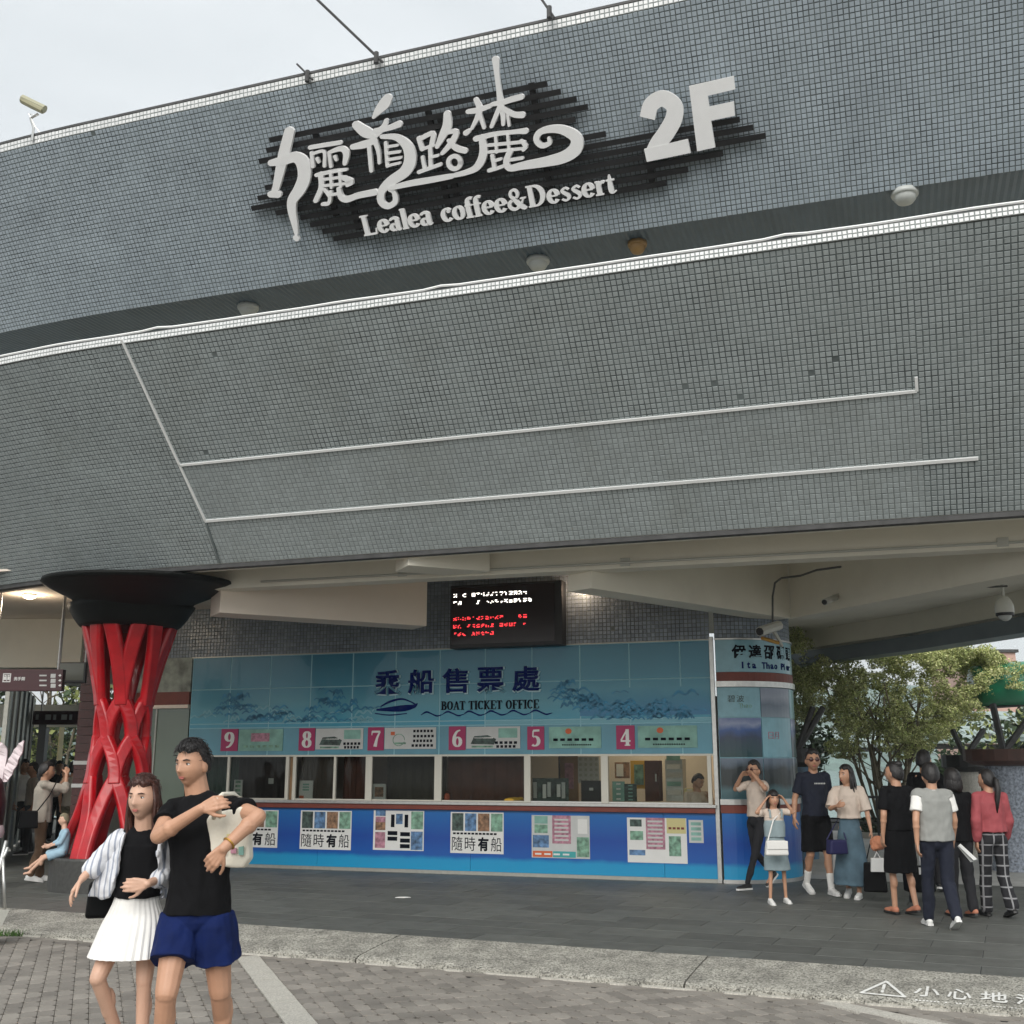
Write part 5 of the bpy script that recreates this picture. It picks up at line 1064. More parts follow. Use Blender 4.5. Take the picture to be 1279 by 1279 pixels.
# dark red tiled pillar
e = empty('tiled_pillar', at_z(108, 1068, 0), 'dark red tiled pillar behind the red lattice column', 'pillar')
x0, x1 = at_y(97, 900, 19.0)[0], at_y(124, 900, 19.0)[0]
for k in range(26):
    MB().boxw(x0, x1, 19.0, 19.3, k * .14 + .003, k * .14 + .137).build('tile_course', M['tile_red'] if 'tile_red' in M else M.setdefault('tile_red', mat('dark_red_tile', (.055, .014, .012), .35, island=.3, var=.3, scale=30)), e)
for z in (1.25, 1.62): MB().boxw(x0 - .01, x1 + .01, 18.985, 19.0, z, z + .06).build('pale_band', M['paper2'], e)
# hanging direction signs
def hsign(x0, y0, x1, y1, Y, label):
    a, b = at_y(x0, y1, Y), at_y(x1, y0, Y); e = empty('direction_sign', (a + b) / 2, label, 'sign'); MB().boxw(a[0], b[0], Y, Y + .12, a[2], b[2]).build('sign_box', M['maroon'], e, bevel=.006)
    for xx in (a[0] + .15, b[0] - .1): MB().tube([np.array([xx, Y + .06, b[2]]), np.array([xx, Y + .06, 4.25])], .018, 6).build('hanger', M['steel'], e)
    return e, a[0], b[0], a[2], b[2], Y
e, a, b, c, d, Y = hsign(-25, 836, 79, 863, 17.0, 'maroon hanging sign with restroom pictogram and white lettering')
def onp(x, y): return at_y(x, y, Y - .004)
q = MB(); p0, p1 = onp(3, 852), onp(14, 841)
for (x0, x1, z0, z1) in ((0, .12, 0, 1), (.88, 1, 0, 1), (0, 1, 0, .1), (0, 1, .9, 1), (.46, .54, .15, .85)): q.boxw(p0[0] + (p1[0] - p0[0]) * x0, p0[0] + (p1[0] - p0[0]) * x1, Y - .004 - .001 * len(q.v), Y, p0[2] + (p1[2] - p0[2]) * z0, p0[2] + (p1[2] - p0[2]) * z1)
for f in (.28, .72): q.ball((p0[0] + (p1[0] - p0[0]) * f, Y - .003, p0[2] + (p1[2] - p0[2]) * .74), (.014, .002, .014), 8); q.boxw(p0[0] + (p1[0] - p0[0]) * f - .016, p0[0] + (p1[0] - p0[0]) * f + .016, Y - .004, Y, p0[2] + (p1[2] - p0[2]) * .25, p0[2] + (p1[2] - p0[2]) * .62)
q.build('pictogram', M['paper'], e)
letters('character', '洗手間', onp(17, 850), RT, z_, -np.array([0, 1, 0]), .004, M['paper'], e, bold=.02, width=.17, height=.055)
q = MB()
for k in range(3):
    p = onp(63, 859 - k * 6.2); q.boxw(p[0], p[0] + .075, Y - .004 - .0005 * k, Y, p[2], p[2] + .06)
q.build('icon_plate', M['paper2'], e, kind='stuff')
for k in range(3):
    p = onp(72.5, 858.5 - k * 6.2); q = MB(); dz_ = .03; q.prism([p + z_ * dz_ - RT * .0, p + z_ * (dz_ + .02) + RT * .03, p + z_ * (dz_ - .0) + RT * .05, p + z_ * (dz_ - .02) + RT * .03], (0, -.003, 0)); q.build('arrow', M['paper'], e)
    p = onp(49, 857 - k * 6.2); MB().boxw(p[0], p[0] + .11, Y - .003, Y, p[2], p[2] + .022).build('small_lettering', M['paper2'], e)
e, a, b, c, d, Y = hsign(40, 888, 106, 905, 24., 'smaller dark maroon hanging sign deeper in the corridor')
for k, x in enumerate((44, 56, 66, 76, 86)): p = at_y(x, 902, Y - .004); MB().boxw(p[0], p[0] + (.12 if k % 2 else .06), Y - .004, Y, p[2] + .05, p[2] + .16).build('icon_plate', M['paper2'], e)
# hung monitor
e = empty('hanging_monitor', at_y(88, 830, 17.6), 'grey monitor hanging from the ceiling left of the red column', 'monitor'); Y = 17.6
a, b = at_y(69, 853, Y), at_y(108, 827, Y); MB().boxw(a[0], b[0], Y, Y + .08, a[2], b[2]).build('case', M['black'], e, bevel=.01); MB().boxw(a[0] + .03, b[0] - .03, Y - .006, Y, a[2] + .04, b[2] - .02).build('screen', mat('dull_screen', (.13, .14, .12), .2), e)
MB().tube([np.array([a[0] + .03, Y + .04, b[2]]), np.array([a[0] + .03, Y + .04, 4.25])], .015, 6).tube([np.array([b[0] - .03, Y + .04, b[2]]), np.array([b[0] - .03, Y + .04, 4.25])], .015, 6).build('hanger', M['steel'], e)
# corridor: far opening with trees, ceiling, glass shop front
cor = empty('corridor_building', (-11, 26, 0), 'dark corridor building with a bright opening behind the crowd at left', 'building')
def wquad(x0, y0, x1, y1, Y, name, mt, th=.2, par=None): a, b = at_y(x0, y1, Y), at_y(x1, y0, Y); return MB().boxw(a[0], b[0], Y, Y + th, max(a[2], 0), b[2]).build(name, mt, par or cor)
wquad(36, 905, 58, 1040, 27, 'dark_frame', M['black']); wquad(97, 905, 190, 1040, 27, 'end_wall', M['cream']); wquad(-10, 880, 190, 908, 27.01, 'lintel', M['cream'])
MB().boxw(-16, -8.0, 20.8, 27, 3.5, 3.6).build('corridor_ceiling', M['cream'], cor)
a = at_y(92, 884, 24); MB().boxw(a[0], a[0] + .35, 23.6, 24.4, 3.25, 3.295).build('ceiling_panel_lamp', M['lamp'], cor)
wquad(66, 908, 76, 1000, 29, 'yellow_post', mat('yellow_post', (.55, .47, .25), .6), .25)
g0, g1 = at_y(2, 950, 18.5), at_y(38, 950, 26)
def gw(f): return (g0[0] + (g1[0] - g0[0]) * f, g0[1] + (g1[1] - g0[1]) * f)
for k in range(6):
    (xa, ya), (xb, yb) = gw(k / 6), gw((k + 1) / 6); MB().prism([(xa, ya, .05), (xb, yb, .05), (xb, yb, 3.1), (xa, ya, 3.1)], (-.03, 0, 0)).build('glass_panel', [M['shopblue'] if 'shopblue' in M else M.setdefault('shopblue', mat('pale_blue_glass', (.22, .33, .45), .15, var=.2, coat=.5)), M['black'], M['shopblue']][k % 3], cor)
    MB().boxw(xa - .03, xa + .04, ya - .04, ya + .04, 0, 3.1).build('mullion', M['alu'], cor)
# leaf wall beyond the opening
def foliage(name, n, fn, size, material, parent=None, flat=.5):
    C0 = np.array([fn() for _ in range(n)]); a = RNG.uniform(0, 6.28, n); el = RNG.normal(0, .7, n); s = size * RNG.uniform(.6, 1.4, n)
    d = np.stack([np.cos(a) * np.cos(el), np.sin(a) * np.cos(el), np.sin(el)], 1); w = np.cross(d, RNG.normal(0, 1, (n, 3))); w /= np.linalg.norm(w, axis=1)[:, None]
    s = s[:, None]; nn_ = np.cross(d, w) * s * .12
    V = np.stack([C0 - d * s, C0 + w * s * flat + nn_, C0 + d * s, C0 - w * s * flat + nn_], 1).reshape(-1, 3); k = np.arange(n)[:, None] * 4; me = bpy.data.meshes.new(name)
    me.from_pydata(V.tolist(), [], (k + np.array([[0, 1, 2, 3]])).tolist()); me.materials.append(material); me.update(); return link(name, me, parent)
def tree(label, base, h, trunks, crown, n, size, material, mat2=None, spread=.5):
    """crown: list of (centre, radii) clumps relative to base"""
    e = empty('tree', base, label, 'tree'); rr = random.Random(int(abs(base[0] * 100))); tips = []
    for k in range(trunks):
        a = rr.uniform(0, 6.28); q = MB(); p = np.array(base, float) + np.array([math.cos(a), math.sin(a), 0]) * rr.uniform(.02, .28); top = np.array(base) + np.array([math.cos(a) * spread * rr.uniform(.3, 1), math.sin(a) * spread * .7, h * rr.uniform(.6, .85)])
        pts = [p + (top - p) * t + np.array([rr.gauss(0, .04), rr.gauss(0, .04), 0]) * (t * 2) for t in np.linspace(0, 1, 7)]; pts[0] = p - z_ * .05
        r0 = rr.uniform(.022, .045) * h / 3.6; q.tube(pts, list(np.linspace(r0, r0 * .35, 7)), 6)
        for i in range(4):
            s = pts[2 + i]; dd = np.array([rr.gauss(0, 1), rr.gauss(0, 1), rr.uniform(.5, 1.6)]); dd /= np.linalg.norm(dd); L = h * rr.uniform(.15, .32); q.tube([s, s + dd * L * .5 + np.array([0, 0, .03]), s + dd * L], [r0 * .5, r0 * .3, r0 * .12], 5)
        q.build('trunk', M['bark'], e, smooth=True)
    w = np.array([r[0] * r[1] * r[2] for _, r in crown]); w = w ** .8; w /= w.sum()
    def fn():
        i = RNG.choice(len(crown), p=w); c, r = crown[i]; v = RNG.normal(0, 1, 3); v /= np.linalg.norm(v); v *= RNG.uniform(.3, 1) ** .45; p = np.array(base) + np.array(c) + v * np.array(r)
        return p + np.array([0, 0, .10 * math.sin(p[0] * 9) * math.cos(p[2] * 8)])
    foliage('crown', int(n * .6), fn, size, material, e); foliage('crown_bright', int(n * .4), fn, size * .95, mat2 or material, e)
    return e
# big planter tree on the right
tb = at_y(1112, 1000, 26.5); tb[2] = 0; rnd = random.Random(4)
cl = []
for k in range(380):
    a = rnd.uniform(-2.5, 2.85); z = rnd.uniform(1.75, 5.4); low = 1.45 + .62 * abs(a) ** 1.15
    if z < low: z = low + rnd.uniform(0, .8)
    if a > 1.2: z = min(z, 4.3 - .25 * (a - 1.2))
    cl.append(((a, rnd.uniform(-1.2, 1.0), z), (rnd.uniform(.16, .36), rnd.uniform(.2, .4), rnd.uniform(.10, .24))))
tree('bushy multi stemmed tree with olive leaves behind the crowd at right', tb, 4.9, 14, cl, 150000, .030, M['leaf'], M['leaf2'], spread=1.5)
# trees behind
def blob_tree(label, x, y, Y, w, h, n, size, m1, m2, z0=.25):
    b = at_y(x, y, Y); b[2] = 0; rr = random.Random(x); cl = [((rr.gauss(0, w * .3), rr.gauss(0, w * .25), h * rr.uniform(z0, .9)), (w * rr.uniform(.15, .28), w * rr.uniform(.15, .28), h * rr.uniform(.08, .16))) for _ in range(16)]
    tree(label, b, h, 3, cl, n, size, m1, m2, spread=w * .3)
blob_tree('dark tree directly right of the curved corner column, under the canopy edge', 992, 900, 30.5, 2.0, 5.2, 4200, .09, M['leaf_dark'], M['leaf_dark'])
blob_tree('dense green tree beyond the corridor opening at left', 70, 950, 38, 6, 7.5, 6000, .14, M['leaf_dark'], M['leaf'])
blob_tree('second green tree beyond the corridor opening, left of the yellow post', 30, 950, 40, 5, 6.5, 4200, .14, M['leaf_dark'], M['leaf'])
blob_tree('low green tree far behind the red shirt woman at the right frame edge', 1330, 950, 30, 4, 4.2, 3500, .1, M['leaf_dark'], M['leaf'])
# hedge strip and low planter edge below the tree
e = empty('planter_bed', tb, 'low planting bed with a pale kerb around the foot of the bushy tree', 'planter')
MB().revolve(tb, [(1.0, -.02), (1.0, .12), (.9, .13), (.88, .05), (0, .05)], 28).build('bed_edge', M['granite_pale'], e)
foliage('low_shrub', 1500, lambda: tb + np.array([RNG.uniform(-.85, .85), RNG.uniform(-.6, .6), RNG.uniform(.05, .42)]), .05, M['leaf_dark'], e)

# pavilion with shingled roof and columns
def shingle_roof(label, x0, y0, x1, y1, Y, depth, rise, rows, cols):
    a, b = at_y(x0, y1, Y), at_y(x1, y1, Y); zt = at_y(x0, y0, Y)[2]; e = empty('pavilion_roof', a, label, 'roof'); zr = (zt - a[2])
    for r in range(rows):
        z = a[2] + zr * r / rows; y = Y + depth * r / rows
        for c in range(cols):
            xx = a[0] + (b[0] - a[0]) * (c + .5 * (r % 2)) / cols; w = (b[0] - a[0]) / cols; j = RNG.uniform(-.02, .02)
            MB().hexa([(xx + .01, y - .05 + j, z - .02), (xx + w - .01, y - .05 + j, z - .02), (xx + w - .01, y + depth / rows, z + zr / rows - .03), (xx + .01, y + depth / rows, z + zr / rows - .03), (xx + .01, y - .05 + j, z + .01 + abs(j)), (xx + w - .01, y - .05 + j, z + .01 + abs(j)), (xx + w - .01, y + depth / rows, z + zr / rows), (xx + .01, y + depth / rows, z + zr / rows)]).build('shingle', M['teal_roof'] if RNG.random() > .12 else M['slate'], e)
    MB().boxw(a[0], b[0], Y, Y + depth, a[2] - .12, a[2] - .03).build('eave', M['slate'], e)
shingle_roof('pale grey green shingle roof at the right frame edge behind the tree', 1165, 882, 1330, 928, 31, 3, 1, 7, 12)
shingle_roof('pale grey green shingle roof glimpsed between corner column and tree', 960, 903, 1150, 932, 31.5, 3, 1, 5, 14)
def pcol(label, x, y0, y1, ycap0, w, capw, Y, mt, capm, struts=()):
    b = at_y(x, y1, Y); e = empty('pavilion_column', (b[0], Y, 0), label, 'column'); zt = at_y(x, y0, Y)[2]; zc = at_y(x, ycap0, Y)[2]; s = FPX / (Y * .975)
    MB().revolve((b[0], Y, 0), [(w / s / 2 * 1.1, 0), (w / s / 2 * 1.1, .12), (w / s / 2, .13), (w / s / 2, zt), (0, zt)], 24).build('shaft', mt, e, smooth=False)
    q = MB(); R = capw / s / 2
    q.revolve((b[0], Y, 0), [(w / s / 2, zt - .02), (R * .8, zt), (R, zt + (zc - zt) * .25), (R, zc), (0, zc)], 20); q.build('cap', capm, e)
    for (xa, ya) in struts: MB().tube([np.array([b[0], Y, zc - .05]), at_y(xa, ya, Y + .3)], .055, 6).build('strut', M['slate'], e)
pcol('dark blue column with black cap directly right of the curved corner column', 1003, 958, 1075, 935, 36, 44, 20.5, M['bluecol'], M['black'], ((1015, 884), (1028, 884)))
pcol('whitish column with a spiky black cap behind the people at right', 1218, 963, 1085, 943, 30, 58, 21.0, M['granite_pale'], M['black'], ((1190, 912), (1228, 912)))
pcol('pebbled blue grey column with a wide brown cap at the right frame edge', 1268, 955, 1090, 936, 50, 96, 18.2, M['stone_col'], M['browncap'], ((1240, 880), (1290, 890)))
# green vinyl roll awning and pink building far right
e = empty('green_awning', at_y(1260, 850, 26), 'glossy green barrel awning at the right frame edge above the shingle roof', 'awning'); a, b = at_y(1218, 857, 26), at_y(1330, 850, 26)
MB().tube([a, (a + b) / 2, b], [.46, .5, .52], 20).build('barrel', M['greentube'], e, smooth=True); MB().tube([a - z_ * .5, b - z_ * .5], .04, 6).build('edge_bar', M['slate'], e)
e = empty('pink_building', at_y(1245, 840, 45), 'small pink rendered building behind the green awning', 'building'); a, b = at_y(1212, 870, 45), at_y(1268, 815, 45)
MB().boxw(a[0], b[0], 45, 49, 0, b[2]).build('wall', M['pink'], e); MB().boxw(a[0] - .1, b[0] + .1, 44.9, 49.1, b[2], b[2] + .12).build('roof_edge', M['slate'], e); MB().boxw(a[0] + .5, a[0] + 1.1, 44.97, 45.0, b[2] - 1.2, b[2] - .5).build('window', M['slate'], e)
# hedge between the pavilion and the pink building
e = empty('garden_hedge', (20, 40, 0), 'long green hedge in front of the pink building behind the pavilion columns', 'hedge'); foliage('foliage', 9000, lambda: np.array([RNG.uniform(15, 26), 40 + RNG.normal(0, .35), (RNG.uniform(0, 1) ** .8) * (1.9 + .5 * math.sin(RNG.uniform(0, 6)))]), .10, M['leaf_dark'], e); MB().boxw(15, 26, 40.2, 40.8, -.1, 1.7).build('hedge_core', M['leaf_dark'], e)
# low rail wall along the promenade
e = empty('lakeside_railing', W(3, -24.5, 0), 'low dark railing along the lakeside behind the crowd', 'railing')
for k in range(24):
    MB().box(-3 + k * .6, -2.96 + k * .6, -24.5, -24.46, 0, .95).build('post', M['slate'], e)
MB().box(-3, 11, -24.52, -24.45, .95, 1.0).build('top_rail', M['slate'], e); MB().box(-3, 11, -24.5, -24.47, .45, .48).build('mid_rail', M['slate'], e)

# steel railing stub at lower left
rl = empty('steel_railing', at_z(4, 1150, GZ), 'slanted steel railing end at the lower left corner beside the kerb', 'railing'); Yr = 12.6
for pts, r in (([(-14, 1135), (8, 1050)], .022), ([(-14, 1110), (4, 1072), (10, 1058)], .018), ([(4, 1072), (6, 1140)], .018), ([(-2, 1085), (-2, 1140)], .016)):
    MB().tube([at_y(x, y, Yr) for x, y in pts], r, 8).build('rail', M['steel'], rl, smooth=True)
MB().hexa([at_y(x, y, Y) for Y in (11.6, 11.9) for x, y in ((-20, 1170), (-4, 1170), (12, 1136), (-8, 1136))]).build('foot_plate', M['alu'], rl)
# scrap of paper on the plaza
p = at_z(503, 1121, .004); q = MB(); q.prism([p + np.array(v) for v in ((-.09, -.03, 0), (.02, -.06, 0), (.10, -.01, 0), (.03, .05, 0), (-.05, .04, 0))], (0, 0, .006)); tag(q.build('paper_scrap', M['paper']), 'small white scrap of paper lying on the dark plaza floor', 'litter')
# lotus petal figure at left edge
pf = empty('petal_sculpture', at_y(5, 1000, 15.5), 'white pink petalled figure with dark red body at the left frame edge', 'sculpture'); Y = 15.5
def petal(pts, w):
    q = MB(); stroke_mesh(q, [[(x, y, ww) for (x, y), ww in zip(pts, w)]], lambda x, y: at_y(x, y, Y) + np.array([0, .02 * math.sin(x), 0]), (0, .03, 0), sm=5); q.build('petal', M['petal'], pf)
petal([(6, 972), (14, 955), (24, 935), (29, 926)], [10, 12, 9, 3]); petal([(-2, 972), (0, 950), (3, 935), (-2, 928)], [12, 14, 9, 4]); petal([(-18, 972), (-20, 950), (-26, 935)], [10, 12, 5])
MB().revolve(at_y(-22, 1035, Y), [(.0, 0), (.25, .02), (.27, .35), (.2, .65), (.10, .75), (0, .76)], 18).build('body', M['maroon'], pf, smooth=True); MB().revolve(at_y(-22, 1035, Y), [(.26, -.12), (.28, -.05), (.25, .05), (0, .05)], 18).build('base', M['petal'], pf, smooth=True)

# ================================================================== PEOPLE
def V3(*a): return np.array(a, float)
def _unit(v): v = np.asarray(v, float); return v / (np.linalg.norm(v) + 1e-9)
def _ell(mb, c, r, R=None, n=16):
    q = MB(); q.ball((0, 0, 0), r, n); V = q.v[0]
    if R is not None: V = V @ R.T
    mb.add(V + np.asarray(c), q.f)
def _cap(mb, a, b, ra, rb, n=12):
    a, b = np.asarray(a, float), np.asarray(b, float); d = _unit(b - a); pts = []; rs = []
    for f in (-.98, -.8, -.45, 0): pts.append(a + d * ra * f); rs.append(ra * math.sqrt(max(1 - f * f, .02)))
    L = np.linalg.norm(b - a)
    for f in (0, .45, .8, .98): pts.append(b + d * rb * f); rs.append(rb * math.sqrt(max(1 - f * f, .02)))
    mb.tube(pts, rs, n)
def _loft(mb, rings, R=None, n=24, pleat=0, np_=0):
    """rings [(centre, rx, ry)] lying level; closed at both ends"""
    R = np.eye(3) if R is None else R; V = []; A = np.linspace(0, 2 * math.pi, n, endpoint=False)
    for i, (c, rx, ry) in enumerate(rings):
        f = 1 + (pleat * i / (len(rings) - 1)) * np.cos(A * np_)
        P = np.stack([np.cos(A) * rx * f, np.sin(A) * ry * f, np.zeros(n)], 1) @ R.T + np.asarray(c); V.append(P)
    k = len(rings); Fc = [(i * n + j, i * n + (j + 1) % n, (i + 1) * n + (j + 1) % n, (i + 1) * n + j) for i in range(k - 1) for j in range(n)]
    Fc += [tuple(range(n))[::-1], tuple(range((k - 1) * n, k * n))]
    mb.add(np.vstack(V), Fc)
def solid(name, mb, material, parent, vox=.009, smooth=3, fold=0, fscale=9, kind=None):
    me = mb.mesh('tmp', material, True); o = bpy.data.objects.new('tmp', me); COL.objects.link(o)
    r = o.modifiers.new('r', 'REMESH'); r.mode = 'VOXEL'; r.voxel_size = vox; r.use_smooth_shade = True
    if smooth: q = o.modifiers.new('s', 'SMOOTH'); q.iterations = smooth; q.factor = .5
    bpy.context.view_layer.update(); ev = o.evaluated_get(bpy.context.evaluated_depsgraph_get()); out = bpy.data.meshes.new_from_object(ev)
    bpy.data.objects.remove(o); bpy.data.meshes.remove(me)
    if fold and len(out.vertices):
        n = len(out.vertices); co = np.empty(n * 3); no = np.empty(n * 3); out.vertices.foreach_get('co', co); out.vertices.foreach_get('normal', no); co = co.reshape(-1, 3); no = no.reshape(-1, 3)
        w = np.array([noise.noise(Vector((c[0] * fscale * 1.3, c[1] * fscale * 1.3, c[2] * fscale * .55))) + .5 * noise.noise(Vector((c[0] * fscale * 2.4, c[1] * fscale * 2.4, c[2] * fscale * 1.6))) for c in co])
        co += no * (w * fold)[:, None]; out.vertices.foreach_set('co', co.ravel())
    out.name = name; out.materials.clear(); out.materials.append(material); out.polygons.foreach_set('use_smooth', [True] * len(out.polygons)); out.update()
    return link(name, out, parent, kind)
def rotz(a): return np.array([[math.cos(a), -math.sin(a), 0], [math.sin(a), math.cos(a), 0], [0, 0, 1]])
def rotx(a): return np.array([[1, 0, 0], [0, math.cos(a), -math.sin(a)], [0, math.sin(a), math.cos(a)]])
def roty(a): return np.array([[math.cos(a), 0, math.sin(a)], [0, 1, 0], [-math.sin(a), 0, math.cos(a)]])
def head_parts(mb, c, R, k=1.0, n=40):
    """skull with face, looking along local -y"""
    q = MB(); q.ball((0, 0, 0), (1, 1, 1), n); D = q.v[0]; P = D * np.array([.074, .094, .117]); x, y, z = P.T.copy()
    t = np.clip((-.02 - z) / .095, 0, 1); x = x * (1 - .40 * t ** 1.4); y = np.where(y > 0, y * (1 - .5 * t), y * (1 - .10 * t)); fr = (D[:, 1] < 0)
    g = lambda a, s: np.exp(-(a / s) ** 2)
    dy = -.024 * g(x, .013) * g(z + .020, .017) - .010 * g(x, .009) * g(z - .006, .022) + .009 * g(abs(x) - .031, .015) * g(z - .014, .011) - .005 * g(z - .033, .009) * g(x, .05)
    dy += -.008 * g(x, .024) * g(z + .054, .009) + .004 * g(x, .02) * g(z + .054, .003) - .006 * g(x, .018) * g(z + .088, .013) + .004 * g(x, .02) * g(z + .069, .006)
    y = y + dy * fr; P = np.stack([x, y, z], 1) * k; mb.add(P @ R.T + c, q.f)
    for s in (-1, 1): _ell(mb, c + R @ (V3(s * .077, .012, -.008) * k), np.array([.010, .019, .032]) * k, R, 10)
def hand_parts(mb, w, d, pn, side, curl=.35, k=1.0, spread=.05, thumb=.5):
    d = _unit(d); pn = _unit(np.asarray(pn) - d * (np.asarray(pn) @ d)); s = np.cross(d, pn) * side
    kn = []
    for i, o_ in enumerate((.032, .011, -.010, -.030)):
        b = w + (d * (.088 - .006 * abs(i - 1)) + s * o_) * k; kn.append(b); _cap(mb, w + s * o_ * .55 * k + d * .015 * k, b, .0155 * k, .0125 * k, 8)
    for i, (b, L, o_) in enumerate(zip(kn, (.070, .080, .074, .058), (.032, .011, -.010, -.030))):
        dd = _unit(d + s * o_ * spread * 20); a = curl * (.8 + .12 * i); p = b
        for seg, (f, r) in enumerate(((.45, .0095), (.32, .0085), (.25, .0075))):
            dr = _unit(dd * math.cos(a) + pn * math.sin(a)); nx = p + dr * L * f * k; _cap(mb, p, nx, r * k, (r - .0007) * k, 8); p = nx; a += curl * .9
    b = w + (d * .028 + s * .026) * k; p = b; dr = _unit(d * .75 + s * .75 + pn * .25)
    for L, r in ((.042, .0125), (.030, .0105), (.024, .009)):
        nx = p + dr * L * k; _cap(mb, p, nx, r * k, (r - .001) * k, 8); p = nx; dr = _unit(dr - s * thumb * .45 + pn * .3 * thumb + d * .2)
def shoe(name, ank, fd, k, upper, sole_m, parent, pitch=0, low=.03, sandal=False):
    """ank: ankle joint, fd: level foot direction; pitch > 0 raises the heel"""
    f = _unit([fd[0], fd[1], 0]); s = np.cross(f, z_); R0 = np.stack([s, f, z_], 1); R = R0 @ rotx(-pitch)
    heel = np.asarray(ank) - R @ V3(0, .055, .075) * k
    out = [(-.030, 0), (-.036, .05), (-.034, .12), (-.044, .19), (-.036, .25), (0, .275), (.036, .25), (.046, .19), (.036, .12), (.036, .05), (.030, 0), (0, -.012)]
    q = MB(); q.prism([heel + R @ (V3(a, b, 0) * k) for a, b in out], R @ V3(0, 0, .024 * k)); 
    m = MB()
    if sandal: _cap(m, heel + R @ V3(-.035, .17, .035) * k, heel + R @ V3(.035, .17, .035) * k, .02 * k, .02 * k); _cap(m, heel + R @ V3(-.03, .05, .05) * k, heel + R @ V3(.03, .05, .05) * k, .014 * k, .014 * k)
    else:
        _ell(m, heel + R @ V3(0, .045, .045) * k, np.array([.038, .055, .045]) * k, R, 14); _ell(m, heel + R @ V3(0, .17, .032) * k, np.array([.042, .10, .030]) * k, R, 14); _cap(m, heel + R @ V3(0, .06, .05) * k, heel + R @ V3(0, .15, .04) * k, .038 * k, .034 * k)
    sh = solid(name, m, upper, parent, .008, 2); q.build('sole', sole_m, sh)
def eyes_etc(c, R, k, parent, shades=False, hairm=None, closed=False):
    def at(x, y, z): return c + R @ (V3(x, y, z) * k)
    if shades:
        for s in (-1, 1): q = MB(); _ell(q, at(s * .031, -.094, .012), np.array([.026, .006, .019]) * k, R, 14); q.build('sunglass_lens', M['shades'], parent, smooth=True)
        q = MB().tube([at(-.014, -.097, .018), at(.014, -.097, .018)], .003 * k, 6); q.tube([at(.056, -.085, .018), at(.077, 0, .012)], .0028 * k, 6); q.tube([at(-.056, -.085, .018), at(-.077, 0, .012)], .0028 * k, 6); q.build('sunglass_frame', M['black'], parent)
    else:
        for s in (-1, 1):
            q = MB(); _ell(q, at(s * .031, -.0715, .013), np.array([.0135, .009, .0062]) * k, R, 12); e = q.build('eye', M['eye'], parent, smooth=True)
            q = MB(); _ell(q, at(s * .031, -.0790, .013), np.array([.0056, .0025, .0056]) * k, R, 10); q.build('iris', M['iris'], e, smooth=True)
            q = MB(); q.tube([at(s * .045, -.0735, .0165), at(s * .031, -.0815, .0200), at(s * .018, -.079, .0165)], .0016 * k, 5); q.build('eyelid_line', hairm, parent)
    for s in (-1, 1): q = MB(); q.tube([at(s * .050, -.0765, .034), at(s * .034, -.0865, .0385), at(s * .016, -.0915, .035)], [.002 * k, .0034 * k, .003 * k], 6); q.build('eyebrow', hairm, parent, smooth=True)
    q = MB(); _ell(q, at(0, -.0862, -.0515), np.array([.020, .0045, .0036]) * k, R, 12); _ell(q, at(0, -.0852, -.0585), np.array([.017, .0045, .0042]) * k, R, 12); q.build('lips', M['lip'], parent, smooth=True)
def hair_short(mb, c, R, k, thick=1.0, fringe=.0):
    rr = random.Random(int(c[0] * 1000)); 
    _ell(mb, c + R @ (V3(0, .016, .028) * k), np.array([.086, .096, .104]) * k * thick, R, 24)
    for i in range(46):
        a = rr.uniform(0, 6.28); e_ = rr.uniform(.25, 1.5); v = V3(math.cos(a) * math.cos(e_) * .078, .018 + math.sin(a) * math.cos(e_) * .088, .032 + math.sin(e_) * .092)
        if v[1] < -.045 and v[2] < .07: continue
        _cap(mb, c + R @ (v * k), c + R @ ((v * 1.10 + V3(rr.gauss(0, .008), rr.gauss(0, .008), rr.uniform(0, .012))) * k), .016 * k, .007 * k, 6)
def cut_face(mb_unused): pass
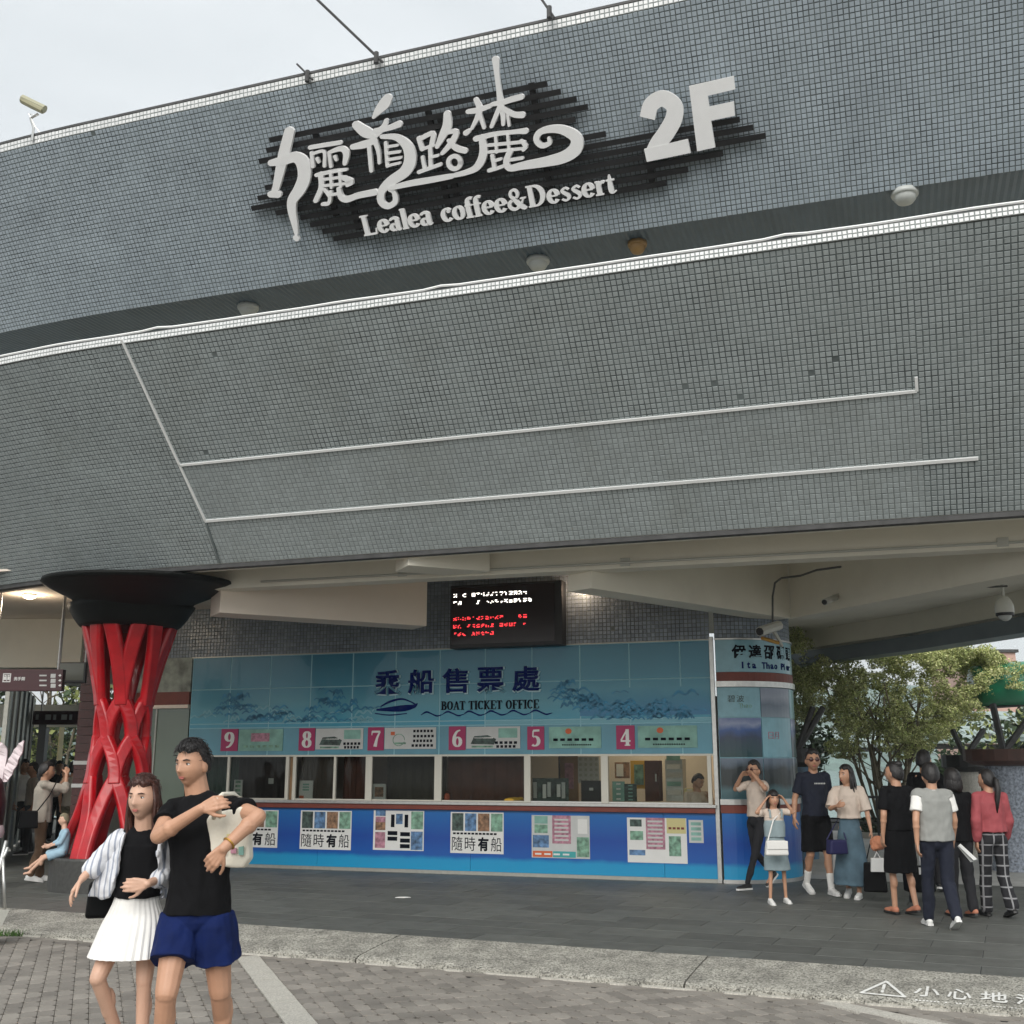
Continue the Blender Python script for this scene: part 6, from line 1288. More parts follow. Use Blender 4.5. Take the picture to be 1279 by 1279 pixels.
def make_hair(style, c, R, k, material, parent, vox=.006):
    """a closed shell round the skull: proud of the skin where hair grows, sunk under it on the face"""
    N = 72; q = MB(); q.ball((0, 0, 0), (1, 1, 1), N); D = q.v[0]; dx, dy, dz = D.T
    f1 = dz - (.60 - .10 * np.abs(dx)) - .05 * np.sin(dx * 9 + 1) + np.clip(dy, 0, 1)
    f2 = np.minimum(dy + .02 + .45 * np.clip(dz, 0, 1), dz + (.02 if style in ('short', 'bald') else .25) + .55 * np.clip(dy, 0, 1))
    if style in ('bob',): f1 = np.maximum(f1, np.minimum(dz - .34, .75 - np.abs(dx)))
    f = np.maximum(f1, f2); t = np.clip(f / .14, 0, 1); t = t * t * (3 - 2 * t)
    th_ = {'short': .013, 'bald': .008, 'bun': .010, 'ponytail': .010, 'long': .014, 'bob': .016}[style]
    strand = np.array([noise.noise(Vector((math.atan2(d[1], d[0]) * 9, d[2] * 2.2, 4))) + .6 * noise.noise(Vector((math.atan2(d[1], d[0]) * 24, d[2] * 4, 9))) for d in D])
    off = -.010 + (.010 + th_) * t + (.010 if style in ('short', 'long', 'bob') else .003) * np.clip(dz, 0, 1) * t + strand * .0042 * t
    P = D * np.array([.074, .094, .117]) + D * off[:, None]; P[:, 1] += .002
    me_ = MB().add((P * k) @ R.T + c, q.f)
    if style == 'bun': _ell(me_, c + R @ (V3(0, .060, .100) * k), np.array([.045, .042, .038]) * k, R, 18)
    if style == 'long':
        rr = random.Random(5)
        for i in range(44):
            a = -.30 + 3.74 * i / 43; x = math.cos(a) * .076; y = .012 + math.sin(a) * .080; sw = rr.gauss(0, .006); r = rr.uniform(.008, .013)
            pts = [V3(x * .86, y * .9, .07), V3(x * 1.10, y * 1.08, -.01), V3(x * 1.19 + sw, y * 1.12, -.10), V3(x * 1.16 + sw * 2, y * 1.04 + .008, -.18), V3(x * 1.08 + sw * 3, y * .95 + .012, -.25 - rr.uniform(0, .04))]
            me_.tube([c + R @ (p * k) for p in pts], [r * k, r * 1.1 * k, r * k, r * .8 * k, r * .25 * k], 6)
    if style == 'bob':
        rr = random.Random(6)
        for i in range(36):
            a = -.30 + 3.74 * i / 35; x = math.cos(a) * .076; y = .012 + math.sin(a) * .080; r = rr.uniform(.010, .014)
            me_.tube([c + R @ (p * k) for p in (V3(x * .9, y * .9, .06), V3(x * 1.12, y * 1.1, -.02), V3(x * 1.16, y * 1.12, -.08), V3(x * 1.0, y * 1.0, -.12 - rr.uniform(0, .012)))], [r * k, r * 1.1 * k, r * k, r * .3 * k], 6)
    if style == 'ponytail':
        me_.tube([c + R @ (p * k) for p in (V3(0, .085, .03), V3(.01, .13, .0), V3(.02, .145, -.10), V3(.03, .13, -.22), V3(.035, .12, -.34))], [.022 * k, .03 * k, .034 * k, .026 * k, .008 * k], 10)
    o = me_.build('hair', material, parent, smooth=True)
    if style == 'ponytail': q = MB(); _ell(q, c + R @ (V3(.004, .10, .02) * k), np.array([.02, .02, .02]) * k, R, 8); q.build('hair_tie', M['c_dark'], o)
    return o

def person(label, J, R, k, o, name='person', group=None):
    """J: joints in world space; R: torso orientation; o: outfit dictionary"""
    base = V3(J['loc'][0], J['loc'][1], J['loc'][2]); e = empty(name, base, label, 'person', group)
    vox = o.get('vox', .009); sk = o.get('skin', M['skin']); HR = o.get('HR', R); hc = J['head']
    mb = MB(); head_parts(mb, hc, HR, k * o.get('headk', 1)); neckb = J['neck']
    _cap(mb, neckb + V3(0, 0, -.03) * k, hc + HR @ (V3(0, .02, -.06) * k), .062 * k * o.get('nk', 1), .056 * k * o.get('nk', 1))
    g = o.get('wide', 1.0); S = {s: J['sh' + s] for s in 'LR'}
    ch, wa, pe = J['chest'], J['waist'], J['pelvis']
    _ell(mb, ch + V3(0, 0, .02) * k, np.array([.150 * g, .098, .15]) * k, R); _ell(mb, wa, np.array([.116 * g, .080, .13]) * k, R); _ell(mb, pe, np.array([.134 * g, .094, .11]) * k, R)
    _cap(mb, S['L'], neckb + V3(0, 0, -.045) * k, .050 * k, .055 * k); _cap(mb, S['R'], neckb + V3(0, 0, -.045) * k, .050 * k, .055 * k)
    lg = o.get('leg', 1.0); am = o.get('arm', 1.0); bl = lg
    if 'bottom' in o and o['bottom'][0] != 'shorts': bl = lg * .62
    if 'skirt' in o: bl = lg * .86
    for s in 'LR':
        _cap(mb, S[s], J['el' + s], .047 * k * am, .038 * k * am); _cap(mb, J['el' + s], J['wr' + s], .039 * k * am, .025 * k * am); mid = J['el' + s] + (J['wr' + s] - J['el' + s]) * .28; _ell(mb, mid, (.041 * k * am,) * 3, None, 12)
        hd = J.get('hd' + s, J['wr' + s] - J['el' + s]); pn = J.get('pn' + s, -R[:, 1] if False else (R @ V3(1 if s == 'L' else -1, 0, 0)))
        hand_parts(mb, J['wr' + s], hd, pn, J.get('side' + s, 1 if s == 'L' else -1), o.get('curl', .4), k * o.get('handk', 1.0))
        _cap(mb, J['hip' + s], J['kn' + s], .082 * k * min(bl, lg * .95), .054 * k * bl); _cap(mb, J['kn' + s], J['an' + s], .050 * k * bl, .034 * k * min(lg, bl * 1.1))
        _ell(mb, J['hip' + s] + (J['kn' + s] - J['hip' + s]) * .98 + (R @ V3(0, -.022, .005)) * k, np.array([.034, .030, .042]) * k * bl, None, 12)
        cf = J['kn' + s] + (J['an' + s] - J['kn' + s]) * .30 + (R @ V3(0, .018, 0)) * k; _ell(mb, cf, np.array([.050, .052, .10]) * k * bl, None, 12)
        fd = J.get('fd' + s, -R[:, 1]); pt = J.get('pt' + s, 0); f = _unit([fd[0], fd[1], 0]); tip = J['an' + s] + (f * math.cos(pt) - z_ * math.sin(pt)) * .13 * k - z_ * .055 * k * math.cos(pt); _cap(mb, J['an' + s] - z_ * .03 * k, tip, .034 * k, .026 * k)
    body = solid('body', mb, sk, e, vox, o.get('sm', 2)); eyes_etc(hc, HR, k * o.get('headk', 1), body, o.get('shades', False), o.get('hairm', M['hair']))
    make_hair(o.get('hair', 'short'), hc, HR, k * o.get('headk', 1), o.get('hairm', M['hair']), e, .0065)
    # clothes
    cv = vox * 1.05
    if 'top' in o:
        mt, sleeve, hem = o['top']; q = MB(); w = o.get('loose', .018)
        _ell(q, ch + V3(0, 0, .02) * k, np.array([.150 * g + w, .098 + w, .15 + w]) * k, R, 20)
        hz = wa + (pe - wa) * hem
        _loft(q, [(ch + V3(0, 0, .06) * k, (.155 * g + w) * k, (.100 + w) * k), (ch + V3(0, 0, -.04) * k, (.152 * g + w) * k, (.100 + w) * k), (wa, (.132 * g + w * 1.3) * k, (.094 + w * 1.2) * k), (hz, (.150 * g + w * 1.2) * k, (.106 + w * 1.2) * k)], R)
        for s in 'LR':
            if sleeve == 0:
                _cap(q, S[s] + (neckb - S[s]) * .25, neckb + V3(0, 0, -.055) * k, .05 * k, .058 * k); continue
            _cap(q, S[s], neckb + V3(0, 0, -.045) * k, (.050 + min(w, .02) * .5) * k, (.055 + w * .4) * k)
            a, b = S[s], J['el' + s]
            if sleeve <= 1: end = a + (b - a) * sleeve; q.tube([a + (neckb - a) * .12, a + (b - a) * .1, a + (b - a) * sleeve * .55, end], [.052 * k, (.051 + w * .35) * k, (.050 + w * .65) * k, (.050 + w * .95) * k], 16)
            else: _cap(q, a, b, (.050 + w * .4) * k, (.046 + w * .55) * k); end = b + (J['wr' + s] - b) * (sleeve - 1); _cap(q, b, end, (.046 + w * .7) * k, (.036 + w * .6) * k)
        sh = solid(o.get('topname', 'shirt'), q, mt, e, cv, 3, fold=.013 * k, fscale=10)
        q = MB(); nk = o.get('neckr', .064); A = [neckb + V3(0, 0, -.012) * k + R @ (V3(nk * math.cos(t), nk * .95 * math.sin(t), .010 * math.sin(t)) * k) for t in np.linspace(0, 2 * math.pi, 20)]
        if sleeve: q.tube(A, .007 * k, 6, caps=False); q.build('collar', o.get('collar', mt), sh, smooth=True)
    if 'sleeves' in o:      # white shirt sleeves under a vest
        for s in 'LR': q = MB(); q.tube([S[s] + (J['el' + s] - S[s]) * f_ for f_ in (.0, .15, .4, .66)], [.055 * k, .064 * k, .067 * k, .072 * k], 16); solid('shirt_sleeve', q, o['sleeves'], e, cv, 2, fold=.006, fscale=14)
    if 'bottom' in o:
        kind, mt = o['bottom'][:2]; q = MB(); nm = kind
        _ell(q, pe, np.array([.148 * g + .014, .105 + .014, .115]) * k, R, 20)
        _loft(q, [(wa + (pe - wa) * .45, (.140 * g) * k, .100 * k), (pe, (.158 * g) * k, .117 * k)], R)
        if kind == 'trousers':
            for s in 'LR': _cap(q, J['hip' + s], J['kn' + s], .094 * k * lg, .072 * k * lg); _cap(q, J['kn' + s], J['an' + s] + V3(0, 0, .01), .072 * k * lg, o.get('cuff', .060) * k)
        elif kind == 'leggings':
            for s in 'LR': _cap(q, J['hip' + s], J['kn' + s], .086 * k * lg, .058 * k * lg); _cap(q, J['kn' + s], J['an' + s] + V3(0, 0, .02), .056 * k * lg, .038 * k)
        elif kind == 'shorts':
            f = o['bottom'][2]
            for s in 'LR':
                a, b = J['hip' + s], J['kn' + s]; ax = _unit(b - a); end = a + (b - a) * f; q.tube([a + V3(0, 0, .05) * k, a, a + (end - a) * .5, end], [.085 * k * lg, .098 * k * lg, .104 * k * lg, .110 * k * lg], 18)
        solid(nm, q, mt, e, cv, 2, fold=.014 * k, fscale=9)
    if 'skirt' in o:
        mt, drop, rx, ry, pl, npl, nm = o['skirt']; q = MB(); a = wa + (pe - wa) * .12; legdir = ((J['knL'] + J['knR']) / 2 - pe); legdir = legdir / abs(legdir[2])
        rings = []
        for t in np.linspace(0, 1, 9): c = a + V3(0, 0, -drop * t) * k + V3(legdir[0], legdir[1], 0) * max(0, drop * t - .15) * k * .9; h = min(1, t * drop / .20); rings.append((c, (.132 * g + (.178 * g - .132 * g) * h + (rx - .178 * g) * max(0, t - .2) / .8) * k, (.098 + (.130 - .098) * h + (ry - .130) * max(0, t - .2) / .8) * k))
        _loft(q, rings[::-1], R, 144 if npl else 40, 0, 0)
        if npl:
            V = q.v[0]; n = 144
            for i in range(9):
                c = np.asarray(rings[8 - i][0]); f = 1 - i / 8; ph_ = np.arange(n) * 2 * math.pi / n * npl; V[i * n:(i + 1) * n] = c + (V[i * n:(i + 1) * n] - c) * (1 + pl * (.25 + .75 * f) * (np.abs((ph_ / math.pi) % 2 - 1) * 2 - 1))[:, None]
            q.build(nm, mt, e, smooth=False)
        else: solid(nm, q, mt, e, cv, 2, fold=.014 * k, fscale=8)
    if 'shoes' in o:
        up, so = o['shoes'][:2]
        for s in 'LR': shoe('shoe', J['an' + s], J.get('fd' + s, -R[:, 1]), k * o.get('footk', 1), up, so, e, J.get('pt' + s, 0), sandal=(len(o['shoes']) > 2))
    if 'socks' in o:
        q = MB()
        for s in 'LR': _cap(q, J['an' + s] + (J['kn' + s] - J['an' + s]) * .38, J['an' + s] - z_ * .02, .046 * k, .040 * k)
        solid('socks', q, o['socks'], e, cv, 1)
    return e

def stand(px, py, H, yaw, z=0.0, mods=None, stride=0, lean=0, Y=None, head=(0, 0)):
    """default standing or walking joints for a person whose feet are seen at pixel px, py"""
    p = at_z(px, py, z) if Y is None else np.array([at_y(px, py, Y)[0], Y, z]); k = H / 1.75; R = rotz(yaw)
    L = dict(pelvis=(0, 0, .93), waist=(0, -.005, 1.10), chest=(0, -.005, 1.30), neck=(0, 0, 1.47), head=(0, -.022, 1.622))
    for s, x in (('L', -1), ('R', 1)):
        st_ = stride * x
        L['sh' + s] = (x * .170, .005, 1.425); L['el' + s] = (x * .225, .03 + st_ * .25, 1.145); L['wr' + s] = (x * .225, -.04 + st_ * .5, .90)
        L['hip' + s] = (x * .088, 0, .905); L['kn' + s] = (x * .095, -.02 - st_ * .42, .495); L['an' + s] = (x * .090, .015 - st_ * (1.0 if st_ > 0 else .95), .085)
    if stride:
        for s, x in (('L', -1), ('R', 1)):
            if stride * x < 0: a = L['an' + s]; L['an' + s] = (a[0], a[1] * 1.0, .085 + abs(stride) * .32); L['pt' + s] = min(.9, abs(stride) * 2.2); L['kn' + s] = (L['kn' + s][0], -.02 + abs(stride) * .12, .48)
    J = {}
    L.update(mods or {})
    for n_, v in L.items():
        if n_[:2] in ('pt',) or n_[:4] == 'side': J[n_] = v; continue
        v = V3(*v)
        if n_[:2] in ('fd', 'hd', 'pn'): J[n_] = R @ v; continue
        if v[2] > .93: v = v + V3(0, -math.tan(lean) * (v[2] - .93), 0)
        J[n_] = p + R @ (v * k)
    J['loc'] = p; return J, R, k
BK = math.pi
def wkr(px, py, H, yaw, label, o, stride=0, mods=None, lean=0, z=0.0, hy=0, hp=0, Y=None, group='visitors walking under the canopy'):
    J, R, k = stand(px, py, H, yaw, z, mods, stride, lean, Y); o = dict(o); o.setdefault('headk', 1.14); o['HR'] = R @ rotz(hy) @ rotx(hp); return person(label, J, R, k, o, group=group), J, R, k

# --- group on the right
armsup = lambda: None
# adult in cream top with sunglasses, hands raised, striding left
wkr(950, 1110, 1.66, math.radians(-60), 'woman with sunglasses, cream top and dark leggings, hands raised, behind the girl', dict(hair='short', shades=True, top=(M['c_cream'], .9, .7), bottom=('leggings', M['c_dark']), shoes=(M['shoe_black'], M['sole']), wide=.92, vox=.0085), .32,
    mods=dict(elL=(-.30, -.12, 1.36), wrL=(-.13, -.15, 1.55), hdL=(.6, .2, .5), elR=(.30, -.10, 1.38), wrR=(.12, -.13, 1.56), hdR=(-.6, .2, .5)), hy=.2)
# her patterned hip wrap
# girl in pinafore
eG, JG, RG, kG = wkr(972, 1129, 1.30, math.radians(5), 'girl in grey blue pinafore dress holding both hands to her head', dict(hair='bob', top=(M['c_cream'], .8, .3), skirt=(M['c_greyblue'], .56, .215, .17, 0, 0, 'pinafore_skirt'), shoes=(M['shoe'], M['sole']), wide=.95, leg=.82, arm=.85, headk=1.14, vox=.0075), .07,
    mods=dict(elL=(-.30, -.06, 1.42), wrL=(-.17, -.09, 1.60), hdL=(.5, .1, .6), elR=(.30, -.06, 1.42), wrR=(.16, -.09, 1.62), hdR=(-.5, .1, .6), anL=(-.13, -.02, .085), anR=(.15, .05, .085), knL=(-.11, -.04, .49), knR=(.12, .0, .49), ptR=0))
q = MB(); _loft(q, [(JG['waist'] + V3(0, 0, -.05), .170 * kG, .130 * kG), (JG['chest'] + V3(0, 0, -.06), .178 * kG, .132 * kG), (JG['chest'] + V3(0, 0, .0), .160 * kG, .134 * kG)], RG); solid('pinafore_bib', q, M['c_greyblue'], eG, .008, 2)
q = MB()
for s in (-1, 1): q.tube([JG['chest'] + RG @ V3(s * .07, -.088, .03), JG['chest'] + RG @ V3(s * .075, -.08, .12), JG['neck'] + RG @ V3(s * .07, .01, -.01)], .012, 6)
q.build('pinafore_strap', M['c_greyblue'], eG)
def handbag(name, c, w, h, d, material, label, R=np.eye(3), strap=None, flap=None, round_=.02):
    e = empty(name, c, label, 'bag'); q = MB(); P = [c + R @ V3(a * w / 2 * f, b * d / 2, z) for z, f in ((0, 1.0), (h, .86)) for a, b in ((-1, -1), (1, -1), (1, 1), (-1, 1))]; q.hexa(P); o = q.build('bag_body', material, e, bevel=round_)
    if flap: q = MB(); q.hexa([c + R @ V3(a * w / 2 * .9, -d / 2 - .012 + (b > 0) * .014, z) for z in (h * .42, h * .98) for a, b in ((-1, -1), (1, -1), (1, 1), (-1, 1))]); q.build('flap', material, e, bevel=.008)
    if strap: q = MB(); q.tube(strap, .009, 6); q.build('strap', material, e, smooth=True)
    return e
c = at_y(970, 1063, 13.62); handbag('shoulder_bag', c - z_ * .05, .28, .17, .08, M['c_white'], 'white flap shoulder bag hanging in front of the girl in the pinafore', RG, strap=[c + RG @ V3(-.10, .02, .1), JG['chest'] + RG @ V3(-.05, -.12, .0), JG['neck'] + RG @ V3(.09, -.04, -.02), JG['neck'] + RG @ V3(.10, .05, -.04)], flap=True)
# man in navy
eN, JN, RN, kN = wkr(1024, 1117, 1.80, math.radians(10), 'tall man in navy shirt, dark shorts, sunglasses and white socks walking towards the camera', dict(hair='short', shades=True, top=(M['c_navy'], .75, .95), bottom=('shorts', M['c_black'], .92), socks=M['c_white'], shoes=(M['shoe'], M['sole']), skin=M['skin_tan']), .16, mods=dict(wrL=(-.29, -.02, .93), elL=(-.25, .03, 1.15), wrR=(.24, -.16, 1.0)), hy=-.25)
q = MB(); 
for i in range(7): q.boxw(0, 0, 0, 0, 0, 0) if 0 else q.hexa([JN['chest'] + RN @ V3(-.045 + i * .022 + a * .014, -.128 + b * .004, .035 + z) for z in (0, .018) for a, b in ((0, 0), (1, 0), (1, 1), (0, 1))])
q.build('chest_print', M['paper2'], eN)
c = at_y(1046, 1070, 14.25); handbag('duffel_bag', c + z_ * .03, .26, .17, .12, mat('navy_bag', (.012, .012, .07), .6), 'navy blue bag held between the tall man and the woman in the long denim skirt', rotz(.3), strap=[c + V3(-.12, 0, .2), JN['wrR'] + V3(0, 0, -.07), c + V3(.12, 0, .2)])
c = at_y(1050, 1092, 14.7); handbag('shopping_bag', c, .16, .30, .08, M['paper'], 'white paper shopping bag seen behind the navy bag', rotz(0), strap=[c + V3(-.04, 0, .29), c + V3(0, 0, .42), c + V3(.04, 0, .29)], round_=.004)
# woman in white blouse and long denim skirt
eW, JW, RW, kW = wkr(1067, 1122, 1.60, math.radians(-28), 'woman in cream blouse and long washed denim skirt looking left', dict(hair='long', top=(M['c_cream'], .95, .3), loose=.03, skirt=(M['c_denim'], .90, .255, .20, 0, 0, 'denim_skirt'), shoes=(M['shoe'], M['sole']), wide=.9, arm=.9), .10, hy=-.55, mods=dict(elL=(-.22, -.12, 1.18), wrL=(-.10, -.25, 1.22), elR=(.25, -.02, 1.14), wrR=(.30, -.10, .90)))
c = at_y(1093, 1100, 14.1); handbag('tote_bag', c - z_ * .13, .28, .34, .12, M['leather'], 'black tote bag hanging beside the woman in the denim skirt', rotz(-.3), strap=[c + V3(-.08, 0, .26), JW['wrR'] + V3(0.0, 0, -.08), c + V3(.08, 0, .26)])
e = empty('plush_toy', at_y(1096, 1055, 14.05), 'orange plush held at the hip by the woman in the denim skirt', 'plush toy'); c = at_y(1097, 1053, 14.05); q = MB(); _ell(q, c, (.10, .09, .085)); _ell(q, c + V3(.09, 0, .03), (.055, .05, .05)); _ell(q, c + V3(-.06, -.05, -.05), (.05, .04, .04)); _ell(q, c + V3(.10, .0, .085), (.02, .015, .03)); solid('plush_body', q, M['orange'], e, .01, 1, fold=.01, fscale=40)
c = at_y(1096, 1078, 14.0); handbag('paper_bag', c - z_ * .1, .17, .16, .07, M['paper'], 'small white paper bag directly above the black tote bag', rotz(-.2), strap=[c + V3(-.04, 0, .05), c + V3(0, 0, .13), c + V3(.04, 0, .05)], round_=.004)
# woman in black dress, seen from behind
wkr(1131, 1143, 1.64, BK + .25, 'woman in a black dress with her hair in a bun, seen from behind', dict(hair='bun', top=(M['c_black'], .8, .8), skirt=(M['c_black'], .60, .20, .16, 0, 0, 'dress_skirt'), shoes=(M['sandal'], M['shoe_black']), wide=1.04, loose=.022), .08, hy=.5)
# wheeled case in front of her
c = at_z(1150, 1127, 0); e = empty('wheeled_case', c, 'black wheeled case with pale label standing between the black dress and the grey vest', 'suitcase'); q = MB(); q.hexa([c + V3(a * .17, b * .10, z) for z in (.12, .42) for a, b in ((-1, -1), (1, -1), (1, 1), (-1, 1))]); q.build('case_body', M['leather'], e, bevel=.03)
MB().tube([c + V3(-.06, .08, .4), c + V3(-.06, .1, .85), c + V3(.06, .1, .85), c + V3(.06, .08, .4)], .009, 6).build('handle', M['steel'], e)
for a in (-.13, .13): MB().tube([c + V3(a, -.02, .045), c + V3(a + .03, -.02, .045)], .045, 12).build('wheel', M['black'], e); MB().tube([c + V3(a + .015, -.02, .05), c + V3(a + .015, -.02, .14)], .02, 6).build('wheel_fork', M['slate'], e)
MB().hexa([c + V3(a, -.108 + b * .005, z) for z in (.33, .41) for a, b in ((-.03, 0), (.09, 0), (.09, 1), (-.03, 1))]).build('pale_label', M['paper'], e)
# man at the back
wkr(1167, 1113, 1.79, BK - .5, 'tall man in black with short grey-sided hair, mostly hidden behind the grey vest man', dict(hair='short', top=(M['c_black'], .7, .9), bottom=('trousers', M['c_dark']), shoes=(M['shoe_black'], M['sole']), wide=1.05), .08, hy=-.4)
# grey vest man
wkr(1178, 1160, 1.62, BK - .06, 'man in grey vest, white short sleeved shirt and dark trousers walking away', dict(hair='short', top=(M['c_grey'], .10, 1.05), topname='vest', loose=.034, collar=M['c_white'], neckr=.07, sleeves=M['c_white'], bottom=('trousers', M['c_navy']), shoes=(M['shoe'], M['sole']), wide=1.12), .20)
# woman in black
wkr(1205, 1146, 1.56, BK + .15, 'person in loose black jacket, black trousers and orange sandals, seen from behind', dict(hair='bob', top=(M['c_black'], 1.8, 1.2), loose=.035, bottom=('trousers', M['c_dark']), shoes=(M['sandal'], M['shoe_black']), wide=1.0), .06)
c = at_y(1207, 1066, 12.35); e = empty('leaflet', c, 'folded white leaflet held by the person in the black jacket', 'leaflet'); MB().prism([c + V3(-.08, 0, .08), c + V3(-.05, .01, .10), c + V3(.12, .02, -.06), c + V3(.07, .0, -.07)], (0, .004, 0)).build('sheet', M['paper'], e); MB().prism([c + V3(-.08, .02, .07), c + V3(-.05, .03, .09), c + V3(.09, .05, -.09), c + V3(.05, .03, -.09)], (0, .004, 0)).build('sheet', M['paper2'], e)
# woman in coral shirt
wkr(1249, 1146, 1.56, BK + .1, 'woman in coral red long sleeved shirt and plaid trousers with a ponytail', dict(hair='ponytail', top=(M['c_coral'], 1.85, .55), loose=.035, bottom=('trousers', M['c_plaid']), shoes=(M['shoe_black'], M['shoe_black']), wide=1.0, cuff=.075), .14, hy=.45)
# clerk at window 4
J, R, k = stand(874, 1060, 1.62, math.radians(15), 0.0, dict(elL=(-.26, -.12, 1.16), wrL=(-.12, -.26, 1.14), elR=(.24, -.12, 1.18), wrR=(.10, -.2, 1.35), hdR=(-.2, -.1, 1)), Y=float(W(wall_s(874, 985), TW - .34, 0)[1]))
dz = V3(0, 0, -.13); J = {n_: (v + dz if isinstance(v, np.ndarray) and n_[:2] not in ('hd', 'pn', 'fd') and n_ != 'loc' else v) for n_, v in J.items()}
for s in 'LR': J['kn' + s] += V3(0, -.0, .2); J['an' + s] += V3(0, 0, .14)
person('ticket clerk with black hair leaning at window 4, looking down', J, R, k, dict(hair='short', top=(M['c_cream'], .9, .9), bottom=('trousers', M['c_dark']), HR=R @ rotz(.5) @ rotx(.35), skin=M['skin_tan']), group='visitors and staff inside')

# --- left background
wkr(44, 1102, 1.64, math.radians(120), 'person in white loose blouse and brown trousers with raised hands at far left', dict(hair='short', top=(M['c_beige'], 1.3, 1.35), loose=.035, bottom=('trousers', M['c_brown']), shoes=(M['shoe'], M['sole']), wide=1.0), .08, mods=dict(elL=(-.2, -.28, 1.36), wrL=(-.1, -.30, 1.58), elR=(.22, -.2, 1.3), wrR=(.10, -.30, 1.5)))
c = at_y(36, 1020, 16.0); handbag('crossbody_bag', c - z_ * .16, .26, .24, .10, M['leather'], 'black crossbody bag on the hip of the person in the white blouse', rotz(.4), strap=[c + V3(.08, .05, .06), c + V3(.22, .10, .28), c + V3(.33, .2, .62)])
wkr(83, 1068, 1.66, math.radians(170), 'man in beige shirt and khaki trousers standing beside the dark red pillar', dict(hair='short', top=(M['c_beige'], .8, 1.1), loose=.03, bottom=('trousers', M['c_khaki']), shoes=(M['shoe_black'], M['sole'])), .05)
wkr(66, 1052, 1.68, math.radians(30), 'person in black clothes in the crowd left of the man in beige', dict(hair='short', top=(M['c_black'], 1.6, .9), bottom=('trousers', M['c_black']), shoes=(M['shoe_black'], M['sole'])), .06)
wkr(33, 1068, 1.64, math.radians(-60), 'person in pale grey shirt partly hidden behind the white blouse at far left', dict(hair='short', top=(M['c_beige'], .8, .9), bottom=('trousers', M['c_dark']), shoes=(M['shoe_black'], M['sole'])), .06)
wkr(50, 1040, 1.70, math.radians(200), 'dark haired visitor in black deep in the corridor crowd', dict(hair='short', top=(M['c_dark'], .8, .9), bottom=('trousers', M['c_dark']), shoes=(M['shoe_black'], M['sole'])), .06)
wkr(92, 1046, 1.62, math.radians(10), 'visitor in dark red clothes beside the pillar, seen through the lattice', dict(hair='bob', top=(M['maroon'], .8, .9), bottom=('trousers', M['c_dark']), shoes=(M['shoe_black'], M['sole'])), .05)
# child sitting on the granite base of the lattice column
b = at_y(74, 1078, 15.4); J = dict(loc=V3(b[0], 15.4, 0)); R = rotz(math.radians(-60)); k = .60
J['pelvis'] = V3(b[0] + .06, 15.3, .50); J['waist'] = J['pelvis'] + V3(.02, 0, .09); J['chest'] = J['pelvis'] + V3(.02, 0, .19); J['neck'] = J['pelvis'] + V3(.01, 0, .29); J['head'] = J['pelvis'] + V3(-.01, 0, .40)
for s, x in (('L', -1), ('R', 1)):
    off_ = R @ V3(x * .12, 0, 0); J['sh' + s] = J['chest'] + off_ * .8 + V3(0, 0, .06); J['el' + s] = J['sh' + s] + V3(-.06, -.02, -.13); J['wr' + s] = J['el' + s] + V3(-.11, -.02, -.04); J['hip' + s] = J['pelvis'] + off_ * .5; J['kn' + s] = J['hip' + s] + V3(-.22, -.02 * x, -.07); J['an' + s] = J['kn' + s] + V3(-.17, 0, -.12 - (.05 if s == 'R' else 0)); J['fd' + s] = V3(-1, -.1, 0)
person('small child in light blue clothes sitting on the round granite column base', J, R, k, dict(hair='short', top=(M['c_lblue'], 1.4, 1.0), bottom=('shorts', M['c_lblue'], .8), skin=M['skin_pale'], hairm=M['c_khaki'], headk=1.1), group='visitors walking under the canopy')

# --- foreground couple, joints measured one by one
YM = 6.42
def m(x, y, dy=0, Y=YM): return at_y(x, y, Y + dy)
J = dict(loc=V3(m(243, 1300)[0], YM, GZ), head=m(240, 956, -.02), neck=m(249, 997, .03), chest=m(250, 1034), waist=m(250, 1086), pelvis=m(246, 1141), shL=m(216, 1010), shR=m(288, 1007),
    elL=m(198, 1044, -.20), wrL=m(252, 1010, -.30), hdL=V3(.9, -.15, .35), pnL=V3(.2, 1, -.2), sideL=-1, elR=m(322, 1020, -.22), wrR=m(279, 1060, -.36), hdR=V3(-.62, -.1, -.75), pnR=V3(-.2, 1, 0), sideR=1,
    hipL=m(224, 1152), hipR=m(268, 1152), knL=m(208, 1240, -.16), knR=m(275, 1238, .06), anL=m(197, 1345, -.02), anR=m(282, 1325, .30), ptR=.4, fdL=V3(-.2, -1, 0), fdR=V3(.05, -1, 0))
Rm = rotz(math.radians(-6)); km = 1.03
eM = person('man in black shirt and royal blue shorts with canvas tote at front left', J, Rm, km, dict(hair='short', top=(M['c_black'], .55, 1.0), bottom=('shorts', M['c_blue'], .56), shoes=(M['shoe'], M['sole']), skin=M['skin'], HR=Rm @ rotz(-.30) @ rotx(.10), vox=.0055, curl=.55, wide=1.02, arm=1.12, leg=1.1, loose=.022, nk=1.12, headk=1.04))
q = MB(); a = J['wrR'] + (J['elR'] - J['wrR']) * .16; d = _unit(J['elR'] - J['wrR']); b1 = _unit(np.cross(d, z_)); b2 = np.cross(d, b1); q.tube([a + (b1 * math.cos(t) + b2 * math.sin(t)) * .034 for t in np.linspace(0, 6.2832, 18)], .006, 6, caps=False); o = q.build('bracelet', M['gold'], eM, smooth=True)
JM = J
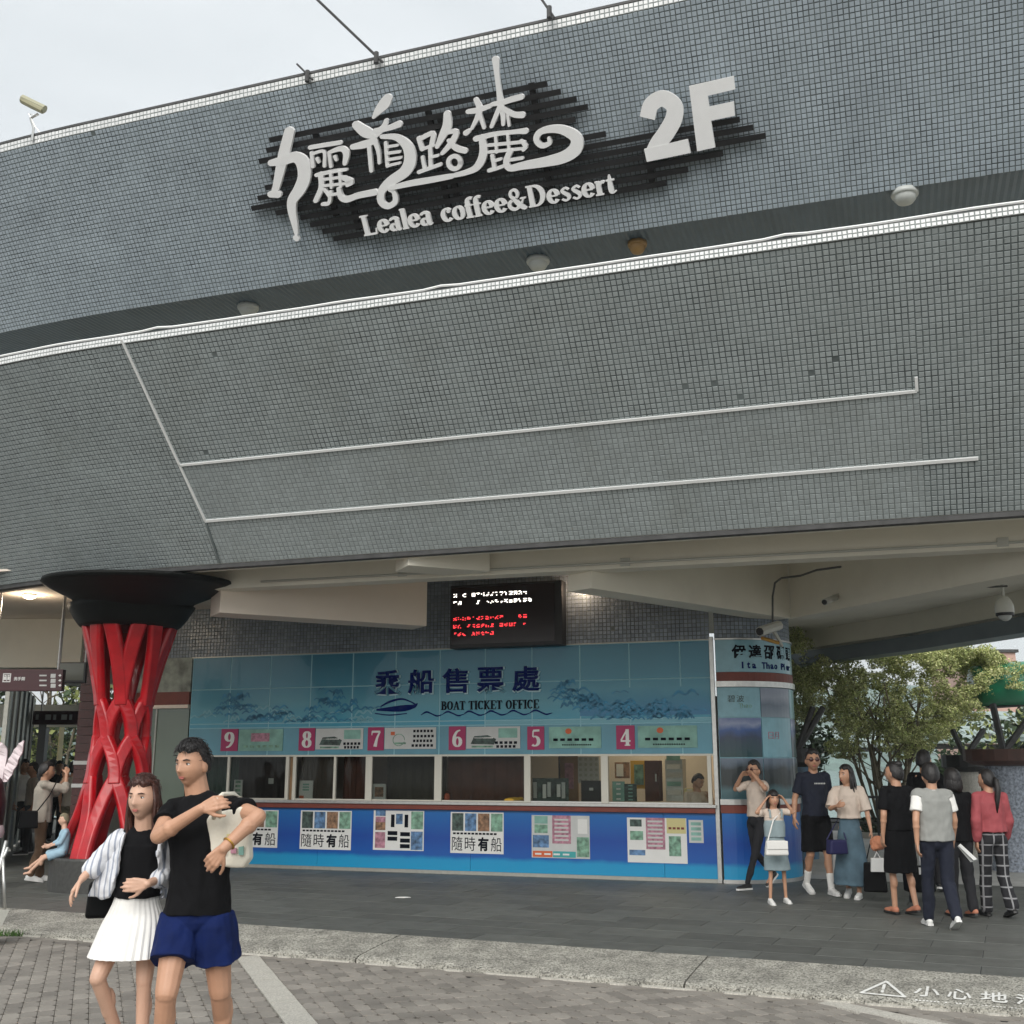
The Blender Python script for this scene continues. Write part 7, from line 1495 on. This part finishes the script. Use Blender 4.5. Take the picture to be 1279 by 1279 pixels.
# tote bag: slung from the shoulder hand, hanging at his side
tote = empty('canvas_tote', m(287, 1080, -.2), 'cream canvas tote bag slung from the shoulder of the man in the black shirt', 'bag')
q = MB(); P = []
for (x, y) in ((262, 1018), (258, 1025), (263, 1070), (270, 1083), (303, 1084), (310, 1072), (312, 1010), (300, 1008), (284, 1012)): P.append(m(x, y, -.17))
q.prism(P, V3(0, .09, 0)); solid('bag_body', q, M['canvas'], tote, .008, 3, fold=.012, fscale=8)
q = MB(); q.tube([m(267, 1022, -.20), m(269, 1008, -.27), m(271, 998, -.30), m(278, 992, -.22), m(292, 991, -.06), m(303, 998, -.05), m(309, 1012, -.15)], .012, 8); q.tube([m(275, 1020, -.20), m(272, 1005, -.28)], .014, 8); q.build('strap', M['canvas'], tote, smooth=True)
q = MB(); 
for i, (x, y, w, h, mt) in enumerate(((283, 1042, 10, 8, 'pic_yellow'), (288, 1060, 7, 6, 'pic_pink'), (276, 1062, 6, 5, 'pic_aqua'), (298, 1058, 6, 10, 'pic_aqua'))):
    A = [m(x, y, -.187), m(x + w, y - 1, -.187), m(x + w, y + h, -.187), m(x, y + h, -.187)]; MB().prism(A, V3(0, .01, 0)).build('bag_print', M[mt], tote)

YW = 6.50
def f(x, y, dy=0): return at_y(x, y, YW + dy)
J = dict(loc=V3(f(172, 1300)[0], YW, GZ), head=f(179, 998, -.05), neck=f(181, 1036, .0), chest=f(175, 1068), waist=f(172, 1103), pelvis=f(168, 1150), shL=f(150, 1050), shR=f(208, 1050, .02),
    elL=f(126, 1073, -.02), wrL=f(103, 1097, -.12), hdL=V3(-.5, -.3, -.85), pnL=V3(.8, .3, -.3), sideL=1, elR=f(213, 1092, .06), wrR=f(184, 1104, -.20), hdR=V3(-.95, -.15, -.05), pnR=V3(0, 1, 0), sideR=1,
    hipL=f(150, 1158), hipR=f(186, 1158), knL=f(122, 1222, -.14), knR=f(180, 1226, -.04), anL=f(158, 1325, .12), anR=f(176, 1332, -.02), fdL=V3(-.1, -1, 0), fdR=V3(-.1, -1, 0), ptL=.3)
Rw = rotz(math.radians(-10)); kw = .93
eF = person('woman in black tank top, pleated white skirt and open striped shirt at front left', J, Rw, kw, dict(hair='long', hairm=M['hair_brown'], top=(M['c_black'], 0, .35), loose=.010, skirt=(M['c_white'], .375, .225, .185, .028, 30, 'pleated_skirt'), shoes=(M['shoe'], M['sole']), skin=M['skin_pale'], HR=Rw @ rotz(-.02) @ rotx(.05), vox=.0055, curl=.35, wide=.90, arm=.90, leg=1.02, headk=1.08))
# open striped shirt: sleeves to mid forearm and two hanging fronts
q = MB(); S = J
for s in 'LR':
    _cap(q, S['sh' + s], S['neck'] + V3(0, .02, -.05), .060 * kw, .050 * kw); _cap(q, S['sh' + s], S['el' + s], .066 * kw, .062 * kw); _cap(q, S['el' + s], S['el' + s] + (S['wr' + s] - S['el' + s]) * .55, .062 * kw, .056 * kw)
solid('shirt_sleeves', q, M['c_stripe'], eF, .006, 2, fold=.014, fscale=13)
q = MB()
def sheetstrip(L, Rr, thick=.02):
    for i in range(len(L) - 1):
        q.hexa([L[i], Rr[i], Rr[i] + V3(0, thick, 0), L[i] + V3(0, thick, 0), L[i + 1], Rr[i + 1], Rr[i + 1] + V3(0, thick, 0), L[i + 1] + V3(0, thick, 0)])
sheetstrip([f(142, 1046, -.04), f(136, 1065, -.05), f(124, 1090, -.03), f(109, 1120, .0)], [f(156, 1040, -.09), f(150, 1065, -.12), f(145, 1090, -.12), f(136, 1121, -.1)], .03)
sheetstrip([f(203, 1042, -.09), f(196, 1065, -.12), f(196, 1090, -.11), f(200, 1122, -.10)], [f(214, 1048, -.03), f(213, 1070, -.03), f(211, 1095, -.02), f(210, 1124, .0)], .03)
sheetstrip([f(143, 1042, .08), f(136, 1070, .13), f(128, 1095, .13), f(116, 1120, .12)], [f(213, 1042, .08), f(214, 1070, .13), f(212, 1095, .13), f(208, 1122, .12)], .02)
solid('shirt_fronts', q, M['c_stripe'], eF, .006, 7, fold=.020, fscale=12)
c = f(126, 1128, .12); handbag('small_black_bag', c - z_ * .08, .16, .20, .07, M['leather'], 'small black bag hanging behind the hip of the woman in the white skirt', rotz(.3), strap=[c + V3(.02, 0, .1), f(140, 1090, .16), f(150, 1048, .10)])

def strands(e, hc, R, k, n, L, material, seed, lo=.15):
    rr = random.Random(seed); q = MB()
    for i in range(n):
        a = rr.uniform(0, 2 * math.pi); el = rr.uniform(lo, 1.5); d = V3(math.cos(a) * math.cos(el), math.sin(a) * math.cos(el), math.sin(el))
        if d[1] < -.2 and d[2] < .62: continue
        p = d * np.array([.092, .110, .138]) + V3(0, .004, 0); t = V3(-d[1] * .3 + rr.gauss(0, .3), -.4 + rr.gauss(0, .3), -.5 * abs(d[2]) + rr.gauss(0, .25)); t = _unit(t - d * (t @ d)); l = L * rr.uniform(.6, 1.2)
        q.tube([hc + R @ (p * k * .96), hc + R @ ((p + t * l * .5 + d * .006) * k), hc + R @ ((p + t * l + d * rr.uniform(-.004, .006)) * k)], [.0020 * k, .0018 * k, .0006 * k], 4, caps=False)
    q.build('hair_strands', material, e, kind='stuff')
hr = [o for o in bpy.data.objects if o.parent == eM and o.name.startswith('hair')][0]; strands(hr, JM['head'], Rm @ rotz(-.30) @ rotx(.10), 1.03 * 1.04, 420, .040, M['hair'], 3)
hr = [o for o in bpy.data.objects if o.parent == eF and o.name.startswith('hair')][0]; strands(hr, J['head'], Rw @ rotz(-.02) @ rotx(.05), .93 * 1.08, 300, .035, M['hair_brown'], 4, .5)
q = MB(); wc = JM['waist'] + (JM['pelvis'] - JM['waist']) * .40; _loft(q, [(J['waist'] + (J['pelvis'] - J['waist']) * .10, .1255 * kw, .1000 * kw), (J['waist'] + (J['pelvis'] - J['waist']) * .34, .1330 * kw, .1050 * kw)], Rw, 48); q.build('waistband', M['c_white'], eF)
wkr(20, 1062, 1.70, math.radians(60), 'man in white t shirt at the far left frame edge behind the petal figure', dict(hair='short', top=(M['c_white'], .8, .9), bottom=('trousers', M['c_dark']), shoes=(M['shoe'], M['sole'])), .1)
wkr(74, 1040, 1.60, math.radians(-40), 'woman in pale pink top deep in the corridor crowd near the yellow post', dict(hair='bob', top=(M['petal'], .8, .9), bottom=('trousers', M['c_denim']), shoes=(M['shoe'], M['sole'])), .1)
wkr(57, 1046, 1.72, math.radians(150), 'tall man in white shirt deep in the corridor crowd below the dark frame', dict(hair='short', top=(M['c_white'], .8, .9), bottom=('trousers', M['c_dark']), shoes=(M['shoe_black'], M['sole'])), .1)

# ------------------------------------------------------------------ lake haze
hz = MB().boxw(-420, 420, -60, 800, -1.6, 190).build('haze', mat('haze_air', (.8, .85, .88))); tag(hz, kind='stuff')
hm = hz.data.materials[0]; hn = hm.node_tree; hn.nodes.clear(); ho = hn.nodes.new('ShaderNodeOutputMaterial'); hv = hn.nodes.new('ShaderNodeVolumePrincipled'); hv.inputs['Color'].default_value = (.86, .92, .95, 1); hv.inputs['Density'].default_value = .0007; hn.links.new(hv.outputs[0], ho.inputs['Volume'])
